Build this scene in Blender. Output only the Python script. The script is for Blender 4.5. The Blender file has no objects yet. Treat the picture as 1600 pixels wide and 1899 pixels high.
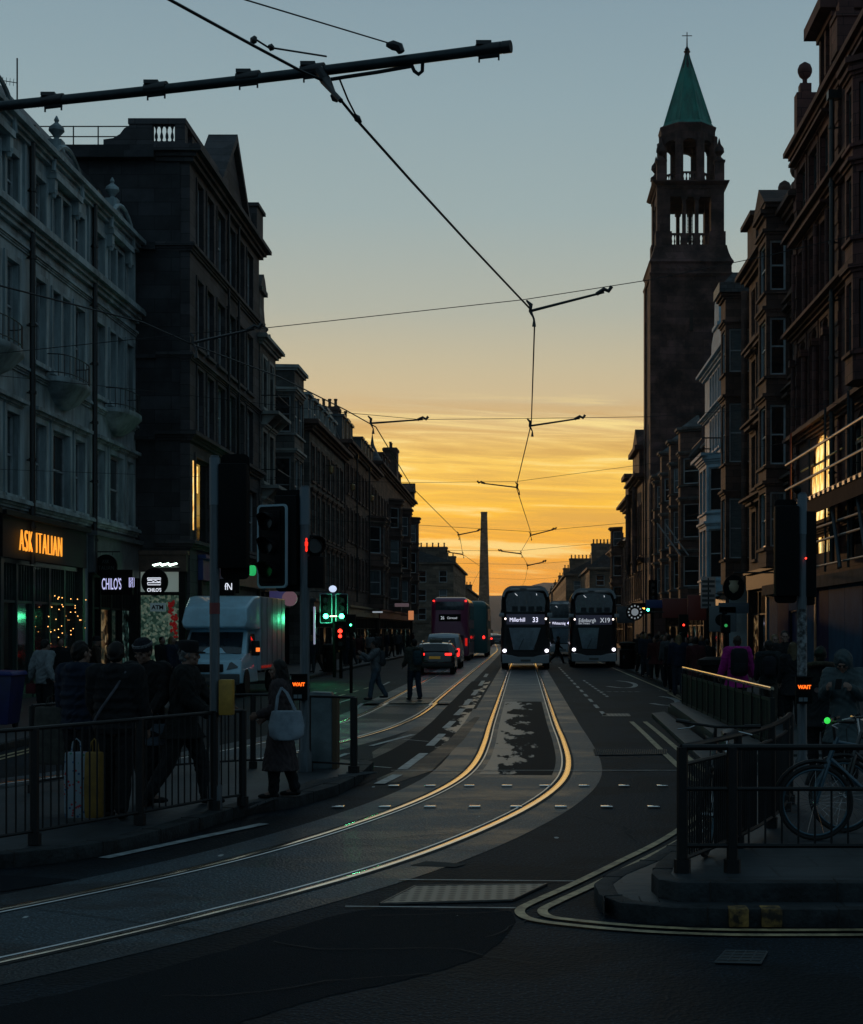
import bpy, math, random
from mathutils import Vector, Matrix
R = math.radians
random.seed(7)
C_ = bpy.context.scene
# ------------------------------------------------------------------ camera
F, VX, HY, CH = 2800.0, 970.0, 1168.0, 2.05
cd = bpy.data.cameras.new('camera'); cam = bpy.data.objects.new('camera', cd)
C_.collection.objects.link(cam); C_.camera = cam
cam.location = (0, 0, CH); cam.rotation_euler = (R(90), 0, 0)
cd.sensor_fit = 'HORIZONTAL'; cd.sensor_width = 36; cd.lens = F / 1600 * 36
cd.shift_x = -(VX - 800) / 1600; cd.shift_y = (HY - 949.5) / 1600
cd.clip_start = .1; cd.clip_end = 20000
# ------------------------------------------------------------------ world
SUN_EL, SUN_AZ = 3.0, -6.0          # degrees above the horizon / west of the street axis
w = bpy.data.worlds.new('World'); C_.world = w; w.use_nodes = True
nt = w.node_tree; nt.nodes.clear()
def N(nt, t, **k):
    n = nt.nodes.new(t)
    for a, b in k.items(): setattr(n, a, b)
    return n
def ramp(nt, stops, inp=None, interp='LINEAR'):
    n = nt.nodes.new('ShaderNodeValToRGB'); n.color_ramp.interpolation = interp
    e = n.color_ramp.elements
    while len(e) < len(stops): e.new(.5)
    for i, (p, c) in enumerate(stops):
        e[i].position = p
        if not isinstance(c, (tuple, list)): c = (c, c, c)
        e[i].color = (*c, 1)
    if inp: nt.links.new(inp, n.inputs[0])
    return n
def math_(nt, op, a, b=None, c=None, clamp=False):
    n = nt.nodes.new('ShaderNodeMath'); n.operation = op; n.use_clamp = clamp
    for i, x in enumerate((a, b, c)):
        if x is None: continue
        if isinstance(x, (int, float)): n.inputs[i].default_value = x
        else: nt.links.new(x, n.inputs[i])
    return n.outputs[0]
def mixc(nt, f, a, b, bt='MIX'):
    n = nt.nodes.new('ShaderNodeMix'); n.data_type = 'RGBA'; n.blend_type = bt
    for s, x in ((n.inputs[0], f), (n.inputs[6], a), (n.inputs[7], b)):
        if isinstance(x, (int, float)): s.default_value = x
        elif isinstance(x, (tuple, list)): s.default_value = (*x, 1) if len(x) == 3 else x
        else: nt.links.new(x, s)
    return n.outputs[2]
def srgb(*c): return tuple((x / 255 / 12.92 if x / 255 <= .04045 else ((x / 255 + .055) / 1.055) ** 2.4) for x in c)
L = nt.links.new
sky = N(nt, 'ShaderNodeTexSky', sky_type='NISHITA', sun_disc=False)
sky.sun_elevation = R(SUN_EL); sky.sun_rotation = R(SUN_AZ)
tc = N(nt, 'ShaderNodeTexCoord'); sep = N(nt, 'ShaderNodeSeparateXYZ'); L(tc.outputs['Generated'], sep.inputs[0])
X, Yv, Z = sep.outputs
hyp = math_(nt, 'SQRT', math_(nt, 'ADD', math_(nt, 'MULTIPLY', X, X), math_(nt, 'MULTIPLY', Yv, Yv)))
el = math_(nt, 'DIVIDE', Z, math_(nt, 'MAXIMUM', hyp, .001))              # tan(elevation)
az = math_(nt, 'DIVIDE', X, math_(nt, 'MAXIMUM', math_(nt, 'ABSOLUTE', Yv), .001))
t = math_(nt, 'DIVIDE', el, .5, clamp=True)
warm = ramp(nt, [(0, srgb(216, 118, 34)), (.03, srgb(236, 144, 36)), (.09, srgb(248, 166, 38)), (.165, srgb(254, 194, 58)),
                 (.225, srgb(250, 205, 98)), (.265, srgb(224, 190, 126)), (.30, srgb(205, 184, 144)), (.35, srgb(193, 183, 154)), (.42, srgb(172, 177, 165)),
                 (.55, srgb(152, 171, 173)), (.70, srgb(141, 164, 172)), (.84, srgb(131, 155, 167)), (1, srgb(120, 146, 160))], t)
# evening cloud streaks low over the street end
comb = N(nt, 'ShaderNodeCombineXYZ')
L(math_(nt, 'MULTIPLY', az, 4.6), comb.inputs[0]); L(math_(nt, 'MULTIPLY', math_(nt, 'MULTIPLY_ADD', az, .045, el), 105), comb.inputs[1])
L(math_(nt, 'MULTIPLY', az, 1.3), comb.inputs[2])
no = N(nt, 'ShaderNodeTexNoise'); no.inputs['Scale'].default_value = 1.0; no.inputs['Detail'].default_value = 6
no.inputs['Roughness'].default_value = .62; no.inputs['Distortion'].default_value = .7; L(comb.outputs[0], no.inputs['Vector'])
band = ramp(nt, [(0, .55), (.09, .9), (.2, .85), (.25, 1.0), (.28, .75), (.315, 0.0), (1, 0)], t)
cl = ramp(nt, [(0, 0), (.47, 0), (.54, .55), (.62, 1), (1, 1)], no.outputs[0])
cf = math_(nt, 'MULTIPLY', cl.outputs[0], band.outputs[0])
dark = mixc(nt, math_(nt, 'MULTIPLY', cf, .58), warm.outputs[0], srgb(196, 146, 80))
hi = ramp(nt, [(0, 1), (.37, 1), (.47, 0), (1, 0)], no.outputs[0])
hf = math_(nt, 'MULTIPLY', math_(nt, 'MULTIPLY', hi.outputs[0], band.outputs[0]), .8)
west = mixc(nt, hf, dark, srgb(255, 230, 150))
# high sky and the east behind the camera: dimmer blue dusk
zen = ramp(nt, [(0, 0), (.38, 0), (.75, 1), (1, 1)], math_(nt, 'ABSOLUTE', Z))
up = mixc(nt, zen.outputs[0], west, (.080, .135, .175))
sd = math_(nt, 'DIVIDE', math_(nt, 'ADD', math_(nt, 'MULTIPLY', X, math.sin(R(SUN_AZ))), math_(nt, 'MULTIPLY', Yv, math.cos(R(SUN_AZ)))), math_(nt, 'MAXIMUM', hyp, .001))
ea = ramp(nt, [(0, 1), (.35, 1), (.80, .55), (.94, .08), (.98, 0), (1, 0)], math_(nt, 'MULTIPLY_ADD', sd, .5, .5))
allc = mixc(nt, ea.outputs[0], up, (.095, .165, .215))
fin = mixc(nt, .003, allc, sky.outputs[0])
bg = N(nt, 'ShaderNodeBackground'); bg.inputs[1].default_value = 1.0
L(fin, bg.inputs[0]); wo = N(nt, 'ShaderNodeOutputWorld'); L(bg.outputs[0], wo.inputs[0])
# ------------------------------------------------------------------ sun
sl = bpy.data.lights.new('sun', 'SUN'); sl.energy = .5; sl.angle = R(1.5); sl.color = (1, .55, .24)
so = bpy.data.objects.new('sun', sl); C_.collection.objects.link(so)
dv = Vector((math.sin(R(SUN_AZ)) * math.cos(R(SUN_EL)), math.cos(R(SUN_AZ)) * math.cos(R(SUN_EL)), math.sin(R(SUN_EL))))
so.rotation_euler = dv.to_track_quat('Z', 'Y').to_euler(); so.location = (0, 0, 60)
C_.view_settings.view_transform = 'Standard'; C_.view_settings.look = 'None'
C_.view_settings.exposure = 0; C_.view_settings.gamma = 1
C_.cycles.use_denoising = True; C_.cycles.max_bounces = 6; C_.cycles.sample_clamp_indirect = 4; C_.cycles.caustics_reflective = False

def P(px, py, Y): return Vector(((px - VX) * Y / F, Y, CH + (HY - py) * Y / F))
def G(px, py, z=0.0):
    Y = F * (CH - z) / (py - HY); return Vector(((px - VX) * Y / F, Y, z))
# ------------------------------------------------------------------ materials
MATS = {}
def mat(name, col, rough=.6, metal=0, nscale=0, namt=.3, bump=0, emit=None, estr=1, brick=None, spec=.5, ndet=5, rvar=0, stretch=None, coat=0, alpha=None):
    if name in MATS: return MATS[name]
    m = bpy.data.materials.new(name); m.use_nodes = True; MATS[name] = m
    nt = m.node_tree; b = nt.nodes['Principled BSDF']
    b.inputs['Base Color'].default_value = (*col, 1); b.inputs['Roughness'].default_value = rough
    b.inputs['Metallic'].default_value = metal; b.inputs['Specular IOR Level'].default_value = spec
    if coat: b.inputs['Coat Weight'].default_value = coat; b.inputs['Coat Roughness'].default_value = .06
    if emit: b.inputs['Emission Color'].default_value = (*emit, 1); b.inputs['Emission Strength'].default_value = estr
    c = None; hsrc = None
    if nscale or brick:
        tc = N(nt, 'ShaderNodeTexCoord'); vec = tc.outputs['Object']
        if stretch:
            mp = N(nt, 'ShaderNodeMapping'); mp.inputs['Scale'].default_value = stretch; nt.links.new(vec, mp.inputs[0]); vec = mp.outputs[0]
    if brick:
        # ashlar coursing laid on whichever wall plane: (x+y, z)
        s2 = N(nt, 'ShaderNodeSeparateXYZ'); nt.links.new(tc.outputs['Object'], s2.inputs[0])
        cb = N(nt, 'ShaderNodeCombineXYZ'); nt.links.new(math_(nt, 'ADD', s2.outputs[0], s2.outputs[1]), cb.inputs[0]); nt.links.new(s2.outputs[2], cb.inputs[1])
        bt = N(nt, 'ShaderNodeTexBrick'); nt.links.new(cb.outputs[0], bt.inputs['Vector'])
        bt.inputs['Scale'].default_value = 1; bt.inputs['Brick Width'].default_value = brick[0]; bt.inputs['Row Height'].default_value = brick[1]
        bt.inputs['Mortar Size'].default_value = brick[2]; bt.inputs['Color1'].default_value = (*[x * 1.35 for x in col], 1)
        bt.inputs['Color2'].default_value = (*[x * .58 for x in col], 1); bt.inputs['Mortar'].default_value = (*[x * .35 for x in col], 1)
        c = bt.outputs[0]; hsrc = bt.outputs[1]
    if nscale:
        n1 = N(nt, 'ShaderNodeTexNoise'); n1.inputs['Scale'].default_value = nscale; n1.inputs['Detail'].default_value = ndet; n1.inputs['Roughness'].default_value = .65
        nt.links.new(vec, n1.inputs['Vector'])
        r = ramp(nt, [(0, 1 - namt), (.38, 1 - namt), (.62, 1 + namt * .4), (1, 1 + namt * .4)], n1.outputs[0])
        c = mixc(nt, 1.0, c if c else col, r.outputs[0], 'MULTIPLY')
        if rvar:
            rr = math_(nt, 'MULTIPLY_ADD', n1.outputs[0], rvar * 2, rough - rvar, clamp=True); nt.links.new(rr, b.inputs['Roughness'])
    if c: nt.links.new(c, b.inputs['Base Color'])
    if bump:
        bn = N(nt, 'ShaderNodeBump'); bn.inputs['Strength'].default_value = bump; bn.inputs['Distance'].default_value = .02
        if nscale:
            n2 = N(nt, 'ShaderNodeTexNoise'); n2.inputs['Scale'].default_value = nscale * 6; n2.inputs['Detail'].default_value = 4
            nt.links.new(vec, n2.inputs['Vector']); h = n2.outputs[0]
            if hsrc: h = math_(nt, 'SUBTRACT', h, hsrc)
        else: h = hsrc
        nt.links.new(h, bn.inputs['Height']); nt.links.new(bn.outputs[0], b.inputs['Normal'])
    return m
# ------------------------------------------------------------------ mesh helpers
class MB:
    def __init__(s): s.v = []; s.f = []; s.m = []; s.k = 0
    def face(s, pts, m=None):
        i = len(s.v); s.v += [tuple(p) for p in pts]; s.f.append(tuple(range(i, i + len(pts)))); s.m.append(s.k if m is None else m)
    def box(s, x0, y0, z0, x1, y1, z1):
        if x0 > x1: x0, x1 = x1, x0
        if y0 > y1: y0, y1 = y1, y0
        if z0 > z1: z0, z1 = z1, z0
        i = len(s.v); s.v += [(x0, y0, z0), (x1, y0, z0), (x1, y1, z0), (x0, y1, z0), (x0, y0, z1), (x1, y0, z1), (x1, y1, z1), (x0, y1, z1)]
        for q in ((0, 3, 2, 1), (4, 5, 6, 7), (0, 1, 5, 4), (1, 2, 6, 5), (2, 3, 7, 6), (3, 0, 4, 7)): s.f.append(tuple(i + a for a in q)); s.m.append(s.k)
        return s
    def cbox(s, c, d): return s.box(c[0] - d[0] / 2, c[1] - d[1] / 2, c[2] - d[2] / 2, c[0] + d[0] / 2, c[1] + d[1] / 2, c[2] + d[2] / 2)
    def rings(s, rs, cap0=True, cap1=True, closed=True):
        i0 = len(s.v); n = len(rs[0])
        for r in rs: s.v += [tuple(p) for p in r]
        for a in range(len(rs) - 1):
            for j in range(n if closed else n - 1):
                k = (j + 1) % n; s.f.append((i0 + a * n + j, i0 + a * n + k, i0 + (a + 1) * n + k, i0 + (a + 1) * n + j)); s.m.append(s.k)
        if cap0: s.f.append(tuple(i0 + j for j in reversed(range(n)))); s.m.append(s.k)
        if cap1: s.f.append(tuple(i0 + (len(rs) - 1) * n + j for j in range(n))); s.m.append(s.k)
        return s
    def _fr(s, d):
        d = Vector(d).normalized(); a = Vector((0, 0, 1)) if abs(d.z) < .9 else Vector((1, 0, 0))
        u = d.cross(a).normalized(); return u, d.cross(u).normalized()
    def cyl(s, p0, p1, r0, r1=None, n=8):
        if r1 is None: r1 = r0
        p0, p1 = Vector(p0), Vector(p1); u, v = s._fr(p1 - p0)
        def ring(p, r): return [p + (u * math.cos(2 * math.pi * j / n) + v * math.sin(2 * math.pi * j / n)) * r for j in range(n)]
        return s.rings([ring(p0, r0), ring(p1, r1)])
    def tube(s, pts, r, n=6):
        pts = [Vector(p) for p in pts]; rs = []; u = None
        for i, p in enumerate(pts):
            d = (pts[min(i + 1, len(pts) - 1)] - pts[max(i - 1, 0)]).normalized()
            if u is None: u, v = s._fr(d)
            else: u = (u - d * u.dot(d)).normalized(); v = d.cross(u)
            rr = r[i] if isinstance(r, (list, tuple)) else r
            rs.append([p + (u * math.cos(2 * math.pi * j / n) + v * math.sin(2 * math.pi * j / n)) * rr for j in range(n)])
        return s.rings(rs)
    def cap(s, p0, r0, p1, r1=None, n=10):      # capsule
        if r1 is None: r1 = r0
        p0, p1 = Vector(p0), Vector(p1); d = (p1 - p0); d = d.normalized() if d.length > 1e-6 else Vector((0, 0, 1)); u, v = s._fr(d); rs = []
        for (p, r, sg) in ((p0, r0, -1), (p1, r1, 1)):
            for a in ((-80, -45, 0) if sg < 0 else (0, 45, 80)):
                c, q = math.cos(R(a)) * r, math.sin(R(a)) * r
                rs.append([p + d * q + (u * math.cos(2 * math.pi * j / n) + v * math.sin(2 * math.pi * j / n)) * c for j in range(n)])
        return s.rings(rs)
    def ell(s, c, r, n=12, m=8, rot=None):
        if isinstance(r, (int, float)): r = (r, r, r)
        c = Vector(c); rs = []
        for a in range(m + 1):
            t = math.pi * (a + (.08 if a == 0 else -.08 if a == m else 0)) / m
            rg = []
            for j in range(n):
                p = Vector((r[0] * math.sin(t) * math.cos(2 * math.pi * j / n), r[1] * math.sin(t) * math.sin(2 * math.pi * j / n), r[2] * math.cos(t)))
                if rot: p = rot @ p
                rg.append(c + p)
            rs.append(rg)
        rs.reverse(); return s.rings(rs)
    def lathe(s, c, prof, n=12, ph=0):
        return s.rings([[(c[0] + r * math.cos(2 * math.pi * (j + ph) / n), c[1] + r * math.sin(2 * math.pi * (j + ph) / n), c[2] + z) for j in range(n)] for r, z in prof])
    def prism(s, poly, ax, a0, a1):
        if ax == 'y': q = lambda p, a: (p[0], a, p[1])
        elif ax == 'x': q = lambda p, a: (a, p[0], p[1])
        else: q = lambda p, a: (p[0], p[1], a)
        return s.rings([[q(p, a0) for p in poly], [q(p, a1) for p in poly]])
    def xf(s, M, i0=0):
        for i in range(i0, len(s.v)): s.v[i] = tuple(M @ Vector(s.v[i]))
        return s
    def add(s, o, M=None):
        i = len(s.v); s.v += [tuple(M @ Vector(p)) if M else p for p in o.v]; s.f += [tuple(i + a for a in q) for q in o.f]; s.m += [s.k] * len(o.f); return s
    def mesh(s, name, mats, smooth=35):
        me = bpy.data.meshes.new(name); me.from_pydata(s.v, [], s.f); me.update()
        if not isinstance(mats, (list, tuple)): mats = [mats]
        for m in mats: me.materials.append(m)
        if len(mats) > 1:
            for p, k in zip(me.polygons, s.m): p.material_index = k
        import bmesh
        b = bmesh.new(); b.from_mesh(me); bmesh.ops.recalc_face_normals(b, faces=b.faces) if not getattr(s, 'keep', False) else None; b.to_mesh(me); b.free()
        if smooth:
            me.polygons.foreach_set('use_smooth', [True] * len(me.polygons)); me.set_sharp_from_angle(angle=R(smooth))
        return me
    def build(s, name, mats, parent=None, loc=None, rot=None, smooth=35):
        return link(name, s.mesh(name, mats, smooth), parent, loc, rot)
def link(name, data, parent=None, loc=None, rot=None):
    o = bpy.data.objects.new(name, data); C_.collection.objects.link(o)
    if parent: o.parent = parent
    if loc is not None: o.location = loc
    if rot is not None: o.rotation_euler = rot
    return o
def tag(o, label, cat, group=None, kind=None):
    o['label'] = label; o['category'] = cat
    if group: o['group'] = group
    if kind: o['kind'] = kind
    return o
def thing(name, label, cat, loc=(0, 0, 0), rz=0, group=None):
    o = link(name, None, None, loc, (0, 0, rz)); return tag(o, label, cat, group)
def struct(o): o['kind'] = 'structure'; return o
def copy_tree(o, parent=None):
    c = o.copy(); C_.collection.objects.link(c)
    if parent: c.parent = parent
    for ch in list(o.children): copy_tree(ch, c)
    return c
def bevelled(mb, name, mats, parent, w=.03, seg=2, loc=None, rot=None):
    o = mb.build(name, mats, parent, loc, rot, smooth=40)
    import bmesh
    b = bmesh.new(); b.from_mesh(o.data); bmesh.ops.remove_doubles(b, verts=b.verts, dist=1e-4)
    bmesh.ops.bevel(b, geom=[e for e in b.edges if len(e.link_faces) == 2 and e.calc_face_angle(0) > R(25)], offset=w, segments=seg, affect='EDGES', profile=.6, clamp_overlap=True)
    b.to_mesh(o.data); b.free()
    o.data.polygons.foreach_set('use_smooth', [True] * len(o.data.polygons)); o.data.set_sharp_from_angle(angle=R(40)); return o
def text(s, size, m, parent=None, loc=(0, 0, 0), rot=(R(90), 0, 0), ext=.01, sx=1, name='lettering', align='LEFT', bold=0, sp=1):
    c = bpy.data.curves.new(name, 'FONT'); c.body = s; c.size = size; c.extrude = ext; c.align_x = align; c.offset = bold; c.space_character = sp
    c.materials.append(m); q = link(name, c); dg = bpy.context.evaluated_depsgraph_get(); dg.update()
    me = bpy.data.meshes.new_from_object(q.evaluated_get(dg)); me.transform(Matrix.Diagonal((sx, 1, 1, 1))); bpy.data.objects.remove(q); bpy.data.curves.remove(c)
    me.name = name; return link(name, me, parent, loc, rot)
def remesh_bake(mb, vox, smooth=2):
    me = mb.mesh('tmp', []); o = link('tmp', me)
    md = o.modifiers.new('r', 'REMESH'); md.mode = 'VOXEL'; md.voxel_size = vox; md.use_smooth_shade = True
    if smooth: ms = o.modifiers.new('s', 'SMOOTH'); ms.iterations = smooth; ms.factor = .5
    dg = bpy.context.evaluated_depsgraph_get(); dg.update()
    out = bpy.data.meshes.new_from_object(o.evaluated_get(dg)); bpy.data.objects.remove(o); bpy.data.meshes.remove(me); return out
def qm(me, m):
    me.materials.clear(); me.materials.append(m); return me
# ------------------------------------------------------------------ road surface
def road_mat(name, col, rough, dk=(.35, .6), patch=3.0, speck=140, wet=.0, sx=1.0, streak=0):
    m = bpy.data.materials.new(name); m.use_nodes = True; nt = m.node_tree; b = nt.nodes['Principled BSDF']
    tc = N(nt, 'ShaderNodeTexCoord'); o = tc.outputs['Object']
    mp = N(nt, 'ShaderNodeMapping'); mp.inputs['Scale'].default_value = (sx, 1, 1); nt.links.new(o, mp.inputs[0])
    n1 = N(nt, 'ShaderNodeTexNoise'); n1.inputs['Scale'].default_value = 1 / patch; n1.inputs['Detail'].default_value = 7; n1.inputs['Roughness'].default_value = .62; nt.links.new(mp.outputs[0], n1.inputs['Vector'])
    n2 = N(nt, 'ShaderNodeTexNoise'); n2.inputs['Scale'].default_value = speck; n2.inputs['Detail'].default_value = 2; nt.links.new(o, n2.inputs['Vector'])
    vo = N(nt, 'ShaderNodeTexVoronoi'); vo.inputs['Scale'].default_value = speck * .6; nt.links.new(o, vo.inputs['Vector'])
    pr = ramp(nt, [(0, dk[0]), (.455, dk[0] * 1.05), (.51, 1), (1, 1.15)], n1.outputs[0])
    c = mixc(nt, 1, col, pr.outputs[0], 'MULTIPLY')
    c = mixc(nt, 1, c, ramp(nt, [(0, .3), (.45, .6), (.58, 1.3), (.68, 3.8), (1, 6)], n2.outputs[0]).outputs[0], 'MULTIPLY')
    vf = N(nt, 'ShaderNodeTexVoronoi'); vf.inputs['Scale'].default_value = 2.6; mf = N(nt, 'ShaderNodeMapping'); mf.inputs['Scale'].default_value = (1, .4, 1); nt.links.new(o, mf.inputs[0]); nt.links.new(mf.outputs[0], vf.inputs['Vector']); vg = N(nt, 'ShaderNodeTexNoise'); vg.inputs['Scale'].default_value = 30; nt.links.new(o, vg.inputs['Vector'])
    sp_ = N(nt, 'ShaderNodeSeparateColor'); nt.links.new(vf.outputs['Color'], sp_.inputs[0]); fl = math_(nt, 'MULTIPLY', math_(nt, 'LESS_THAN', math_(nt, 'ADD', vf.outputs[0], math_(nt, 'MULTIPLY', vg.outputs[0], .05)), .085), math_(nt, 'GREATER_THAN', sp_.outputs[0], .72))
    c = mixc(nt, fl, c, (.42, .44, .43)); nt.links.new(c, b.inputs['Base Color'])  # pale flecks: leaf specks, and small wet glints put into the colour
    rr = ramp(nt, [(0, max(rough - wet, .05)), (.42, max(rough - wet, .05)), (.52, rough), (1, rough)], n1.outputs[0]); nt.links.new(rr.outputs[0], b.inputs['Roughness'])
    b.inputs['Specular IOR Level'].default_value = .12 if col[0] < .025 else .34
    bn = N(nt, 'ShaderNodeBump'); bn.inputs['Strength'].default_value = .8; bn.inputs['Distance'].default_value = .008
    h = math_(nt, 'ADD', vo.outputs[0], n2.outputs[0])
    nt.links.new(h, bn.inputs['Height']); nt.links.new(bn.outputs[0], b.inputs['Normal']); MATS[name] = m; return m
ASPH = road_mat('asphalt', (.006, .012, .018), .66, (.40, .75), 2.2, 48)
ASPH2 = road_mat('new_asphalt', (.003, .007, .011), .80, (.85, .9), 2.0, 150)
CONC = road_mat('track_concrete', (.028, .046, .057), .50, (.30, .5), 1.3, 60, wet=.12, sx=.55)
def ragged(name, ca, cb, ra, rb, thr, sc, sx, off=0, gain=0):
    m = bpy.data.materials.new(name); m.use_nodes = True; nt = m.node_tree; b = nt.nodes['Principled BSDF']; tc = N(nt, 'ShaderNodeTexCoord')
    mp = N(nt, 'ShaderNodeMapping'); mp.inputs['Scale'].default_value = (sx, .20, 1); nt.links.new(tc.outputs['Object'], mp.inputs[0])
    n1 = N(nt, 'ShaderNodeTexNoise'); n1.inputs['Scale'].default_value = sc; n1.inputs['Detail'].default_value = 7; n1.inputs['Roughness'].default_value = .60; nt.links.new(mp.outputs[0], n1.inputs['Vector'])
    n2 = N(nt, 'ShaderNodeTexNoise'); n2.inputs['Scale'].default_value = 70; nt.links.new(tc.outputs['Object'], n2.inputs['Vector'])
    _s = N(nt, 'ShaderNodeSeparateXYZ'); nt.links.new(tc.outputs['Object'], _s.inputs[0]); _h = math_(nt, 'ADD', n1.outputs[0], math_(nt, 'MULTIPLY', math_(nt, 'ADD', _s.outputs[0], off), gain)); f = ramp(nt, [(0, 0), (thr - .02, 0), (thr + .02, 1), (1, 1)], _h).outputs[0]
    c = mixc(nt, 1, mixc(nt, f, ca, cb), ramp(nt, [(0, .5), (.45, .8), (.65, 1.4), (1, 1.6)], n2.outputs[0]).outputs[0], 'MULTIPLY'); nt.links.new(c, b.inputs['Base Color'])
    nt.links.new(math_(nt, 'MULTIPLY_ADD', f, rb - ra, ra), b.inputs['Roughness']); nt.links.new(math_(nt, 'MULTIPLY_ADD', f, .5, .06), b.inputs['Specular IOR Level']); bn = N(nt, 'ShaderNodeBump'); bn.inputs['Strength'].default_value = .5; bn.inputs['Distance'].default_value = .005; nt.links.new(n2.outputs[0], bn.inputs['Height']); nt.links.new(bn.outputs[0], b.inputs['Normal']); MATS[name] = m; return m
SETTR = ragged('patched_infill', (.004, .007, .010), (.055, .078, .090), .7, .40, .5, 2.6, 1, off=.15, gain=-.36)
SETTM = ragged('patched_lane_infill', (.004, .007, .010), (.055, .078, .090), .7, .36, .5, 2.8, 1, off=1.42, gain=.5)
SETT = road_mat('bus_lane_asphalt', (.007, .011, .015), .50, (.6, .8), 2.2, 90, wet=.12, sx=.5)
PAVE = mat('paving_stone', (.13, .135, .14), .55, nscale=1.2, namt=.35, bump=.3, brick=None)
def paving(name, col, bw, bh):
    m = mat(name, col, .58, nscale=1.3, namt=.4, bump=.35); nt = m.node_tree; b = nt.nodes['Principled BSDF']
    bt = N(nt, 'ShaderNodeTexBrick'); tc = N(nt, 'ShaderNodeTexCoord'); nt.links.new(tc.outputs['Object'], bt.inputs['Vector'])
    bt.inputs['Scale'].default_value = 1; bt.inputs['Brick Width'].default_value = bw; bt.inputs['Row Height'].default_value = bh; bt.inputs['Mortar Size'].default_value = .012
    bt.inputs['Color1'].default_value = (1.2, 1.2, 1.2, 1); bt.inputs['Color2'].default_value = (.72, .72, .72, 1); bt.inputs['Mortar'].default_value = (.3, .3, .3, 1)
    src = b.inputs['Base Color'].links[0].from_socket; nt.links.new(mixc(nt, 1, src, bt.outputs[0], 'MULTIPLY'), b.inputs['Base Color']); return m
PAVE = paving('paving_slab', (.020, .027, .032), .75, .5)
BLIS = mat('tactile_paving', (.05, .055, .058), .55, nscale=3, namt=.3, bump=.3)
KERB = mat('kerb_granite', (.022, .027, .030), .7, nscale=5, namt=.6, bump=.5, spec=.25)
YEL = mat('yellow_paint', (.42, .32, .17), .5, nscale=7, namt=.6, ndet=8)
WHT = mat('white_paint', (.32, .36, .37), .5, nscale=6, namt=.55, ndet=8)
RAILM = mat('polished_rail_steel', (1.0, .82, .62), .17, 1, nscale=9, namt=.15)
LIPM = mat('dull_rail_steel', (.75, .76, .76), .33, 1)
GROOVE = mat('rail_groove', (.012, .011, .010), .8)
BLK = mat('black_painted_metal', (.007, .008, .009), .45, nscale=12, namt=.3, spec=.3)

def sheet(name, pts, z, m, kind='structure', parent=None):
    mb = MB(); mb.keep = True
    a = sum(pts[i][0] * pts[(i + 1) % len(pts)][1] - pts[(i + 1) % len(pts)][0] * pts[i][1] for i in range(len(pts)))
    if a < 0: pts = list(reversed(pts))
    mb.face([(p[0], p[1], z) for p in pts]); o = mb.build(name, m, parent, smooth=0)
    if kind: o['kind'] = kind
    return o
def slab(name, pts, z0, z1, m, parent=None, bev=.012):
    mb = MB(); a = sum(pts[i][0] * pts[(i + 1) % len(pts)][1] - pts[(i + 1) % len(pts)][0] * pts[i][1] for i in range(len(pts)))
    if a < 0: pts = list(reversed(pts))
    mb.prism([(p[0], p[1]) for p in pts], 'z', z0, z1); o = bevelled(mb, name, m, parent, bev, 2); return o
def smooth_path(pts, n=8):
    out = []; p = [Vector((a, b)) for a, b in pts]; p = [p[0] * 2 - p[1]] + p + [p[-1] * 2 - p[-2]]
    for i in range(1, len(p) - 2):
        for k in range(n):
            t = k / n; a, b, c, d = p[i - 1], p[i], p[i + 1], p[i + 2]
            out.append(.5 * ((2 * b) + (c - a) * t + (2 * a - 5 * b + 4 * c - d) * t * t + (-a + 3 * b - 3 * c + d) * t ** 3))
    out.append(p[-2]); return out
def offset(path, d):
    out = []
    for i, p in enumerate(path):
        t = (path[min(i + 1, len(path) - 1)] - path[max(i - 1, 0)]).normalized(); out.append(p + Vector((t.y, -t.x)) * d)
    return out
def strip(mb, a, b, z):
    for i in range(len(a) - 1):
        q = [(a[i].x, a[i].y, z), (b[i].x, b[i].y, z), (b[i + 1].x, b[i + 1].y, z), (a[i + 1].x, a[i + 1].y, z)]
        n = (Vector(q[1]) - Vector(q[0])).cross(Vector(q[2]) - Vector(q[0])); mb.face(q if n.z > 0 else q[::-1])

g = MB(); g.keep = True; S = 6000
# the ground as one sheet, finer near the camera
g.face([(-S, -200, 0), (S, -200, 0), (S, S, 0), (-S, S, 0)]); struct(g.build('road', ASPH, smooth=0))
# centre line of each track, far end first (positive offset = left in the picture)
far = [(-22, 700), (-14, 520), (-6.4, 420), (-4.4, 320), (-1.9, 230), (-.25, 160), (0, 120), (0, 70), (0, 43), (0, 33)]
c1 = far + [(0.02, 27.5), (-.02, 23.3), (-.2, 20.4), (-.62, 17.7), (-1.28, 15.05), (-2.02, 12.95), (-2.95, 11.1), (-4.05, 9.35), (-5.6, 7.4), (-8, 5)]
c2 = [(x - 3.2, y) for x, y in far[:-1]] + [(-3.14, 42), (-3.16, 38), (-3.24, 35), (-3.44, 31.8), (-3.83, 28.7), (-4.4, 25.6), (-5.2, 22.7), (-6.2, 20.0), (-8.0, 16.4), (-10.6, 12.4), (-14, 8)]
p1, p2 = smooth_path(c1, 6), smooth_path(c2, 6)
for p, nm in ((p1, 'track_slab'), (p2, 'track_slab')):
    m_ = MB(); m_.keep = True; strip(m_, offset(p, -1.22), offset(p, 1.22), .004); struct(m_.build(nm, CONC, smooth=0))
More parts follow.
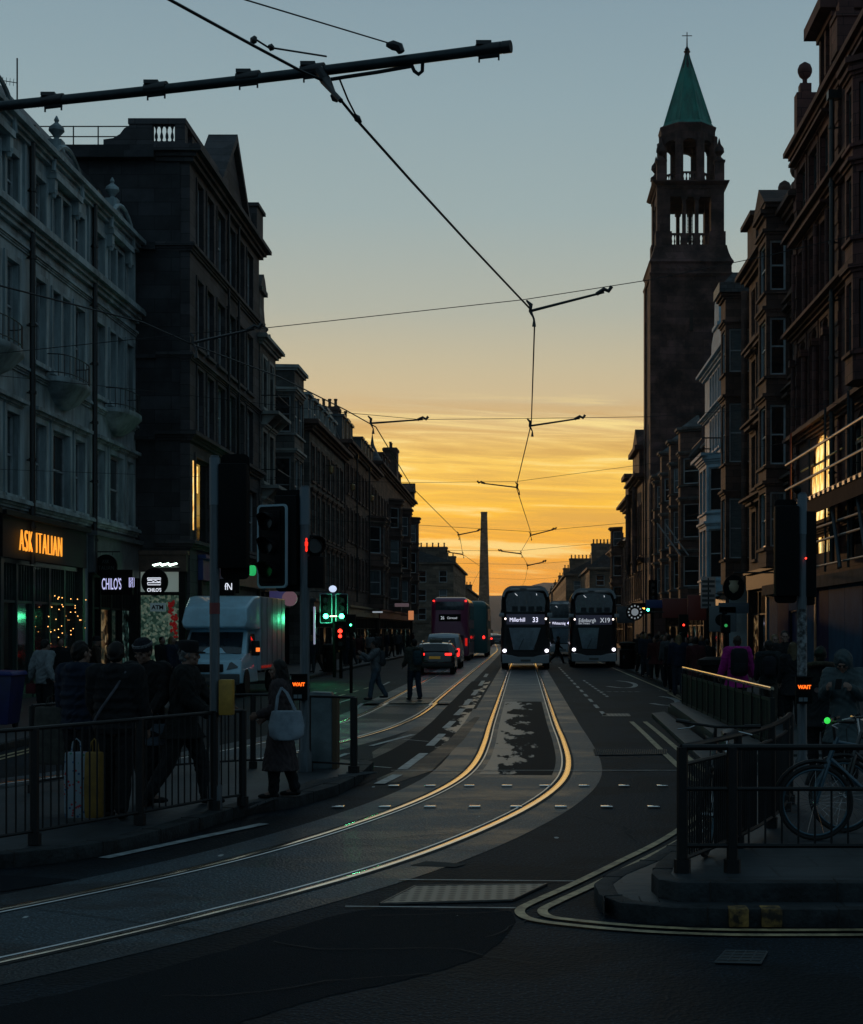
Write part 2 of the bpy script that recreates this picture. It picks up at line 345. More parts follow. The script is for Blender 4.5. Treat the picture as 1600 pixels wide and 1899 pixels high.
# darker lane infill between and inside the rails further up the street
m_ = MB(); m_.keep = True
seg = [q for q in p1 if 21.3 < q.y < 46]
strip(m_, offset(seg, -.52), offset(seg, .52), .008); struct(m_.build('asphalt_infill', SETTR, smooth=0))
seg = [q for q in p2 if 33 < q.y < 48]; m_ = MB(); m_.keep = True
strip(m_, offset(seg, -.55), offset(seg, .55), .008); struct(m_.build('asphalt_infill', SETT, smooth=0))
mid = smooth_path([(-1.62, 60), (-1.62, 40), (-1.62, 33), (-1.75, 27), (-2.1, 22.6), (-2.5, 19.6)], 6)
m_ = MB(); m_.keep = True; strip(m_, offset(mid, -.32), offset(mid, .42), .0065); struct(m_.build('asphalt_infill', SETTM, smooth=0))
def rail(path, off, label):
    t = thing('tram_rail', label, 'tram rail', (0, 0, 0), group='rails of the two tram tracks')
    for nm, a, b, z, m in (('rail_head', -.042, .038, .018, RAILM), ('rail_groove', .038, .080, .010, GROOVE), ('rail_lip', .080, .108, .016, LIPM), ('rail_bedding', -.08, -.042, .0095, GROOVE)):
        if off > 0: a, b = -b, -a
        mb = MB(); mb.keep = True
        if nm in ('rail_head', 'rail_lip'):       # crowned profile in facets
            if a > b: a, b = b, a
            K = 6 if nm == 'rail_head' else 4; fr = [offset(path, off + a + (b - a) * q / K) for q in range(K + 1)]; zs = [z - (.0040 if nm == 'rail_head' else .004) * (2 * q / K - 1) ** 2 for q in range(K + 1)]
            for q in range(K):
                for i in range(len(path) - 1):
                    f = [(fr[q][i].x, fr[q][i].y, zs[q]), (fr[q + 1][i].x, fr[q + 1][i].y, zs[q + 1]), (fr[q + 1][i + 1].x, fr[q + 1][i + 1].y, zs[q + 1]), (fr[q][i + 1].x, fr[q][i + 1].y, zs[q])]
                    mb.face(f if (Vector(f[1]) - Vector(f[0])).cross(Vector(f[2]) - Vector(f[0])).z > 0 else f[::-1])
        else: strip(mb, offset(path, off + a), offset(path, off + b), z)
        mb.build(nm, m, t, smooth=0)
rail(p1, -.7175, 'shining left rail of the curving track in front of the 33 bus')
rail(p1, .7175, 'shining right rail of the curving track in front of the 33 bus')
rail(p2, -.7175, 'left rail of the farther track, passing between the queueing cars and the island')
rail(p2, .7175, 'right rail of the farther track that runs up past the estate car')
# joints across the track slabs, a few cracks in the tarmac
for pth in (p1, p2):
    jn = MB(); jn.keep = True; acc = 0
    A_, B2 = offset(pth, -1.22), offset(pth, 1.22)
    for i in range(len(pth) - 1):
        acc += (pth[i + 1] - pth[i]).length
        if acc > 3.6 and 7 < pth[i].y < 70: acc = 0; u_ = (pth[i + 1] - pth[i]).normalized() * .012; jn.face([(A_[i].x, A_[i].y, .0115), (B2[i].x, B2[i].y, .0115), (B2[i].x + u_.x, B2[i].y + u_.y, .0115), (A_[i].x + u_.x, A_[i].y + u_.y, .0115)][::-1])
    struct(jn.build('slab_joints', GROOVE, smooth=0))
_rc = random.Random(21)
for (x_, y_, a_, n_) in ((690, 1700, 20, 16), (1180, 1560, 100, 22), (300, 1850, 8, 20), (1000, 1790, 160, 18), (1240, 1480, 80, 14), (640, 1560, 15, 14), (900, 1740, 60, 10)):
    q_ = Vector(G(x_, y_)[:2]); pts_ = [q_]; ang_ = R(a_)
    for _ in range(n_): ang_ += _rc.uniform(-.6, .6); ang_ = ang_ * .8 + R(a_) * .2; pts_.append(pts_[-1] + Vector((math.cos(ang_), math.sin(ang_))) * _rc.uniform(.06, .16))
    ck_ = MB(); ck_.keep = True; w2 = [_rc.uniform(.003, .008) for _ in pts_]
    for i in range(len(pts_) - 1):
        t_ = (pts_[i + 1] - pts_[i]).normalized(); nn_ = Vector((t_.y, -t_.x)); f_ = [(*(pts_[i] - nn_ * w2[i]), .0118), (*(pts_[i] + nn_ * w2[i]), .0118), (*(pts_[i + 1] + nn_ * w2[i + 1]), .0118), (*(pts_[i + 1] - nn_ * w2[i + 1]), .0118)]; ck_.face(f_)
    struct(ck_.build('road_crack', GROOVE, smooth=0))
# foreground tarmac patches
gp = lambda *a: [tuple(G(x, y)[:2]) for x, y in a]
_r = random.Random(3); _p = smooth_path(gp((0, 1868), (200, 1822), (420, 1762), (650, 1692), (800, 1688), (950, 1692), (905, 1765), (760, 1815), (600, 1850), (420, 1905), (300, 1960), (0, 1990)), 9)
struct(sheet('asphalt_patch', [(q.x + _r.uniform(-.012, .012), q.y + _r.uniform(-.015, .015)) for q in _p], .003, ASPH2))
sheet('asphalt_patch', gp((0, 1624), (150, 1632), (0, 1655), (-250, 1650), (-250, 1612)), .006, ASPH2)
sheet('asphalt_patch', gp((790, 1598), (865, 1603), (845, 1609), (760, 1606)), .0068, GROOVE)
sheet('asphalt_patch', gp((690, 1395), (800, 1330), (890, 1330), (860, 1372), (800, 1430), (735, 1452), (700, 1452)), .0055, SETT)
sheet('concrete_patch', gp((660, 1352), (740, 1318), (900, 1315), (860, 1345), (770, 1348)), .0062, CONC)

# ------------------------------------------------------------------ painted marks
def marks(name, quads, m, z=.012):
    mb = MB(); mb.keep = True
    for q in quads:
        q = [(p[0], p[1], z) for p in q]
        n = (Vector(q[1]) - Vector(q[0])).cross(Vector(q[2]) - Vector(q[0])); mb.face(q if n.z > 0 else q[::-1])
    return struct(mb.build(name, m, smooth=0))
def line(pa, pb, w):
    a, b = Vector(pa[:2]), Vector(pb[:2]); t = (b - a).normalized(); n = Vector((t.y, -t.x)) * w / 2
    return [tuple(a - n), tuple(a + n), tuple(b + n), tuple(b - n)]
for a, b in (((703, 1455), (737, 1438)), ((746, 1428), (786, 1398)), ((797, 1384), (820, 1362)), ((826, 1351), (840, 1338)), ((846, 1327), (858, 1315)), ((863, 1308), (872, 1297)), ((877, 1290), (885, 1280)), ((890, 1272), (896, 1263)), ((899, 1256), (903, 1250))):
    marks('lane_dash', [line(G(*a), G(*b), .15)], WHT, .0135)
for i in range(14):
    y = 36 + i * 3.4; marks('lane_dash', [line((1.95, y), (1.95, y + 1.8), .1)], WHT)
for a, b, w_ in (((688, 1384), (766, 1363), .1), ((192, 1593), (490, 1529), .12), ((748, 1372), (794, 1376), .05), ((600, 1414), (645, 1398), .1), ((663, 1420), (725, 1425), .06), ((600, 1316), (612, 1312), .12),
                 ((622, 1306), (656, 1295), .1), ((710, 1271), (722, 1265), .1), ((655, 1318), (672, 1305), .1)):
    marks('road_line', [line(G(*a), G(*b), w_)], WHT)
mb_ = [line(G(x0, y0), G(x0 + 14, y0 - 4), .10) for x0, y0 in ((575, 1306), (600, 1299), (625, 1292), (650, 1285), (675, 1278), (585, 1296), (610, 1289), (640, 1281))]
marks('road_line', mb_, YEL)
marks('bay_dashes', [line(G(1082 + i * 5.2, 1262 + i * 3.6), G(1085 + i * 5.2, 1264 + i * 3.6), .09) for i in range(9)] + [line(G(1112 + i * 13, 1283), G(1120 + i * 13, 1283.5), .1) for i in range(6)], WHT)
def hook(cx, cy, sx, sy):
    pts = smooth_path([tuple(G(cx + a * sx, cy + b * sy)[:2]) for a, b in ((-1, .4), (0, .75), (.8, .6), (1, 0), (.5, -.6), (-.3, -.9))], 5)
    mb = MB(); mb.keep = True; strip(mb, offset(pts, -.09), offset(pts, .09), .012); struct(mb.build('painted_letter', WHT, smooth=0))
hook(1152, 1270, 26, 8); hook(1232, 1301, 24, 10)
def dbl(pts, wd=.1, gap=.2, m=YEL):
    p = smooth_path([tuple(G(*q)[:2]) for q in pts], 6)
    mb = MB(); mb.keep = True
    strip(mb, offset(p, -gap / 2 - wd), offset(p, -gap / 2), .012); strip(mb, offset(p, gap / 2), offset(p, gap / 2 + wd), .012)
    return struct(mb.build('double_yellow_line', m, smooth=0))
dbl([(1310, 1450), (1280, 1425), (1240, 1390), (1205, 1358), (1183, 1339)])
dbl([(1330, 1500), (1250, 1556), (1160, 1603), (1080, 1643), (1010, 1675), (985, 1690), (1000, 1704), (1060, 1713), (1180, 1724), (1330, 1731), (1500, 1732), (1750, 1731)], .075, .09)
p_ = smooth_path([(4.85, 300), (4.85, 60), (4.75, 50), (4.65, 44)], 5); m_ = MB(); m_.keep = True
strip(m_, offset(p_, 0), offset(p_, .1), .012); struct(m_.build('yellow_line', YEL, smooth=0))
marks('cover_frame_line', [line(G(740, 1633), G(1075, 1636), .03), line(G(640, 1683), G(965, 1686), .03)], WHT, .0115)
marks('stop_line', [line(G(725, 1430), G(1255, 1430), .05)], WHT, .0142)

# pavements
def pavement(name, pts, z=.12, kw=.15, m=PAVE):
    o = slab(name, pts, -.05, z, m); return struct(o)
rp = [(5.15, 420), (5.15, 60), (5.1, 50)] + gp((1262, 1292), (1290, 1345), (1322, 1400), (1345, 1450), (1352, 1492), (1305, 1552), (1200, 1618), (1130, 1648), (1103, 1668), (1112, 1690), (1150, 1706), (1250, 1716), (1400, 1719), (1800, 1721)) + [(13, 10.3), (13, 420)]
pavement('pavement_right', rp)
# kerb stones as a slightly proud strip along the edge
def kerb(pts, z, w=.14, name='kerb', m=KERB, d=1):
    p = [Vector(q) for q in pts]; a, b = offset(p, -.006 * d), offset(p, w * d)
    mb = MB(); rs = [[(a[i].x, a[i].y, -.02), (a[i].x, a[i].y, z), (b[i].x, b[i].y, z), (b[i].x, b[i].y, -.02)] for i in range(len(p))]
    jb = MB(); acc = 0
    for i in range(len(p) - 1):
        L_ = (p[i + 1] - p[i]).length; q = .9 - acc
        while q < L_ and p[i].y < 60:
            f = q / L_; A, B_ = a[i].lerp(a[i + 1], f), b[i].lerp(b[i + 1], f); u = (A - B_).normalized() * .002; jb.cyl((A.x + u.x, A.y + u.y, 0), (A.x + u.x, A.y + u.y, z), .005, n=4); jb.cyl((A.x, A.y, z + .001), (B_.x, B_.y, z + .001), .004, n=4); q += .9
        acc = (acc + L_) % .9
    if jb.v: struct(jb.build('kerb_joints', GROOVE))
    mb.rings(rs); return struct(bevelled(mb, name, m, None, .015, 2))
kerb(rp[:-2], .126, d=-1)
lp = [(-8.8, 20), (-8.8, 40), (-11.2, 42.5), (-11.2, 56.5), (-8.9, 58.5), (-8.9, 420), (-20, 420), (-20, -5), (-12.5, -5), (-9.6, 12)]
pavement('pavement_left', lp); kerb([lp[-1]] + lp[:6], .126, d=-1)
ye = smooth_path([(-8.5, 16), (-8.5, 30), (-8.5, 39.5)], 4); m_ = MB(); m_.keep = True; strip(m_, offset(ye, 0), offset(ye, .1), .012); strip(m_, offset(ye, .2), offset(ye, .3), .012); struct(m_.build('double_yellow_line', YEL, smooth=0))
# upper platform of the near corner and its painted kerb
up_ = gp((1305, 1470), (1240, 1560), (1212, 1612))
def Gz(z, *a): return [tuple(G(x, y, z)[:2]) for x, y in a]
upp = Gz(.24, (1400, 1420), (1330, 1500), (1262, 1570), (1218, 1604), (1209, 1622), (1222, 1634), (1260, 1640), (1400, 1641), (1800, 1641)) + [(6, 11.05), (6, 19)]
struct(slab('platform_right', upp, .1, .25, PAVE)); kerb(upp[:-2], .256, d=-1)
for x0, x1 in ((1352, 1388), (1412, 1450)):
    a, b = G(x0, 1720), G(x1, 1720); mb = MB(); mb.box(a.x, a.y - .018, .004, b.x, a.y + .13, .131); struct(bevelled(mb, 'painted_kerb_stone', mat('ochre_kerb_paint', (.26, .15, .035), .7, nscale=9, namt=.95, ndet=8), None, .01))
for i in range(16):
    x = 1120 + i * 34; a = G(x, 1704); mb = MB(); mb.box(a.x, a.y - .004, .02, a.x + .006, a.y + .2, .1285); struct(mb.build('kerb_joint', GROOVE))
# low refuge steps by the yellow lines
struct(slab('refuge_step', gp((1208, 1330), (1232, 1327), (1330, 1400), (1330, 1440), (1300, 1418)), .0, .10, PAVE))
struct(slab('refuge_step', gp((1242, 1322), (1262, 1318), (1440, 1420), (1440, 1445), (1340, 1400)), .0, .24, PAVE))
# the left island
isl = gp((-400, 1645), (0, 1611), (109, 1600), (219, 1582), (312, 1559), (406, 1528), (470, 1508), (550, 1497), (625, 1474), (664, 1455), (692, 1428), (655, 1421), (469, 1423), (380, 1427), (190, 1450), (0, 1478), (-400, 1545))
pavement('island_left', isl); kerb(isl[:12], .127, .2, d=-1)
kerb(isl[11:], .127, .15, d=-1)
mb = MB()
for i in range(13):
    a = G(462 + i * 15, 1500 - i * 5.5, .12); b = G(580 + i * 10, 1448 - i * 1.2, .12)
    mb.box(0, 0, 0, 0, 0, 0)
    mb.cyl((a.x, a.y, .128), (b.x, b.y, .128), .014, n=5)
struct(mb.build('tactile_ridges', BLIS))
# studs of the crossing
STUD = mat('stud_metal', (.98, .96, .92), .14, 1)
stud = None
for row, (y, xs) in enumerate(((1459, (730, 798, 870, 940, 1010, 1083, 1157, 1228)), (1498, (627, 713, 797, 880, 957, 1040, 1125, 1212)))):
    for k, x in enumerate(xs):
        p = G(x, y)
        if stud is None:
            mb = MB(); mb.rings([[(sx * .06 * q, sy * .06 * q, z) for sx, sy in ((-1, -1), (1, -1), (1, 1), (-1, 1))] for q, z in ((1.15, 0), (1.15, .010), (1.05, .014))]); stud = mb.build('road_stud', STUD, None, (p.x, p.y, .012)); o = stud
        else: o = stud.copy(); C_.collection.objects.link(o); o.location = (p.x, p.y, .012)
        nth = ('first', 'second', 'third', 'fourth', 'fifth', 'sixth', 'seventh', 'eighth')[k]
        tag(o, f'{nth} metal stud from the left in the {"farther" if row == 0 else "nearer"} row across the road', 'road stud', 'crossing studs set in the road')
# covers
t = thing('duct_cover', 'long perforated metal cover set in the road left of the corner of double yellow lines', 'cover')
q = gp((770, 1646), (1013, 1642), (950, 1672), (705, 1679))
pm = mat('chequer_plate', (.05, .05, .05), .5, .3, nscale=20, namt=.3); nt = pm.node_tree; b = nt.nodes['Principled BSDF']
ck = N(nt, 'ShaderNodeTexVoronoi'); ck.inputs['Scale'].default_value = 11; ck.inputs['Randomness'].default_value = 0; tcn = N(nt, 'ShaderNodeTexCoord'); nt.links.new(tcn.outputs['Object'], ck.inputs['Vector'])
rr = ramp(nt, [(0, (.008,) * 3), (.3, (.01,) * 3), (.42, (.22, .19, .15)), (1, (.26, .22, .17))], ck.outputs[0]); nt.links.new(rr.outputs[0], b.inputs['Base Color'])
sheet('cover_plate', q, .016, pm, None, t)
mb = MB()
for i in range(4):
    a, c = q[i], q[(i + 1) % 4]; mb.cyl((a[0], a[1], .008), (c[0], c[1], .008), .014, n=6)
mb.build('cover_frame', mat('cast_iron', (.06, .058, .055), .45, .8, nscale=15, namt=.3), t)
t = thing('manhole_cover', 'square iron manhole cover in the dark tarmac at the bottom right', 'manhole cover')
q = gp((1345, 1766), (1422, 1768), (1410, 1790), (1325, 1788)); sheet('cover_plate', q, .010, MATS['cast_iron'], None, t)
mb = MB(); A, B_, C2, D = [Vector((*p, .012)) for p in q]
for i in range(5): mb.cyl(A.lerp(D, i / 4), B_.lerp(C2, i / 4), .006, n=4); mb.cyl(A.lerp(B_, i / 4), D.lerp(C2, i / 4), .006, n=4)
mb.build('cover_ribs', mat('worn_iron', (.07, .08, .085), .5, .5), t)
t = thing('drain_grate', 'narrow kerbside drain grating across the lane left of the near railing', 'drain')
q = gp((1100, 1391), (1236, 1391), (1236, 1400), (1104, 1402)); sheet('cover_plate', q, .014, GROOVE, None, t)
mb = MB()
for i in range(40):
    a = Vector((*q[3], .016)).lerp(Vector((*q[2], .016)), i / 39); c = Vector((*q[0], .016)).lerp(Vector((*q[1], .016)), i / 39); mb.cyl(a, c, .006, n=4)
mb.build('grate_bars', MATS['worn_iron'], t)
t = thing('drain_grate', 'small grating beside the bus bay markings ahead of the X19 bus', 'drain')
q = gp((1118, 1324), (1166, 1324), (1170, 1329), (1116, 1329)); sheet('cover_plate', q, .012, MATS['chequer_plate'], None, t)
# far hills
hm = mat('hill_far', (.05, .055, .06), .9, nscale=.01, namt=.3); hm2 = mat('hill_grass', (.05, .06, .05), .9, nscale=.01)
mb = MB(); rs = []
for k in range(90):
    x = -900 + k * 20; h = 62 + 22 * math.sin(x * .006 + 1.0) + 8 * math.sin(x * .021) + 4 * math.sin(x * .05) + random.uniform(-1, 1)
    rs.append([(x, 2600, -2), (x, 2750, h * .7), (x, 2900, h), (x, 3100, h * .6), (x, 3300, -2)])
mb.rings(rs, closed=False, cap0=False, cap1=False); struct(mb.build('hills', hm))
# ------------------------------------------------------------------ building kit
def stone(name, c, bw=.9, bh=.36, n=.55): return mat(name, c, .85, nscale=.55, namt=n, bump=.5, brick=(bw, bh, .012), ndet=8)
ST_WHITE = mat('painted_stucco', (.37, .45, .47), .7, nscale=1.3, namt=.55, bump=.2, ndet=9, stretch=(1, 1, .22))
ST_DARK = stone('soot_sandstone', (.040, .040, .046), 1.2, .5, .6); ST_DARK2 = stone('dressed_dark_sandstone', (.066, .062, .067), 1.2, .42, .4)
ST_GREY = stone('grey_sandstone', (.12, .118, .112)); ST_PALE = mat('pale_stone', (.34, .36, .34), .8, nscale=.8, namt=.35, bump=.2, ndet=7)
ST_RED = stone('red_sandstone', (.115, .044, .038), .8, .34, .4); ST_BROWN = stone('brown_sandstone', (.105, .058, .047), .8, .34, .45)
ST_TOWER = stone('tower_sandstone', (.078, .040, .037), 1.5, .6, .85); ST_BLUE = mat('pale_blue_render', (.36, .50, .57), .7, nscale=1.1, namt=.3, bump=.15, ndet=7)
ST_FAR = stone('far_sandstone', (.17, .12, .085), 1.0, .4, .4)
SLATE = mat('roof_slate', (.045, .05, .055), .5, nscale=2, namt=.4, bump=.3, brick=(.35, .22, .02)); LEAD = mat('lead_sheet', (.07, .08, .085), .45, nscale=2, namt=.3)
GLASS = mat('window_glass', (.010, .013, .016), .05, spec=.9, nscale=1.5, namt=.3); GLASS.node_tree.nodes['Principled BSDF'].inputs['Specular IOR Level'].default_value = .8
CURT = mat('curtained_glass', (.07, .09, .10), .12, spec=.8, nscale=3, namt=.5, stretch=(4, 4, .3)); CURT2 = mat('blind_behind_glass', (.12, .15, .16), .12, spec=.8, nscale=2, namt=.3, stretch=(1, 1, 8))
SASH = mat('white_sash_paint', (.42, .46, .48), .5, nscale=4, namt=.2); SASHD = mat('dark_sash_paint', (.05, .055, .055), .5)
PIPE = mat('cast_iron_pipe', (.012, .013, .014), .45); TERRA = mat('clay_pot', (.12, .075, .05), .8, nscale=4, namt=.3)
GOLDGLOW = mat('gold_emissive_glass', (.02, .02, .02), .1); nt = GOLDGLOW.node_tree; _b = nt.nodes['Principled BSDF']; _t = N(nt, 'ShaderNodeTexCoord'); _m = N(nt, 'ShaderNodeMapping'); _m.inputs['Scale'].default_value = (3, 3, 1.2); nt.links.new(_t.outputs['Object'], _m.inputs[0])
_n = N(nt, 'ShaderNodeTexNoise'); _n.inputs['Scale'].default_value = 1.6; _n.inputs['Detail'].default_value = 3; nt.links.new(_m.outputs[0], _n.inputs['Vector']); _r = ramp(nt, [(0, (.25, .10, .02)), (.38, (.5, .22, .04)), (.5, (1, .56, .14)), (.62, (1, .80, .36)), (1, (1, .85, .45))], _n.outputs[0]); nt.links.new(_r.outputs[0], _b.inputs['Emission Color']); _b.inputs['Emission Strength'].default_value = 1.25  # gold glow put into the panes as emission, in place of a sky reflection

WC = {}; SC = {}
def win_mesh(w, h, style, sm):
    k = (round(w, 2), round(h, 2), style, sm.name)
    if k in WC: return WC[k]
    mb = MB(); t = .075
    mb.box(0, .0, 0, t, .07, h); mb.box(w - t, .0, 0, w, .07, h); mb.box(t, .0, h - t, w - t, .07, h); mb.box(t, -.02, 0, w - t, .07, t * .9)
    if style != 'plain': mb.box(t, .004, h * .5 - .03, w - t, .066, h * .5 + .03)
    if style == 'tee': mb.box(w / 2 - .025, .008, t, w / 2 + .025, .062, h * .5 - .03); mb.box(w / 2 - .025, .008, h * .5 + .03, w / 2 + .025, .062, h - t)
    if style == 'six':
        for i in (1, 2): mb.box(w * i / 3 - .012, .012, t * .9, w * i / 3 + .012, .058, h * .5 - .03); mb.box(w * i / 3 - .012, .012, h * .5 + .03, w * i / 3 + .012, .058, h - t)
        for z in (.27, .75): mb.box(t, .014, h * z - .012, w - t, .056, h * z + .012)
    a = mb.mesh('window', sm, 0)
    g_ = MB(); g_.box(.03, .045, .03, w - .03, .052, h - .03); WC[k] = (a, g_); return WC[k]
PC = {}
def window(par, x, y, z, w, h, style='sash', sm=None, rz=0, gm=None, tilt=0, nopane=False):
    sm = sm or SASH; a, g_ = win_mesh(w, h, style, sm)
    o = link('window', a, par, (x, y, z), (0, 0, rz))
    if nopane: return o
    gm = gm or random.choices((GLASS, CURT, CURT2), (5, 4, 2))[0]; k = (round(w, 2), round(h, 2), gm.name, tilt)
    if k not in PC:
        me = g_.mesh('pane', gm, 0)
        if tilt:
            M = Matrix.Translation((w / 2, .05, 0)) @ Matrix.Rotation(R(tilt), 4, 'Z') @ Matrix.Translation((-w / 2, -.05, 0)); me.transform(M)
        PC[k] = me
    link('pane', PC[k], o); return o
def wallgrid(mb, u0, u1, z0, z1, ops, y=0.0, dep=.24, skip=None):
    us = sorted({u0, u1, *[o[0] for o in ops], *[o[1] for o in ops]}); zs = sorted({z0, z1, *[o[2] for o in ops], *[o[3] for o in ops]})
    us = [u for u in us if u0 <= u <= u1]; zs = [z for z in zs if z0 <= z <= z1]
    for i in range(len(us) - 1):
        a, b = us[i], us[i + 1]; run = None
        for j in range(len(zs) - 1):
            c, d = zs[j], zs[j + 1]; um, zm = (a + b) / 2, (c + d) / 2
            if not any(o[0] < um < o[1] and o[2] < zm < o[3] for o in ops): mb.face([(a, y, c), (b, y, c), (b, y, d), (a, y, d)])
    for o in ops:
        a, b, c, d = o[:4]; e = y + dep
        mb.face([(a, y, c), (a, y, d), (a, e, d), (a, e, c)]); mb.face([(b, y, c), (b, e, c), (b, e, d), (b, y, d)])
        mb.face([(a, y, c), (a, e, c), (b, e, c), (b, y, c)]); mb.face([(a, y, d), (b, y, d), (b, e, d), (a, e, d)])
def surround(mb, a, b, c, d, y=0, w=.14, p=.05, sill=True, hood=0):
    mb.box(a - w, y - p, c, a - .002, y + .02, d + w); mb.box(b + .002, y - p, c, b + w, y + .02, d + w); mb.box(a - .002, y - p, d + .002, b + .002, y + .02, d + w)
    if sill: mb.box(a - w - .05, y - p - .07, c - .13, b + w + .05, y + .03, c - .003)
    if hood:
        mb.box(a - w - .06, y - p - .08, d + w + .05, b + w + .06, y + .02, d + w + .13); mb.box(a - w - .14, y - p - hood, d + w + .133, b + w + .14, y + .02, d + w + .24)
        mb.box(a - w, y - p - .02, d + w + .002, b + w, y + .02, d + w + .048)
def archfill(mb, a, b, c, d, y=0.02, dep=.16, n=10):       # fills the corners of a rectangular hole above a round arch, springing at d-(b-a)/2
    r = (b - a) / 2; m = (a + b) / 2; zs = d - r
    for s in (-1, 1):
        arc = [(m + s * r * math.cos(math.pi / 2 * k / n), zs + r * math.sin(math.pi / 2 * k / n)) for k in range(n + 1)]
        mb.prism(arc + [(m + s * r, d)], 'y', y, y + dep)
def cornice(par, u0, u1, z, h, p, m, dep, ends=.0, dent=0, name='cornice', nomould=False):
    mb = MB(); e = lambda q: q
    st = ((0, .28, .35), (.28, .55, .6), (.55, .85, 1.0), (.85, 1.0, .9)) if not nomould else ((0, .4, .7), (.4, 1, 1))
    for a, b, q in st: mb.box(u0 - p * q, -p * q, z + h * a, u1 + p * q, min(dep, 1.2), z + h * b - .002)
    if dent:
        k = int((u1 - u0) / dent)
        for i in range(k): x = u0 + (i + .25) * (u1 - u0) / k; mb.box(x, -p * .56, z + h * .285, x + dent * .5, -p * .34, z + h * .5)
    return mb.build(name, m, par, smooth=0)
def urn(mb, x, y, z, s=1.0, ball=False):
    mb.box(x - .2 * s, y - .2 * s, z, x + .2 * s, y + .2 * s, z + .35 * s)
    if ball: mb.lathe((x, y, z + .35 * s), [(.12 * s, 0), (.08 * s, .1 * s), (.09 * s, .2 * s), (.2 * s, .3 * s), (.26 * s, .45 * s), (.26 * s, .55 * s), (.2 * s, .7 * s), (.05 * s, .8 * s)], 12)
    else: mb.lathe((x, y, z + .35 * s), [(.14 * s, 0), (.07 * s, .08 * s), (.12 * s, .16 * s), (.24 * s, .3 * s), (.22 * s, .4 * s), (.1 * s, .5 * s), (.05 * s, .55 * s), (.08 * s, .62 * s), (.02 * s, .75 * s)], 12)
def chimney(par, x, y, z, w, d, h, pots, m, ax='x'):
    mb = MB(); mb.box(x - w / 2, y - d / 2, z, x + w / 2, y + d / 2, z + h); mb.box(x - w / 2 - .08, y - d / 2 - .08, z + h - .3, x + w / 2 + .08, y + d / 2 + .08, z + h - .08)
    c = mb.build('chimney', m, par, smooth=0)
    for i in range(pots):
        t = (i + .5) / pots - .5; pm_ = MB(); px, py = (x + t * (w - .1), y) if ax == 'x' else (x, y + t * (d - .1))
        pm_.lathe((px, py, z + h), [(.13, 0), (.11, .1), (.10, .45), (.13, .5), (.13, .6), (.09, .6)], 8); pm_.build('chimney_pot', TERRA, c)
    return c
def baluster_run(mb, u0, u1, z, h, y0, y1, step=.28, r=.075, ax='x'):
    n = max(1, int(abs(u1 - u0) / step)); q = h / 1.0
    for i in range(n):
        u = u0 + (i + .5) * (u1 - u0) / n; c = (u, (y0 + y1) / 2, z) if ax == 'x' else ((y0 + y1) / 2, u, z)
        mb.lathe(c, [(r, 0), (r, .08 * q), (r * .5, .14 * q), (r * 1.05, .32 * q), (r * .9, .45 * q), (r * .4, .62 * q), (r * .55, .8 * q), (r, .88 * q), (r, q)], 7)

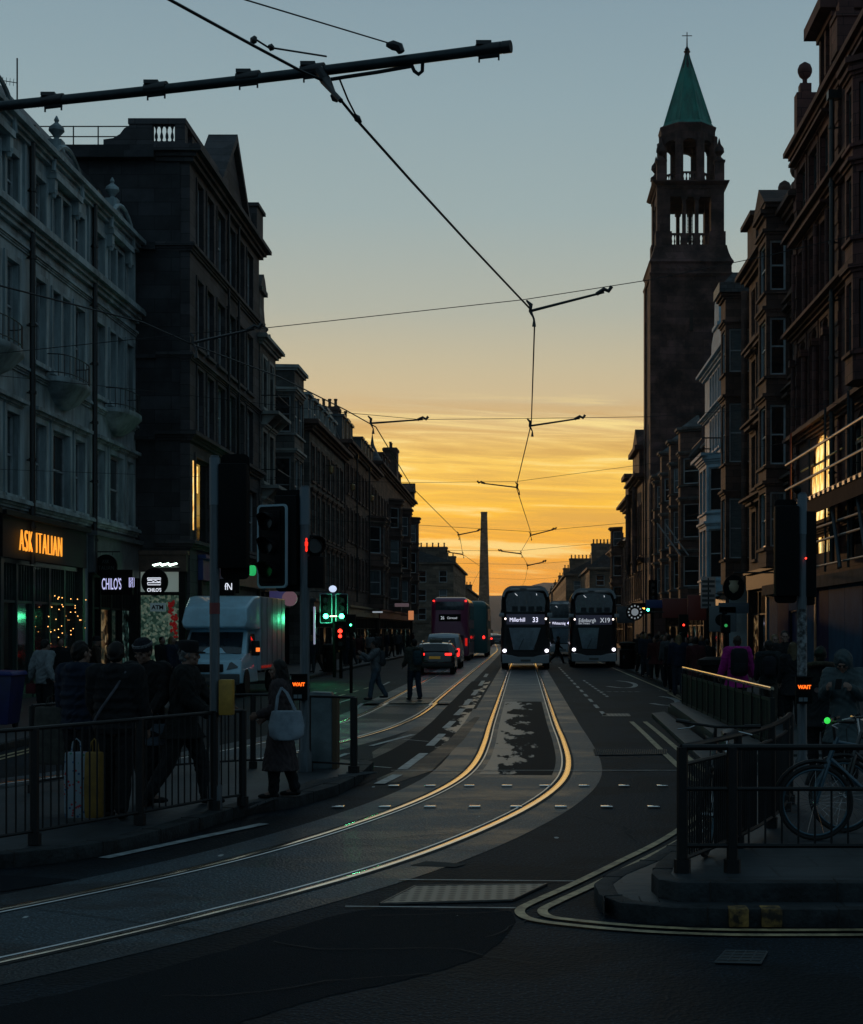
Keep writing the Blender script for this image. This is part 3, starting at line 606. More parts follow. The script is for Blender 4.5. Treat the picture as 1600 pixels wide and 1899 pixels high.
class Bld:
    """one tenement: local x along the street (left side: away from camera), local y into the block, front at y=0"""
    def __init__(s, name, label, side, X, Y0, Y1, H, m, dep=9, trim=None, cat='building'):
        s.side = side; s.L = Y1 - Y0; s.H = H; s.m = m; s.trim = trim or m; s.dep = dep; s.Y0, s.Y1, s.X = Y0, Y1, X
        s.t = thing(name, label, cat, (-X, Y0, 0) if side < 0 else (X, Y1, 0), R(90) if side < 0 else R(-90))
        s.ops = []; s.tr = MB(); s.style = 'sash'; s.sm = SASH; s.z0 = 0
    def u(s, Y): return Y - s.Y0 if s.side < 0 else s.Y1 - Y
    def span(s, Ya, Yb): a, b = s.u(Ya), s.u(Yb); return min(a, b), max(a, b)
    def U(s, px): return s.u(s.X * F / abs(VX - px))          # picture column -> position along this front
    def zz(s, px, py): return CH + (HY - py) * s.X / abs(VX - px)
    def win(s, a, b, z0, z1, sur=True, hood=0, style=None, gm=None, w=.14, arch=False, sm=None, tilt=0, p=.05, nopane=False, dep=.15):
        if a > b: a, b = b, a
        s.ops.append((a, b, z0, z1)); st = style or s.style
        o = window(s.t, a, dep, z0, b - a, z1 - z0, st, sm or s.sm, 0, gm, tilt, nopane)
        if sur:
            k = (round(b - a, 2), round(z1 - z0, 2), w, hood, p, arch, s.trim.name)
            if k not in SC: q = MB(); surround(q, 0, b - a, 0, z1 - z0, w=w, hood=hood, p=p); (archfill(q, 0, b - a, 0, z1 - z0, y=-.004) if arch else 0); SC[k] = q.mesh('window_surround', s.trim, 0)
            link('window_surround', SC[k], o, (0, -dep, 0))
        return o
    def finish(s, roof='flat', rh=2.5, rm=None, z0=None):
        mb = MB(); z0 = s.z0; wallgrid(mb, 0, s.L, z0, s.H, s.ops)
        for q in ([(0, 0, z0), (0, 0, s.H), (0, s.dep, s.H), (0, s.dep, z0)], [(s.L, 0, z0), (s.L, s.dep, z0), (s.L, s.dep, s.H), (s.L, 0, s.H)],
                  [(0, s.dep, z0), (0, s.dep, s.H), (s.L, s.dep, s.H), (s.L, s.dep, z0)], [(0, 0, s.H), (s.L, 0, s.H), (s.L, s.dep, s.H), (0, s.dep, s.H)]): mb.face(q)
        mb.keep = True; s.wall = mb.build('wall', s.m, s.t, smooth=0)
        if s.tr.v: s.tr.build('stone_dressings', s.trim, s.t, smooth=40)
        if roof == 'pitch':
            r = MB(); r.prism([(.15, s.H), (s.dep - .15, s.H), (s.dep * .62, s.H + rh), (s.dep * .38, s.H + rh)], 'x', .05, s.L - .05); r.build('roof', rm or SLATE, s.t, smooth=0)
        if roof == 'mansard':
            r = MB(); r.prism([(.3, s.H), (s.dep - .3, s.H), (s.dep - 1.3, s.H + rh), (1.3, s.H + rh)], 'x', .05, s.L - .05); r.build('roof', rm or SLATE, s.t, smooth=0)
        return s
    def corn(s, z, h, p, dent=0, u0=0, u1=None, name='cornice', m=None, **k): return cornice(s.t, u0, s.L if u1 is None else u1, z, h, p, m or s.trim, s.dep, dent=dent, name=name, **k)
    def pipe(s, u, z0, z1, r=.06, y=-.12, m=None):
        mb = MB(); mb.cyl((u, y, z0), (u, y, z1), r, n=8); z = z0 + 1
        while z < z1: mb.cyl((u, y, z), (u, y, z + .09), r * 1.35, n=8); mb.box(u - .03, y, z + .02, u + .03, 0, z + .06); z += 1.9
        mb.box(u - r * 1.8, y - r * 1.6, z1 - .02, u + r * 1.8, -.01, z1 + .25); return mb.build('downpipe', m or PIPE, s.t)
    def bay(s, ua, ub, p, z0, z1, floors, m=None, w2=None, cants=True, style=None, sm=None, top=None, gm=None):
        """canted bay: floors = [(z_sill, z_head)], a window on the front and on each canted side"""
        m = m or s.m; c = min(p * .9, (ub - ua) * .3) if cants else .02; b = MB(); poly = [(ua, 0), (ua + c, -p), (ub - c, -p), (ub, 0)]
        root = link('bay', None, s.t); segs = [(poly[i], poly[i + 1]) for i in range(3)]
        for (a, d) in segs:
            Ln = math.hypot(d[0] - a[0], d[1] - a[1]); ang = math.atan2(d[1] - a[1], d[0] - a[0]); ops = []
            if Ln > .8:
                mg = .2 if Ln > 1.2 else .16; nn = 2 if Ln > 2.6 else 1; ww = (Ln - mg * (nn + 1)) / nn
                for k in range(nn):
                    for f0, f1 in floors: ops.append((mg + k * (ww + mg), mg + k * (ww + mg) + ww, f0, f1))
            g_ = MB(); wallgrid(g_, 0, Ln, z0, z1, ops, dep=.16); M = Matrix.Translation((a[0], a[1], 0)) @ Matrix.Rotation(ang, 4, 'Z'); b.add(g_, M)
            for o in ops:
                q = M @ Vector((o[0], .09, o[2])); window(root, q.x, q.y, q.z, o[1] - o[0], o[3] - o[2], style or s.style, sm or s.sm, ang, gm)
        b.face([(x, y, z1) for x, y in poly]); b.face([(x, y, z0) for x, y in reversed(poly)]); b.keep = True; bw = b.build('bay_wall', m, root, smooth=0)
        def ringm(z, h, q):
            tb = MB()
            pl = [(ua - q, .01), (ua + c - q * .5, -p - q), (ub - c + q * .5, -p - q), (ub + q, .01)]; tb.prism(pl, 'z', z, z + h); tb.build('bay_moulding', s.trim, root, smooth=0)
        for f0, f1 in floors:
            ringm(f0 - .16, .10, .10); ringm(f1 + .22, .10, .07); ringm(f1 + .322, .12, .16)
        ringm(z1 - .28, .12, .12); ringm(z1 - .158, .17, .24)
        if top:
            tm = MB(); pl = [(ua, 0), (ua + c, -p), (ub - c, -p), (ub, 0)]; cx = (ua + ub) / 2
            tm.rings([[(x, y, z1) for x, y in pl], [(cx + (x - cx) * .1, y * .1 - .02, z1 + top) for x, y in pl]]); tm.build('bay_roof', SLATE, root, smooth=0)
        return root
def dormer(par, u, z, w, h, y0=.5, dd=1.6, m=None, sm=None, gm=None, style='sash', roofm=None):
    d = link('dormer', None, par); mb = MB(); t = .14; mb.box(u - w / 2, y0, z, u - w / 2 + t, y0 + dd, z + h); mb.box(u + w / 2 - t, y0, z, u + w / 2, y0 + dd, z + h)
    mb.box(u - w / 2 - .1, y0 - .12, z + h, u + w / 2 + .1, y0 + dd, z + h + .16); mb.box(u - w / 2 + t, y0 + .05, z, u + w / 2 - t, y0 + .15, z + .15); mb.build('dormer_frame', m or LEAD, d, smooth=0)
    window(d, u - w / 2 + t + .002, y0 + .06, z + .152, w - 2 * t - .004, h - .154, style, sm or SASH, 0, gm); return d
# ------------------------------------------------------------------ shopfront kit
TEALF = mat('dark_green_joinery', (.022, .050, .045), .45, nscale=4, namt=.3); DARKF = mat('dark_joinery', (.012, .013, .015), .65, nscale=4, namt=.3, spec=.15)
BROWNF = mat('brown_fascia', (.10, .06, .045), .55, nscale=3, namt=.4); GREYF = mat('grey_fascia', (.10, .11, .12), .5, nscale=3, namt=.3)
REDF = mat('red_fascia', (.22, .02, .015), .5); BLUEF = mat('blue_fascia', (.02, .05, .20), .5); CREAMF = mat('cream_fascia', (.30, .24, .16), .55, nscale=3, namt=.3)
SHOPG = mat('shop_glass', (.014, .016, .018), .06, spec=.7)
def lit(name, c, s): return mat(name, c, .5, emit=c, estr=s)
def interior(name, cs, s, sc):
    m = mat(name, (.02, .02, .02), .12); nt = m.node_tree; b_ = nt.nodes['Principled BSDF']; t_ = N(nt, 'ShaderNodeTexCoord'); v_ = N(nt, 'ShaderNodeTexVoronoi'); v_.distance = 'CHEBYCHEV'; v_.inputs['Scale'].default_value = sc; nt.links.new(t_.outputs['Object'], v_.inputs['Vector']); n_ = N(nt, 'ShaderNodeTexNoise'); n_.inputs['Scale'].default_value = sc * .5; nt.links.new(t_.outputs['Object'], n_.inputs['Vector'])
    r_ = ramp(nt, [(0, (0, 0, 0)), (.35, cs[0]), (.6, cs[1]), (.85, cs[2]), (1, cs[3])], v_.outputs['Color']); f_ = ramp(nt, [(0, 0), (.42, .1), (.6, 1), (1, 1)], n_.outputs[0]); nt.links.new(mixc(nt, 1, r_.outputs[0], f_.outputs[0], 'MULTIPLY'), b_.inputs['Emission Color']); b_.inputs['Emission Strength'].default_value = s; return m
SHOPW = interior('lit_shop_interior', ((.05, .02, .01), (.30, .16, .06), (.55, .38, .18), (.8, .7, .5)), .34, 4.5); SHOPC = interior('cool_lit_interior', ((.01, .03, .03), (.08, .20, .18), (.25, .40, .36), (.6, .75, .7)), .26, 5.5)
def shopfront(b, Ya, Yb, zt=4.2, n=4, fm=DARKF, fas=BROWNF, fh=.75, door=1, gl=None, lab=None, proj=.14):
    ua, ub = b.span(Ya, Yb); b.ops.append((ua, ub, .0, zt)); s = link('shopfront', None, b.t)
    if lab: s['label'] = lab
    W = ub - ua; mb = MB(); w_ = W / n
    mb.box(ua, -proj, 0, ua + .22, .2, zt); mb.box(ub - .22, -proj, 0, ub, .2, zt)
    mb.box(ua + .22, .04, zt - .12, ub - .22, .2, zt)
    for i in range(n + 1):
        x = ua + .22 + (W - .44) * i / n
        if 0 < i < n: mb.box(x - .05, .03, .0, x + .05, .2, zt - .12)
    for i in range(n):
        x0 = ua + .22 + (W - .44) * i / n + .05; x1 = ua + .22 + (W - .44) * (i + 1) / n - .05
        mb.box(x0, .06, zt * .70, x1, .16, zt * .70 + .07)
        if i != door: mb.box(x0, .05, .0, x1, .18, .55)
        else: mb.box(x0, .06, 0, x0 + .07, .16, zt * .7); mb.box(x1 - .07, .06, 0, x1, .16, zt * .7); mb.box(x0 + .07, .06, 0, x1 - .07, .16, .25)
        for k in range(1, 6): xx = x0 + (x1 - x0) * k / 6; mb.box(xx - .012, .08, zt * .7 + .07, xx + .012, .14, zt - .12)
    mb.build('shop_frame', fm, s, smooth=0)
    for i in range(n):
        x0 = ua + .22 + (W - .44) * i / n + .05; x1 = ua + .22 + (W - .44) * (i + 1) / n - .05
        p = MB(); p.box(x0 - .04, .145, .1, x1 + .04, .15, zt - .06); g_ = gl[i % len(gl)] if gl else SHOPG
        p.build('shop_window', g_, s, smooth=0)
    f = MB(); f.box(ua - .02, -proj - .05, zt + .003, ub + .02, .0, zt + fh); f.box(ua - .08, -proj - .18, zt + fh + .002, ub + .08, .0, zt + fh + .14); f.build('fascia', fas, s, smooth=0)
    return s
# ================================================================== LEFT SIDE
b = Bld('tenement', 'pale stuccoed four storey tenement with urn topped pediments above the amber lettered restaurant', -1, 14, 29.7, 54.6, 16.0, ST_WHITE, 10)
for Yp in (30.1, 36.35, 42.6, 48.8):
    w_ = []
    for (a, c, dbl_) in ((.65, 1.6, 0), (2.25, 3.95, 1), (4.5, 5.5, 0)):
        if Yp > 48 and a == 4.5: a, c = 4.45, 5.35
        ua = Yp + a - 29.7; ub = Yp + c - 29.7
        for (z0, z1, hood) in ((5.75, 8.0, 1), (9.76, 12.16, 0), (13.72, 15.1, 0)):
            if dbl_ and not hood:
                m_ = (ua + ub) / 2
                b.win(ua, m_ - .09, z0, z1, w=.10); b.win(m_ + .09, ub, z0, z1, w=.10)
            else: b.win(ua, ub, z0, z1, w=.18, hood=.18 if hood else 0)
    # pedimented dormer head with an urn over the double light
    m_ = Yp + 3.1 - 29.7; t = MB(); hw = 1.35
    t.box(m_ - hw, -.30, 15.32, m_ + hw, .5, 15.5)
    arc = [(m_ - hw, 15.5)] + [(m_ + hw * math.cos(math.pi * (1 - k / 12)), 15.5 + .95 * math.sin(math.pi * k / 12)) for k in range(1, 12)] + [(m_ + hw, 15.5)]
    t.prism(arc, 'y', -.14, .5)
    arc2 = [(m_ + (hw + .1) * math.cos(math.pi * (1 - k / 12)), 15.5 + 1.07 * math.sin(math.pi * k / 12)) for k in range(13)]
    for k in range(12): t.cyl((arc2[k][0], -.24, arc2[k][1]), (arc2[k + 1][0], -.24, arc2[k + 1][1]), .07, n=6)
    for sx in (-1, 1): t.box(m_ + sx * (hw - .16) - .13, -.24, 14.9, m_ + sx * (hw - .16) + .13, 0, 15.32); t.cyl((m_ + sx * (hw - .16), -.16, 14.78), (m_ + sx * (hw - .16), -.16, 15.0), .07, .13, 8)
    t.build('pediment', ST_WHITE, b.t); t = MB(); urn(t, m_, .12, 16.5, 1.0); t.build('urn_finial', ST_WHITE, b.t)
    # balcony at the second floor
    bal = link('balcony', None, b.t); t = MB(); n = 12; wd = 1.5; rs = []
    for (f_, z) in ((.25, 8.72), (.6, 8.95), (.95, 9.32), (1.0, 9.36), (1.0, 9.5)):
        rs.append([(m_ - wd * f_, 0, z)] + [(m_ + wd * f_ * math.cos(math.pi * (1 - k / n)) , -.75 * f_ * (math.sin(math.pi * k / n)) ** .5, z) for k in range(1, n)] + [(m_ + wd * f_, 0, z)])
    t.rings(rs); t.build('balcony_slab', ST_WHITE, bal, smooth=50)
    t = MB(); pts = [(m_ + (wd - .08) * math.cos(math.pi * (1 - k / n)), -.70 * (math.sin(math.pi * k / n)) ** .5, 0) for k in range(n + 1)]
    for z in (9.62, 10.15): t.tube([(x, y, z) for x, y, _ in pts], .018, 5)
    for x, y, _ in pts: t.cyl((x, y, 9.5), (x, y, 10.15), .012, n=5)
    t.build('iron_railing', PIPE, bal)
    b.pipe(Yp - 29.7, 3.9, 16.0 if Yp > 40 else 15.8, .085, -.16)
    t = MB(); t.box(Yp - 29.7 - .35, -.07, 13.6, Yp - 29.7 - .18, .0, 15.7); t.box(Yp - 29.7 + .18, -.07, 13.6, Yp - 29.7 + .35, 0, 15.7); t.build('pilaster', ST_WHITE, b.t, smooth=0)
b.corn(15.68, .42, .42); b.corn(13.1, .5, .38, name='storey_cornice'); b.corn(12.62, .2, .12, name='string_course'); b.corn(9.2, .22, .14, name='string_course'); b.corn(5.38, .28, .22, name='sill_course')
gl_ = [SHOPG, mat('restaurant_glass', (.02, .035, .035), .07, spec=.7, nscale=2.2, namt=.6)]
shopfront(b, 40.2, 47.9, 4.0, 5, TEALF, DARKF, 1.12, 1, gl_, proj=.10); shopfront(b, 48.6, 54.4, 3.9, 4, DARKF, GREYF, 1.2, 2, [SHOPG, SHOPW, SHOPG, SHOPC])
shopfront(b, 33, 39.6, 4.0, 4, TEALF, DARKF, 1.12, 2)
b.finish('mansard', 2.0); chimney(b.t, 12.3, 2.0, 16.9, 1.0, 1.6, 1.3, 3, ST_WHITE, 'y')
t = MB(); t.cyl((10.6, 1.0, 16.0), (10.6, 1.0, 18.5), .14, n=12); t.lathe((10.6, 1.0, 18.5), [(.14, 0), (.22, .04), (.2, .12), (.02, .2)], 12); t.build('flue', mat('galvanised_steel', (.30, .32, .33), .4, .7), b.t)
AMB = lit('amber_neon', (1.0, .38, .04), .95)
p0 = P(35, 1026, 14 * F / (970 - 35)); u0 = b.U(36); 
u0 = b.u(13.78 * F / (970 - 36)); text('ASK ITALIAN', .90, AMB, b.t, (u0, -.22, 4.21), sx=.62, name='sign_lettering', ext=.02, bold=-.026, sp=1.22)
lm_ = bpy.data.lights.new('sign_glow', 'AREA'); lm_.energy = 6; lm_.color = (1, .5, .12); lm_.shape = 'RECTANGLE'; lm_.size = 4.2; lm_.size_y = .6; link('sign_glow', lm_, b.t, (u0 + 2.1, -.35, 4.5), (R(90), 0, 0))
# strings of small bulbs in the restaurant windows
sb = MB(); rnd = random.Random(4)
for k in range(46):
    px = rnd.choice((88, 94, 100, 107, 113, 131, 137, 143, 149, 156)) + rnd.uniform(-2.5, 2.5); py = rnd.uniform(1104, 1212); u = b.U(px); sb.ell((u, -.04, b.zz(px, py)), .015, 6, 4)
sb.build('string_lights', lit('warm_bulb', (1, .45, .12), 3.2), b.t)
# tv aerial on the roof
t = thing('tv_aerial', 'spiky television aerials on the roof at the top left', 'aerial', (-14.34, 42.8, 15.5)); mb = MB(); mb.cyl((0, 0, -1), (0, 0, 2.75), .022, n=6)
for z, a, ln in ((2.05, 200, 1.0), (1.4, 20, 1.0), (1.3, 120, .5)):
    d = Vector((math.cos(R(a)), .3 * math.sin(R(a)), .12)); mb.cyl((0, 0, z), d * ln + Vector((0, 0, z)), .012, n=4)
    for k in range(9): q = d * (ln * (k + 1) / 9.5) + Vector((0, 0, z)); mb.cyl(q + Vector((0, .02, .11)), q - Vector((0, .02, .11)), .007, n=4)
mb.build('aerial_elements', PIPE, t)
# ---------- the dark sandstone block
b = Bld('tenement', 'tall soot dark sandstone tenement with a balustraded corner parapet, next to the pale stucco one', -1, 12.05, 54.6, 68.9, 19.2, ST_DARK2, 16)
for (a, c) in ((55.75, 56.8), (57.5, 58.7), (59.45, 60.9), (61.6, 63.1), (63.7, 65.1), (65.8, 67.2)):
    for (z0, z1) in ((16.05, 18.6), (12.5, 15.0), (9.35, 11.7)): b.win(a - 54.6, c - 54.6, z0, z1, w=.12, p=.04)
b.win(55.5 - 54.6, 58.3 - 54.6, 5.3, 8.4, w=.16, gm=GLASS, style='plain', sm=SASHD)
for a, c in ((59.6, 61.8), (63, 65.2), (66, 68)): b.win(a - 54.6, c - 54.6, 5.5, 8.2, w=.14)
t = link('gold_emissive_panes', None, b.t)  # strips emit gold where sunset would glance off the glass
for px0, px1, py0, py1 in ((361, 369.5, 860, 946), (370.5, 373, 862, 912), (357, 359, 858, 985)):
    ua, ub = b.U(px0), b.U(px1); g_ = MB(); g_.box(0, 0, 0, ub - ua, .008, b.zz(365, py0) - b.zz(365, py1)); g_.build('pane', GOLDGLOW, t, (ua, .12 if px0 > 358 else -.012, b.zz(365, py1)), (0, 0, 0), smooth=0)
b.corn(18.95, .55, .5, dent=.35); b.corn(15.75, .3, .22, name='string_course'); b.corn(11.85, .24, .16, name='string_course'); b.corn(8.9, .36, .3, name='string_course'); b.corn(5.0, .3, .25, name='sill_course')
for u in (60.9 - 54.6 + .33, 63.4 - 54.6): b.pipe(u, 4.6, 19.0, .05)
b.finish('flat')
# side wall facing the camera: cladding of coarser dark ashlar with courses carried round
sw = MB(); sw.box(-.06, .35, 0, -.003, 15.9, 19.2); sw.build('gable_wall', ST_DARK, b.t, smooth=0)
for z, h, p in ((19.0, .5, .42), (15.75, .3, .2), (11.85, .3, .16), (8.9, .36, .2)): cc = MB(); cc.box(-p - .06, 1.2, z, -.064, 15.9, z + h * .5); cc.box(-p * .6 - .06, 1.2, z + h * .5 + .002, -.064, 15.9, z + h); cc.build('string_course', ST_DARK, b.t, smooth=0)
# parapet
pa = MB()
pa.box(-.12, .15, 19.5, 1.6, .45, 19.68); pa.box(-.12, .452, 19.5, .18, 2.3, 19.68); pa.box(-.15, .12, 20.30, 14.3, .48, 20.5); pa.box(-.15, .482, 20.30, .2, 2.2, 20.5)
pa.box(-.12, .15, 19.682, .3, .52, 20.298); pa.box(-.1, 1.33, 19.682, .16, 2.1, 20.298); pa.box(1.2, .17, 19.5, 14.2, .43, 20.298)
baluster_run(pa, .55, 1.32, 19.68, .62, .02, .08, .19, .06, 'y')
pa.prism([(2.1, 19.5), (2.1, 20.3), (2.35, 20.15), (2.5, 19.95), (2.75, 19.8), (3.1, 19.75), (3.1, 19.5)], 'x', -.1, .16); pa.build('parapet', ST_DARK2, b.t)
gb = MB(); gb.prism([(5.6, 19.7), (11.4, 19.7), (8.5, 22.3)], 'y', .1, 1.0); gb.prism([(5.3, 19.9), (8.5, 22.75), (11.7, 19.9), (11.5, 19.75), (8.5, 22.42), (5.5, 19.75)], 'y', -.12, 1.1)
gb.box(12.6, -.2, 19.5, 14.2, .6, 20.9); gb.box(12.5, -.3, 20.9, 14.35, .7, 21.05); gb.build('gable', ST_DARK2, b.t, smooth=0)
rl = MB()
for z in (20.35, 19.98): rl.cyl((.3, 2.2, z), (.3, 9.5, z), .022, n=6)
for y in (3.4, 4.3, 6.1, 7.9, 9.5): rl.cyl((.3, y, 19.2), (.3, y, 20.37), .025, n=6)
rl.build('roof_railing', PIPE, b.t)
cs = MB(); cs.box(.6, 2.6, 19.2, 12, 3.0, 19.62); cs.box(.6, 3, 19.2, 12, 12, 19.5); cs.build('roof', SLATE, b.t, smooth=0)
# shop on the return wall (lit florist window) and street shops
sf = link('shopfront', None, b.t); sf['label'] = 'bright corner shop window on the return wall'
m_ = MB(); m_.box(-.35, .05, 4.15, -.065, 2.0, 4.75); m_.box(-.42, .0, 4.752, -.065, 2.0, 4.9); m_.build('fascia', BROWNF, sf, smooth=0)
m_ = MB(); m_.box(-.25, .1, 0, -.065, .35, 4.14); m_.box(-.25, 1.75, 0, -.065, 2.0, 4.14); m_.box(-.22, .352, 0, -.066, 1.748, .7); m_.box(-.2, .352, 3.3, -.066, 1.748, 3.42); m_.build('shop_frame', DARKF, sf, smooth=0)
LW = mat('lit_window_display', (.1, .15, .12), .3); ntl = LW.node_tree; bl = ntl.nodes['Principled BSDF']; tcn = N(ntl, 'ShaderNodeTexCoord'); v1 = N(ntl, 'ShaderNodeTexVoronoi'); v1.inputs['Scale'].default_value = 13; ntl.links.new(tcn.outputs['Object'], v1.inputs['Vector'])
r1 = ramp(ntl, [(0, (.01, .03, .02)), (.35, (.05, .13, .09)), (.6, (.22, .40, .31)), (.8, (.5, .62, .45)), (1, (.6, .7, .6))], v1.outputs['Color']); ntl.links.new(r1.outputs[0], bl.inputs['Emission Color']); bl.inputs['Emission Strength'].default_value = .13
m_ = MB(); m_.box(-.10, .352, .7, -.07, 1.748, 3.3); m_.build('shop_window', LW, sf, smooth=0); m_ = MB(); m_.box(-.12, .352, 3.42, -.07, 1.748, 4.14); m_.build('window_panel', lit('lit_white_panel', (.55, .66, .60), .16), sf, smooth=0)
rf = MB(); rnd = random.Random(2)
for k in range(70): z = rnd.uniform(1.4, 3.1); y = .42 + .22 * rnd.random() + (.1 if z > 2.6 else 0); rf.ell((-.14 - .05 * rnd.random(), y, z), rnd.uniform(.035, .07), 6, 4)
rf.build('flower_garland', mat('red_flowers', (.30, .03, .03), .6, nscale=30, namt=.8, emit=(.5, .02, .02), estr=.12), sf)
shopfront(b, 56, 61.5, 3.9, 3, DARKF, BLUEF, .8, 1, [SHOPG, SHOPW]); shopfront(b, 62, 68.5, 3.9, 4, DARKF, GREYF, .8, 1, [SHOPG, SHOPC])
# ---------- narrow building with the shaped dormer
b = Bld('tenement', 'narrow stone tenement with a scrolled dormer head and iron balconies, beyond the soot dark block', -1, 12.0, 68.9, 73.2, 15.4, ST_GREY, 9, ST_PALE)
for z0, z1, ar in ((12.3, 14.6, 1), (8.9, 11.2, 0), (5.4, 7.8, 0)):
    for a in (.6, 2.4): b.win(a, a + 1.1, z0, z1, w=.14, arch=bool(ar), hood=0 if ar else .15)
    t = MB(); t.box(.3, -.8, z0 - .35, 4.0, 0, z0 - .2); 
    for x in (.5, 2.1, 3.7): t.prism([(0, z0 - 1.0), (0, z0 - .36), (-.65, z0 - .36)], 'x', x, x + .14)
    t.build('balcony_slab', ST_PALE, b.t, smooth=0)
    t = MB(); t.tube([(.3, 0, z0 + .5), (.3, -.75, z0 + .5), (4.0, -.75, z0 + .5), (4.0, 0, z0 + .5)], .025, 5)
    for k in range(14): x = .3 + 3.7 * k / 13; t.cyl((x, -.75, z0 - .2), (x, -.75, z0 + .5), .012, n=4)
    t.build('iron_railing', PIPE, b.t)
b.corn(15.1, .45, .4, dent=.3); b.finish('mansard', 1.6)
t = MB(); t.box(.4, .1, 15.5, 1.6, .9, 17.6); t.box(.2, -.05, 17.6, 1.8, 1.0, 17.8); t.prism([(.2, 17.8), (.6, 18.25), (1.0, 18.5), (1.4, 18.25), (1.8, 17.8)], 'y', 0, .9)
t.prism([(1.6, 15.5), (1.6, 17), (1.9, 16.4), (2.3, 16.0), (2.9, 15.9), (3.4, 16.2), (3.8, 15.9), (4.1, 15.5)], 'y', .1, .5); urn(t, 3.5, .4, 15.9, .8); t.build('shaped_dormer', ST_GREY, b.t)
shopfront(b, 69.2, 72.9, 3.8, 3, DARKF, BROWNF, .7)
# ---------- building with the deep squared bay
b = Bld('tenement', 'grey tenement with one deep flat topped bay rising above its eaves on the left side', -1, 13.3, 73.2, 85.5, 14.6, ST_GREY, 10, ST_PALE)
b.bay(78.9 - 73.2, 82.3 - 73.2, 1.35, 3.9, 15.9, [(4.9, 7.0), (8.2, 11.1), (12.4, 14.3)], cants=False)
for a in (.8, 2.7, 10.0):
    for z0, z1 in ((5.0, 7.2), (8.4, 10.8), (11.9, 13.8)): b.win(a, a + 1.05, z0, z1, hood=.1)
b.corn(14.3, .5, .45, dent=.3); shopfront(b, 73.6, 85, 3.3, 6, DARKF, CREAMF, .55, 2, [SHOPG, SHOPW, SHOPG]); b.finish('mansard', 1.4); chimney(b.t, 11.2, 3, 15.2, 1.2, 2.2, 1.6, 4, ST_GREY, 'y')
# ---------- long building with lit dormers
b = Bld('tenement', 'long grey tenement with a row of six box dormers along its roof', -1, 12.1, 85.5, 102, 13.6, ST_GREY, 10, ST_BROWN)
for k in range(7):
    u = .7 + k * 2.28
    for z0, z1 in ((10.6, 12.6), (7.6, 9.8), (4.7, 6.8)): b.win(u, u + 1.15, z0, z1, hood=.12 if z0 < 9 else 0)
    if k < 6: dormer(b.t, u + .9, 13.95, 1.5, 1.55, .2, 1.8, ST_PALE)
b.corn(13.35, .6, .6, dent=.4); b.corn(7.1, .25, .2, name='string_course'); shopfront(b, 86, 101.5, 3.1, 8, DARKF, GREYF, .6, 3, [SHOPG, SHOPC, SHOPG, SHOPW]); b.finish('mansard', 1.9)
chimney(b.t, 13.6, 2.2, 14.3, 1.6, 1.4, 2.3, 0, ST_GREY); 
b = Bld('tenement', 'brown tenement with narrow slate dormers and two glazed bays, beyond the six box dormers', -1, 12.0, 102, 124, 14.6, ST_BROWN, 10, ST_BROWN)
for k in range(9):
    u = .7 + k * 2.42
    for z0, z1 in ((11.4, 13.4), (8.2, 10.4), (5.0, 7.2)):
        if not (z0 < 11 and k in (6, 7)): b.win(u, u + 1.1, z0, z1)
    if k in (0, 1, 2, 5, 6, 7, 8): dormer(b.t, u + .8, 14.9, 1.3, 1.7, .3, 1.7, LEAD)
b.bay(14.9, 18.6, 1.1, 3.7, 10.9, [(4.8, 6.7), (8.0, 10.1)]); b.bay(19.2, 21.8, 1.0, 3.7, 10.9, [(4.8, 6.7), (8.0, 10.1)])
b.corn(14.3, .6, .55, dent=.4); shopfront(b, 102.5, 123.5, 3.0, 9, DARKF, CREAMF, .6, 3, [SHOPG, SHOPW, SHOPC, SHOPG]); b.finish('mansard', 2.6)
for u in (5.6, 11.6): chimney(b.t, u, 2.0, 15.2, 1.1, 1.8, 2.7, 4, ST_BROWN, 'y')
for u in (4.9, 13.6): b.pipe(u, 4, 14.2, .06, -.25)
b = Bld('corner_tenement', 'last left tenement with a small spired turret and tall chimney on its steep roof', -1, 12.0, 124, 163, 15.6, ST_BROWN, 11, ST_BROWN)
for k in range(14):
    u = .8 + k * 2.7
    for z0, z1 in ((11.3, 13.2), (8.1, 10.3), (5.0, 7.2)): b.win(u, u + 1.15, z0, z1)
    if k in (3, 4, 5, 9, 10): dormer(b.t, u + .8, 15.95, 1.5, 1.6, .4, 1.8, ST_BROWN)
for u in (11, 22, 33): b.bay(u, u + 3.2, 1.0, 3.7, 13.8, [(4.8, 6.8), (8.0, 10.1), (11.2, 13.0)])
b.corn(15.3, .6, .6, dent=.45); shopfront(b, 124.5, 162, 3.0, 14, DARKF, REDF, .6, 5, [SHOPG, SHOPW, SHOPG, SHOPC]); b.finish('pitch', 3.6)
t = MB(); t.lathe((3.6, .75, 15.6), [(.85, 0), (.85, .5), (1.0, .55), (.9, .7), (.5, 1.4), (.16, 2.1), (.1, 2.5), (.02, 3.0)], 10); t.build('turret', SLATE, b.t)
chimney(b.t, 21.5, .75, 15.9, 2.2, 1.3, 3.6, 2, ST_BROWN); chimney(b.t, 11, 2.6, 16, 1.6, 1.6, 2.4, 3, ST_BROWN)
t = MB(); t.box(37.6, -.3, 15.9, 39.1, 1.6, 16.8); t.prism([(37.4, 16.8), (39.3, 16.8), (38.35, 17.8)], 'y', -.4, 1.6); t.build('gablet', ST_BROWN, b.t, smooth=0)
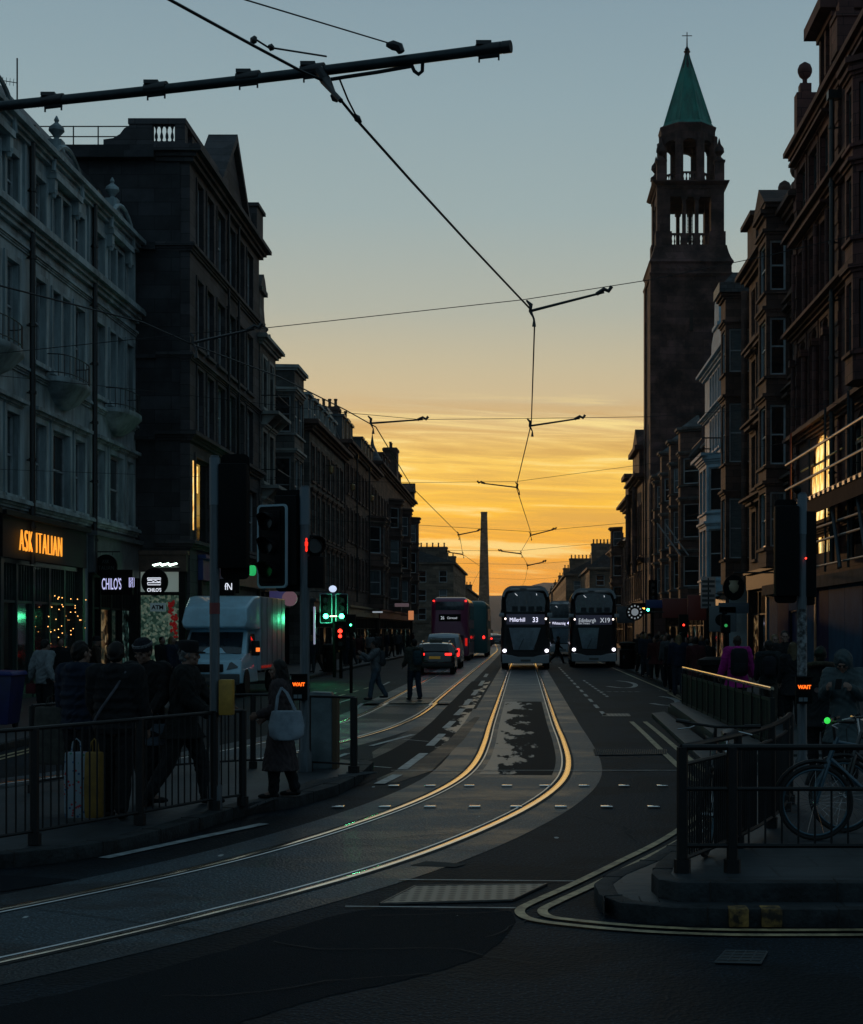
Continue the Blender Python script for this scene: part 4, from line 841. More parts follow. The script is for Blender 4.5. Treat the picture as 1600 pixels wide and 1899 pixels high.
# ---------- beyond the side street
def far_block(name, label, x0, x1, Y0, Y1, H, rh, side, wins_end, pots, m=ST_FAR, fl=3, skew=0):
    t = thing(name, label, 'building', (0, 0, 0)); xa, xb = (x0, x1); mb = MB(); ops = []
    W = x1 - x0
    for k in range(wins_end):
        for f in range(fl):
            zz_ = 3.4 + f * (H - 3.6) / fl; u = W * (k + .5) / wins_end; ops.append((u - .55, u + .55, zz_, zz_ + (H - 3.6) / fl * .62))
    g_ = MB(); wallgrid(g_, 0, W, 0, H, ops); mb.add(g_, Matrix.Translation((x0, Y0, 0)))
    for o in ops: window(t, x0 + o[0], Y0 + .15, o[2], 1.1, o[3] - o[2], 'sash')
    xf_ = x1 if side < 0 else x0; Ln = Y1 - Y0; n = int(Ln / 4); ops = []
    for k in range(n):
        for f in range(fl): zz_ = 3.4 + f * (H - 3.6) / fl; u = Ln * (k + .5) / n; ops.append((u - .6, u + .6, zz_, zz_ + (H - 3.6) / fl * .62))
    M = Matrix.Translation((xf_, Y0, 0)) @ Matrix.Rotation(R(90), 4, 'Z') if side < 0 else Matrix.Translation((xf_, Y1, 0)) @ Matrix.Rotation(R(-90), 4, 'Z')
    g_ = MB(); wallgrid(g_, 0, Ln, 0, H, ops); mb.add(g_, M)
    for o in ops[:96]: p = M @ Vector((o[0], .15, o[2])); window(t, p.x, p.y, p.z, 1.2, o[3] - o[2], 'sash', None, R(90) * (1 if side < 0 else -1))
    mb.face([(x0, Y1, 0), (x1, Y1, 0), (x1, Y1, H), (x0, Y1, H)]); xo = x0 if side < 0 else x1
    mb.face([(xo, Y0, 0), (xo, Y1, 0), (xo, Y1, H), (xo, Y0, H)]); mb.face([(x0, Y0, H), (x1, Y0, H), (x1, Y1, H), (x0, Y1, H)]); mb.keep = True; mb.build('wall', m, t, smooth=0)
    r = MB(); r.prism([(x0 - .2, H), (x1 + .2, H), (x1 - W * .35, H + rh), (x0 + W * .35, H + rh)], 'y', Y0 + .1, Y1 - .1); r.build('roof', SLATE, t, smooth=0)
    c = MB(); c.box(x0 - .35, Y0 - .35, H - .3, x1 + .35, Y1 + .3, H - .02); c.box(x0 - .15, Y0 - .15, 3.0, x1 + .15, Y1, 3.25); c.build('cornice', m, t, smooth=0)
    nn = max(2, int(Ln / 22))
    for k in range(pots):
        Yc = Y0 + .9 + (Ln - 2) * k / max(1, pots - 1); chimney(t, (x0 + x1) / 2 + (.18 * W if k % 2 else -.08 * W) * (-side), Yc, H + .2, W * .42, 1.1, rh + 1.1, 7, m)
    return t
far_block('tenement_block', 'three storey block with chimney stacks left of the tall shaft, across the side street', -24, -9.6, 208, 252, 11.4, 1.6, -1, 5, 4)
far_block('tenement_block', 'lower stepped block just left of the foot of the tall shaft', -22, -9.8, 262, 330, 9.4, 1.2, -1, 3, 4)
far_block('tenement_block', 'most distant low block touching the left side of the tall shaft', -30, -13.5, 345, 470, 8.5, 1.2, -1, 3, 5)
# ================================================================== RIGHT SIDE
b = Bld('tenement', 'huge red sandstone tenement with tiers of arches behind the scaffolding', 1, 10.5, 34, 58.2, 20.3, ST_RED, 12, ST_RED)
Uw = lambda Ya, Yb: b.span(Ya, Yb)
b.sm = SASHD
cols = ((56.0, 57.5), (53.8, 55.3), (51.8, 53.2), (45.6, 47.2), (42.6, 44.2), (39.6, 41.2), (36.4, 38.0))
for Ya, Yb in cols:
    a, c = Uw(Ya, Yb)
    b.win(a, c, 17.3, 19.4, w=.2, hood=.3); b.win(a, c, 13.7, 16.3, w=.2, hood=.35); b.win(a, c, 9.7, 12.9, w=.16, arch=True, sm=SASH)
    for x in (a - .32, c + .32): q = MB(); q.cyl((x, -.16, 9.5), (x, -.16, 12.1), .11, .1, 8); q.box(x - .17, -.33, 9.2, x + .17, 0, 9.5); q.box(x - .17, -.33, 12.1, x + .17, 0, 12.35); q.build('column', ST_RED, b.t); q = MB(); q.cyl((x, -.14, 13.5), (x, -.14, 16.4), .09, n=8); q.build('shaft_column', ST_RED, b.t)
# large arched window, its gold glow painted in as emission
for Ya, Yb in ((51.0, 55.2), (44.2, 48.6), (37.5, 41.9)):
    a, c = Uw(Ya, Yb); b.ops.append((a, c, 5.9, 8.95)); archfill(b.tr, a, c, 5.9, 8.95, y=-.004, n=14); surround(b.tr, a, c, 5.9, 8.95, w=.3, p=.07)
    fr = MB(); n = 6
    for k in range(n + 1): x = a + (c - a) * k / n; fr.box(x - .05, .07, 5.9, x + .05, .2, 8.95)
    for z in (6.75, 8.0): fr.box(a, .075, z - .05, c, .21, z + .05)
    wd = fr.build('window', SASHD, b.t, smooth=0); wd['label'] = 'wide arched window with dark mullions'
    for k in range(n):
        x = a + (c - a) * k / n
        for z0, z1 in ((5.95, 6.7), (6.8, 7.95), (8.05, 8.9)):
            gpn = MB(); gpn.box(.05, 0, 0, (c - a) / n - .05, .006, z1 - z0); o = gpn.build('pane', GOLDGLOW if Ya == 51.0 and not (k in (0, 5) and z0 > 8) and (k, z0) != (4, 5.95) else GLASS, wd, (x, .055 if Ya == 51.0 else .15, z0), (0, 0, 0), smooth=0)
    b.ops.append((a + .2, c - .2, 4.75, 5.35)); mz = MB(); mz.box(a + .2, .16, 4.75, c - .2, .17, 5.35); 
    mz.build('mezzanine_glass', GLASS, b.t, smooth=0)
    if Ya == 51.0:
        for k in (0, .9, 1.8, 2.7): gpn = MB(); gpn.box(0, 0, 0, .42, .006, .56); gpn.build('pane', GOLDGLOW, b.t, (a + .45 + k, .04, 4.77), (0, 0, 0), smooth=0)
for z, h, p in ((20.0, .6, .42), (16.75, .45, .5), (13.1, .4, .5), (9.05, .4, .45), (5.45, .25, .2)): b.corn(z, h, p, dent=.4 if z > 16 else 0, name='cornice' if z > 19 else 'string_course')
# quoins / rusticated pier between the bays
for Yq in (58.0, 50.4):
    q = MB(); u = b.u(Yq)
    for k in range(38): 
        if k % 2 == 0: q.box(u - .05, -.12, 4.6 + k * .42, u + .55, 0, 4.6 + k * .42 + .40)
        else: q.box(u + .02, -.09, 4.6 + k * .42, u + .5, 0, 4.6 + k * .42 + .40)
    q.build('quoins', ST_RED, b.t, smooth=0)
# attic gable with heavy cornice, urn pier and ball finial
ga, gb_ = Uw(49.9, 52.2); at = MB(); at.box(ga, -.1, 20.6, gb_, 2.2, 22.3); at.box(ga - .15, -.35, 22.3, gb_ + .15, 2.3, 22.5); at.box(ga - .3, -.75, 22.502, gb_ + .3, 2.4, 22.9)
for k in range(3): x = ga + .25 + k * (gb_ - ga - .5) / 2; at.box(x - .12, -.3, 20.8, x + .12, -.1, 22.28)
at.prism([(ga, 20.6), (ga, 22.0), (ga - .5, 21.9), (ga - .9, 21.5), (ga - 1.8, 21.3), (ga - 3.3, 21.2), (ga - 3.6, 20.6)], 'y', 0, .5); at.build('attic_gable', ST_RED, b.t, smooth=0)
pr = MB(); u = b.u(48.8); pr.box(u - .45, -.45, 20.6, u + .45, .25, 21.7); pr.box(u - .5, -.5, 21.7, u + .5, .3, 21.85); urn(pr, u, -.1, 21.85, 1.2); pr.build('urn_pier', ST_RED, b.t)
pr = MB(); u = b.u(56.3); pr.box(u - .28, -.35, 20.6, u + .28, .4, 22.0); urn(pr, u, .0, 22.0, 1.05, True); pr.build('ball_finial', ST_RED, b.t)
rf = MB(); rf.box(b.u(50.5), .6, 20.6, b.u(34.2), 6, 21.3); rf.build('roof', SLATE, b.t, smooth=0)
b.bay(b.u(45.6), b.u(43.0) , .95, 9.3, 18.6, [(10.2, 12.2), (13.5, 15.3), (16.2, 17.9)], cants=True, style='sash', sm=SASHD)
b.bay(b.u(38.6), b.u(35.2), .95, 9.3, 18.6, [(10.2, 12.2), (13.5, 15.3), (16.2, 17.9)], cants=True, style='sash', sm=SASHD)
for u, r_ in ((b.u(49.9), .09), (b.u(46.9), .09), (b.u(42.4), .07)): b.pipe(u, 4.3, 19.6, r_, -.3, PIPE)
b.finish('flat')
# ---------- second right building
b = Bld('tenement', 'brown sandstone tenement with ball finials along its parapet, beyond the huge red one', 1, 10.7, 58.2, 71.5, 18.6, ST_BROWN, 11, ST_BROWN)
for Ya in (69.3, 66.6, 63.6, 59.6):
    a, c = b.span(Ya, Ya + 1.2)
    for z0, z1, h in ((15.6, 17.8, 0), (12.2, 14.5, .3), (8.6, 11.0, .3), (5.3, 7.5, .25)): b.win(a, c, z0, z1, w=.16, hood=h, arch=z0 > 15)
b.bay(b.u(62.6), b.u(60.6), .95, 4.6, 18.9, [(5.4, 7.6), (8.7, 11.1), (12.3, 14.6), (15.7, 17.7)], cants=False)
b.corn(18.3, .6, .6, dent=.35); b.corn(14.9, .35, .35, name='string_course'); b.corn(11.4, .3, .4, name='string_course'); b.corn(7.9, .3, .45, name='string_course')
t = MB(); a, c = b.span(68.8, 71.4); t.box(a, -.1, 18.9, c, 2.2, 20.9); t.box(a - .25, -.4, 20.9, c + .25, 2.3, 21.1); t.rings([[(a - .1, -.2, 21.1), (c + .1, -.2, 21.1), (c + .1, 2.2, 21.1), (a - .1, 2.2, 21.1)], [(a + .3, .3, 21.9), (c - .3, .3, 21.9), (c - .3, 1.8, 21.9), (a + .3, 1.8, 21.9)]])
t.build('attic_block', ST_BROWN, b.t, smooth=0)
for Y_, z in ((65.0, 19.3), (62.4, 19.4), (59.6, 19.3)): t = MB(); u = b.u(Y_); t.box(u - .3, -.2, 18.9, u + .3, .5, z); urn(t, u, .1, z, 1.05, True); t.build('ball_finial', ST_BROWN, b.t)
t = MB(); a, c = b.span(60.2, 63.0); t.box(a, -1.05, 18.92, c, 0, 19.1); t.prism([(a - .1, 19.1), (c + .1, 19.1), ((a + c) / 2, 20.0)], 'y', -1.1, .3); t.build('pediment', ST_BROWN, b.t, smooth=0)
shopfront(b, 58.6, 71.2, 3.9, 6, DARKF, DARKF, .7, 2, [SHOPW, SHOPG, SHOPC]); b.pipe(b.u(66.1), 4.8, 18.2, .1, -.16); b.finish('mansard', 1.8)
# ---------- third: bay with moulded corner
b = Bld('tenement', 'stone tenement with a deep squared bay of tall white sashes facing the camera', 1, 12.2, 71.5, 80.0, 18.4, ST_BROWN, 11, ST_BROWN)
b.bay(b.u(78.7), b.u(76.9), 1.9, 4.4, 19.2, [(5.7, 8.75), (10.6, 13.6), (15.2, 17.4)], cants=False, gm=CURT2)
for a in (6.3, ):
    for z0, z1 in ((5.7, 8.0), (9.4, 11.8), (13.2, 15.4)): b.win(a, a + 1.1, z0, z1, hood=.2)
t = MB(); a, c = b.u(79.0), b.u(76.6); t.box(a, -2.25, 19.2, c, 1.5, 19.7); t.rings([[(a + .2, -2.0, 19.7), (c - .2, -2.0, 19.7), (c - .2, 1.5, 19.7), (a + .2, 1.5, 19.7)], [(a + .5, -1.5, 20.3), (c - .5, -1.5, 20.3), (c - .5, 1.5, 20.3), (a + .5, 1.5, 20.3)]]); t.build('bay_roof', SLATE, b.t, smooth=0)
t = MB(); t.cyl((c + .1, -1.0, 4.4), (c + .1, -1.0, 19.2), .16, n=10); t.build('corner_shaft', ST_BROWN, b.t)
b.corn(18.1, .5, .5, dent=.35); shopfront(b, 71.9, 79.7, 3.6, 5, DARKF, BROWNF, .7, 1, [SHOPW, SHOPC]); b.finish('mansard', 1.5)
# ---------- fourth: pale blue
b = Bld('tenement', 'slim pale blue tenement with a carved gable and an iron balcony on the right side', 1, 10.95, 80.0, 91, 17.2, ST_BLUE, 11, ST_BLUE)
b.bay(b.u(87.4), b.u(82.6), .85, 3.9, 11.6, [(4.9, 7.6), (8.6, 11.0)], cants=True)
for k in range(4):
    u = b.u(88.4) + k * 1.25 + .1
    for z0, z1, ar in ((12.3, 14.2, 1), (14.9, 16.7, 0)): b.win(u, u + .75, z0, z1, w=.12, arch=bool(ar))
for a in (.8, 9.4):
    for z0, z1 in ((5.0, 7.4), (8.6, 10.8)): b.win(a, a + .9, z0, z1, hood=.15)
t = MB(); u0_, u1_ = b.u(88.0), b.u(83.0); t.box(u0_, -1.2, 11.62, u1_, 0, 11.8)
for k in range(5): x = u0_ + .3 + k * (u1_ - u0_ - .6) / 4; t.prism([(0, 10.9), (0, 11.6), (-1.0, 11.6)], 'x', x - .1, x + .1)
t.build('balcony_slab', ST_BLUE, b.t, smooth=0); t = MB(); t.tube([(u0_, 0, 12.6), (u0_, -1.1, 12.6), (u1_, -1.1, 12.6), (u1_, 0, 12.6)], .04, 5)
for k in range(22): x = u0_ + k * (u1_ - u0_) / 21; t.tube([(x, -1.1, 11.8), (x, -1.28, 12.1), (x, -1.1, 12.6)], .016, 4)
for k in range(5): t.tube([(u1_, -.2 * k - .1, 11.8), (u1_ + .12, -.2 * k - .1, 12.1), (u1_, -.2 * k - .1, 12.6)], .016, 4)
t.build('iron_railing', PIPE, b.t)
b.corn(16.9, .5, .5, dent=.3); b.corn(14.35, .3, .4, name='string_course')
t = MB(); t.prism([(u0_, 17.4), (u0_ + .2, 18.6), (u0_ + 1.4, 19.2), (u0_ + 1.6, 20.6), (u0_ + 2.5, 21.2), (u0_ + 3.4, 20.6), (u0_ + 3.6, 19.2), (u0_ + 4.8, 18.6), (u0_ + 5.0, 17.4)], 'y', 0, .7)
t.box(u0_ + 1.3, -.12, 19.1, u0_ + 3.7, .75, 19.3); urn(t, u0_ + .4, .3, 18.6, .9); urn(t, u0_ + 4.6, .3, 18.6, .9); t.build('shaped_gable', ST_BLUE, b.t, smooth=0)
shopfront(b, 80.3, 90.7, 3.4, 4, DARKF, BROWNF, .6, 1, [SHOPW, SHOPG]); b.finish('mansard', 1.6)
# ---------- fifth: two canted bays with slate caps
b = Bld('tenement', 'brown tenement with two canted bays under slate caps, right in front of the bell tower', 1, 11.6, 91, 122, 13.4, ST_BROWN, 11, ST_GREY)
for Yb_ in (98.2, 104.6, 111.5, 117.6): b.bay(b.u(Yb_ + 3.0), b.u(Yb_), 1.3, 3.9, 15.3 if Yb_ < 112 else 14.2, [(4.9, 6.9), (8.1, 10.3), (11.6, 13.3)], top=.9)
for k in range(5):
    u = .8 + k * 6.2
    for z0, z1 in ((4.9, 7.0), (8.1, 10.3), (11.2, 12.9)): b.win(u, u + 1.1, z0, z1, hood=.12)
b.corn(13.1, .5, .5, dent=.35); shopfront(b, 91.4, 121.6, 3.3, 12, DARKF, CREAMF, .6, 3, [SHOPW, SHOPG, SHOPW, SHOPC]); b.finish('mansard', 1.8)
chimney(b.t, 20.5, 3.2, 14.4, 1.2, 2.4, 2.0, 4, ST_BROWN, 'y')
# ---------- bell tower (campanile), built in its own frame: front face y=0 towards the camera
TW = 6.5; tx = 10.5; ty = 123.5
t = thing('bell_tower', 'tall red stone bell tower with open belfry stages and green copper spire', 'bell tower', (tx + TW / 2, ty + TW / 2, 0))
h = TW / 2
mb = MB(); mb.box(-h, -h, 0, h, h, 31.0)
for sx in (-1, 1):
    for sy in (-1, 1): cx, cy = sx * (h - .55), sy * (h - .55); mb.box(cx - .67, cy - .67, 0, cx + .67, cy + .67, 31.0)
mb.build('shaft', ST_TOWER, t, smooth=0)
for q_ in (26.5, 17): mb = MB(); mb.box(-.14, -h - .13, q_, .14, -h - .002, q_ + 1.7); mb.build('slit_window', GROOVE, t, smooth=0)
mb = MB(); prof = [(h + .13, 31.0), (h + .2, 31.3), (h + .05, 31.5), (h + .05, 32.4), (h + .12, 32.6), (h + .22, 32.75), (h + .02, 33.3), (h - .15, 34.0), (h - .25, 34.6), (h - .3, 35.0)]
mb.rings([[(sx * r, sy * r, z) for sx, sy in ((-1, -1), (1, -1), (1, 1), (-1, 1))] for r, z in prof]); mb.build('flared_cornice', ST_TOWER, t, smooth=0)
mb = MB()
for k in range(9): x = -1.9 + k * .475; mb.ell((x, -h - .06, 31.95), (.17, .06, .2 if k % 2 else .28), 8, 5)
mb.build('carved_frieze', ST_TOWER, t)
h2 = h - .5
def stage(z0, z1, hs, pier, name):
    q = MB()
    for sx in (-1, 1):
        for sy in (-1, 1): cx, cy = sx * (hs - pier / 2), sy * (hs - pier / 2); q.box(cx - pier / 2, cy - pier / 2, z0, cx + pier / 2, cy + pier / 2, z1); q.box(cx - pier / 2 - .12, cy - pier / 2 - .12, z0, cx + pier / 2 + .12, cy + pier / 2 + .12, z0 + 1.0)
    return q
q = stage(35.0, 39.9, h2, 1.08, 'belfry')
z0 = 35.0
for a in range(4):
    M = Matrix.Rotation(R(90 * a), 4, 'Z'); r = MB(); w0 = h2 - 1.08
    for x in (-.52, .52): r.box(x - .15, -h2 + .12, z0 + .9, x + .15, -h2 + .42, 38.5); r.box(x - .26, -h2 + .05, z0, x + .26, -h2 + .57, z0 + .9); r.box(x - .24, -h2 + .07, 38.3, x + .24, -h2 + .55, 38.5)
    r.box(-w0, -h2 + .1, 38.502, w0, -h2 + .6, 39.9); r.box(-w0, -h2 + .22, z0 + .82, w0, -h2 + .44, z0 + .95); r.box(-w0, -h2 + .2, z0, w0, -h2 + .5, z0 + .12)
    baluster_run(r, -w0, w0, z0 + .12, .7, -h2 + .3, -h2 + .36, .24, .075); q.add(r, M)
q.build('belfry', ST_TOWER, t)
mb = MB(); mb.box(-.55, -.8, 35.2, -.5, -.75, 38.2); mb.box(-.1, -.8, 35.2, -.05, -.75, 38.2)
for k in range(11): mb.box(-.5, -.79, 35.4 + k * .26, -.1, -.76, 35.43 + k * .26)
mb.xf(Matrix.Translation((.45, 0, 0))); mb.build('ladder', PIPE, t, smooth=0)
mb = MB(); mb.lathe((.15, 0, 35.9), [(.32, 0), (.24, .12), (.2, .35), (.08, .5), (.04, .7)], 10); mb.build('bell', LEAD, t)
mb = MB(); prof = [(h2 + .05, 39.9), (h2 + .05, 40.3), (h2 + .2, 40.45), (h2 + .40, 40.8), (h2 + .40, 40.95), (h2 + .1, 41.0), (h2 + .02, 41.2)]
mb.rings([[(sx * r, sy * r, z) for sx, sy in ((-1, -1), (1, -1), (1, 1), (-1, 1))] for r, z in prof]); mb.build('cornice', ST_TOWER, t, smooth=0)
# octagonal lantern
mb = MB(); ro = 2.28; zz0, zz1 = 41.2, 46.2; 
for k in range(8):
    a = R(22.5 + 45 * k); cx, cy = ro * math.cos(a), ro * math.sin(a); mb.cyl((cx, cy, zz0), (cx, cy, zz1), .34, n=8)
    a2 = R(45 * k + 45); M = Matrix.Rotation(a2, 4, 'Z'); r = MB(); ri = ro * math.cos(R(22.5)); hw = ro * math.sin(R(22.5)) - .2
    arc = [(hw * math.cos(math.pi * j / 10), 44.95 + hw * math.sin(math.pi * j / 10)) for j in range(11)]
    r.prism([(hw, 46.2)] + arc + [(-hw, 46.2)], 'x', ri - .35, ri + .1)
    r.box(ri - .15, -hw, 42.15, ri + .02, hw, 42.3); baluster_run(r, -hw, hw, 41.25, .9, ri - .08, ri - .02, .26, .08, 'y'); mb.add(r, M)
mb.build('lantern', ST_TOWER, t)
mb = MB(); mb.lathe((0, 0, 46.2), [(ro + .15, 0), (ro + .15, .5), (ro + .22, .8), (ro + .26, 1.0), (ro + .2, 1.1)], 8, .5); mb.build('lantern_cornice', ST_TOWER, t, smooth=0)
COP = mat('green_copper', (.006, .20, .15), .55, nscale=.8, namt=.35, bump=.1, stretch=(2, 2, .5), ndet=8)
mb = MB(); mb.lathe((0, 0, 47.25), [(ro + .1, 0), (ro - .08, .35), (ro - .2, .6), (.16, 9.2), (.02, 9.4)], 8, .5)
for k in range(8):
    for d_, rr in ((22.5, .09), (10, .035), (35, .035)):
        a = R(45 * k + d_); c_ = math.cos(R(22.5)) / math.cos(R((d_ - 0) % 45 - 0) - R(0)) if False else 1
        e = math.cos(R(22.5)) / math.cos(R(d_ if d_ < 22.5 else 45 - d_)) if d_ != 22.5 else 1
        mb.cyl(((ro - .2) * e * math.cos(a), (ro - .2) * e * math.sin(a), 47.85), (.16 * e * math.cos(a), .16 * e * math.sin(a), 56.4), rr, rr * .7, 5)
sp = mb.build('spire', COP, t, smooth=0)
mb = MB(); mb.lathe((0, 0, 55.0), [(.54, 0), (.46, .5), (.30, 1.3), (.2, 1.9), (.2, 2.0), (.28, 2.15), (.28, 2.3), (.14, 2.4), (.22, 2.6), (.12, 2.85), (.06, 3.1), (.045, 4.4), (.0, 4.42)], 8); mb.box(-.035, -.035, 59.2, .035, .035, 60.35); mb.box(-.42, -.04, 59.75, .42, .04, 59.83); mb.xf(Matrix.Translation((0, 0, -7.9)) @ Matrix.Diagonal((1, 1, 1, 1)))
mb.xf(Matrix.Translation((0, 0, 7.6))); fo = mb.build('spire_cross', PIPE, t)
for sx in (-1, 1):
    for sy in (-1, 1):
        q = MB(); cx, cy = sx * (h2 - .36), sy * (h2 - .36); q.box(cx - .38, cy - .38, 41.0, cx + .38, cy + .38, 43.0); q.box(cx - .45, cy - .45, 43.0, cx + .45, cy + .45, 43.2); q.lathe((cx, cy, 43.2), [(.5, 0), (.2, .35), (.15, .5), (.42, .9), (.38, 1.3), (.14, 1.7), (.07, 2.1), (.02, 2.3)], 10); q.build('corner_urn', ST_TOWER, t)
ks = [(0, 0), (31, 31), (35, 33.6), (38.5, 37.65), (39.9, 38.35), (41.2, 39.0), (46.2, 43.1), (47.25, 43.9), (56.6, 50.4), (60.05, 52.2), (80, 72.2)]
def zmap(z):
    for (a, b_), (c, d) in zip(ks, ks[1:]):
        if z <= c: return b_ + (z - a) * (d - b_) / (c - a)
for o in t.children:
    for v in o.data.vertices: v.co.z = zmap(max(0, v.co.z))
# ---------- church front and the last blocks on the right
b = Bld('church', 'dark church front with a stepped gable at the foot of the bell tower', 1, 10.3, 130.2, 140.5, 15.2, ST_TOWER, 13, ST_TOWER, cat='church')
for k in range(4):
    u = .8 + k * 2.4
    for z0, z1 in ((4.8, 7.2), (8.6, 13.0)): b.win(u, u + 1.1, z0, z1, arch=z0 > 8, sm=SASHD)
b.corn(14.9, .6, .9); b.corn(7.9, .4, .5, name='string_course'); 
t = MB(); t.box(2.6, -.3, 15.4, 10.2, 3, 17.6); t.box(2.3, -.7, 17.6, 10.4, 3.1, 18.0); t.prism([(4.2, 18.0), (10.4, 18.0), (8.2, 19.6)], 'y', -.5, 3); t.build('gable', ST_TOWER, b.t, smooth=0)

for x in (1.2, 9): t = MB(); t.cyl((x, -.6, 7), (x, -.6, 14.5), .22, n=8); t.build('column', ST_TOWER, b.t)
b.finish('pitch', 3)
b = Bld('tenement', 'dark tenement with a heavy bracketed cornice left of the bell tower foot', 1, 10.3, 140.5, 152, 14.0, ST_BROWN, 11, ST_BROWN)
for k in range(4):
    u = .8 + k * 2.8
    for z0, z1 in ((4.8, 7.0), (8.0, 10.1), (11.1, 13.0)): b.win(u, u + 1.1, z0, z1, hood=.1)
b.corn(13.7, .8, .9, dent=.5); shopfront(b, 141, 151.5, 3.3, 5, DARKF, CREAMF, .6); t = MB(); t.box(7.2, -.5, 14.5, 11.2, 2, 16.2); t.box(7.0, -.9, 16.2, 11.4, 2.1, 16.6); t.build('parapet', ST_BROWN, b.t, smooth=0); b.finish('mansard', 1.3)
b = Bld('tenement', 'farthest tenement on the right side, lower, with a canted bay and chimney', 1, 10.2, 152, 176, 10.8, ST_BROWN, 11, ST_BROWN)
for k in range(8):
    u = .8 + k * 2.9
    for z0, z1 in ((4.6, 6.4), (7.6, 9.6)): b.win(u, u + 1.2, z0, z1)
b.bay(17.5, 21, 1.1, 3.6, 12.6, [(4.6, 6.5), (7.6, 9.7), (10.7, 12.2)]); b.corn(10.5, .5, .6, dent=.5); shopfront(b, 152.5, 175.5, 3.0, 10, DARKF, BROWNF, .5); b.finish('mansard', 1.6)
chimney(b.t, 10, 3, 11.6, 1.2, 2.2, 2.2, 4, ST_BROWN, 'y'); chimney(b.t, 22.8, 2, 11.6, 1.2, 1.8, 2.6, 3, ST_BROWN, 'y')
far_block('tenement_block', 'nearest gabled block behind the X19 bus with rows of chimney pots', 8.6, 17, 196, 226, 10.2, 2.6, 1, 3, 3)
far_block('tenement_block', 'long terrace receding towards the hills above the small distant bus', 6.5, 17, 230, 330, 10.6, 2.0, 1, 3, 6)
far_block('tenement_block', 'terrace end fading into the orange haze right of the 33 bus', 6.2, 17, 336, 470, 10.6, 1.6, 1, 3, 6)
# the tall tapered shaft at the end of the street
t = thing('stone_shaft', 'tall dark tapering flat topped shaft standing at the end of the street', 'tower', ((897.5 - VX) * 600 / F, 600, 0))
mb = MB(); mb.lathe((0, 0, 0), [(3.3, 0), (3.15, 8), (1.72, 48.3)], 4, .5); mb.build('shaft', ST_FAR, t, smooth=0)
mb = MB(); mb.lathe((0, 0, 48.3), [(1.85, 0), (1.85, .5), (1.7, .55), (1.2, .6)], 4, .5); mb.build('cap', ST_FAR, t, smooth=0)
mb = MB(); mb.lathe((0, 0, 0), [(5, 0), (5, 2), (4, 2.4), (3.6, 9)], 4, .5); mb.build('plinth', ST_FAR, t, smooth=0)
# ================================================================== overhead tram wires
WIRE = mat('copper_wire', (.02, .018, .018), .5, .3); GALV = mat('dark_galvanised_tube', (.03, .042, .048), .42, .5, nscale=6, namt=.3); INS = mat('insulator', (.02, .02, .022), .35)
t = thing('cantilever_beam', 'thick dark tube with clamps carrying the tram wire across the top of the picture', 'tram wire beam')
pa, pb = P(943, 87, 11.7), P(0, 197, 13.0); d = pb - pa; pe = pa + d * 1.75; dn = d.normalized()
mb = MB(); mb.tube([pa + d * k / 8 + Vector((0, 0, -.02 * math.sin(math.pi * k / 8))) for k in range(15)], .041, 12); mb.build('beam_tube', GALV, t)
mb = MB(); mb.cyl(pa - dn * .02, pa + dn * .05, .048, n=12); mb.build('end_cap', INS, t)
for f in (.035, .36, .485, .67, .885):
    c = pa + d * f; mb = MB(); mb.cyl(c - dn * .10, c + dn * .10, .047, n=12); mb.box(c.x - .10, c.y - .03, c.z + .03, c.x + .02, c.y + .03, c.z + .060)
    for e in (-.08, .08): q = c + dn * e; mb.cyl(q + Vector((0, 0, -.095)), q, .008, n=6)
    mb.cyl(c + dn * .08 + Vector((0, 0, -.055)), c - dn * .08 + Vector((0, 0, -.055)), .018, n=8); mb.build('clamp', INS, t)
hg = P(600, 152, 12.1); mb = MB(); mb.tube([P(598, 150, 12.15), P(640, 143, 12.1), P(700, 134, 12.0), P(762, 123, 11.95)], .016, 8); mb.tube([P(762, 118, 11.95), P(768, 132, 11.95), P(776, 138, 11.95), P(783, 132, 11.95), P(784, 104, 11.93)], .016, 6); mb.build('steady_arm', INS, t)
mb = MB(); mb.tube([P(590, 128, 12.1), P(604, 150, 12.1), P(618, 172, 11.9), P(632, 187, 11.8)], [.04, .045, .02, .02], 8); mb.build('hanger', INS, t)
mb = MB(); mb.tube([P(716, 83, 11.9), P(728, 84, 11.9), P(740, 88, 11.9), P(744, 97, 11.9)], [.016, .04, .04, .03], 8); mb.build('stay_bracket', INS, t)
mb = MB(); mb.lathe((pe.x, pe.y, .12), [(.14, 0), (.14, 1.2), (.11, 1.3), (.09, 7.6), (.05, 7.8)], 12); mb.build('pole', GALV, t)
def wire(name, label, pts, r=.008, group=None):
    mb = MB(); mb.tube(pts, r, 5); o = mb.build(name, WIRE, smooth=60); tag(o, label, 'wire', group); return o
PWR = [(200, -65, 9.5), (315, 0, 10.5), (470, 85, 11.4), (560, 133, 11.9), (604, 152, 12.1), (633, 187, 12.3), (668, 230, 12.7), (760, 333, 13.9), (870, 453, 16.3), (985, 575, 19.6)]
WR = [P(*p) for p in PWR]; WR2 = [P(985, 575, 19.6), P(991, 600, 20.2), P(985, 785, 28.5), P(957, 903, 40), P(985, 990, 60.5), P(965, 1025, 75), P(979, 1048, 90), P(974, 1075, 125), P(964, 1095, 165), P(936, 1110, 240)]
wire('contact_wire', 'thick tram wire running diagonally from the top down to the first wire junction', WR, .0125)
wire('contact_wire', 'zigzag tram wire hanging over the 33 bus down the street', WR2, .011)
WL = [P(-400, 470, 14.5), P(0, 530, 17), P(265, 598, 19.4), P(359, 640, 20.2), P(520, 700, 23), P(640, 760, 27), P(697, 792, 28.5), P(765, 905, 41), P(852, 992, 61), P(858, 1028, 77), P(893, 1052, 95), P(880, 1075, 130), P(872, 1095, 170)]
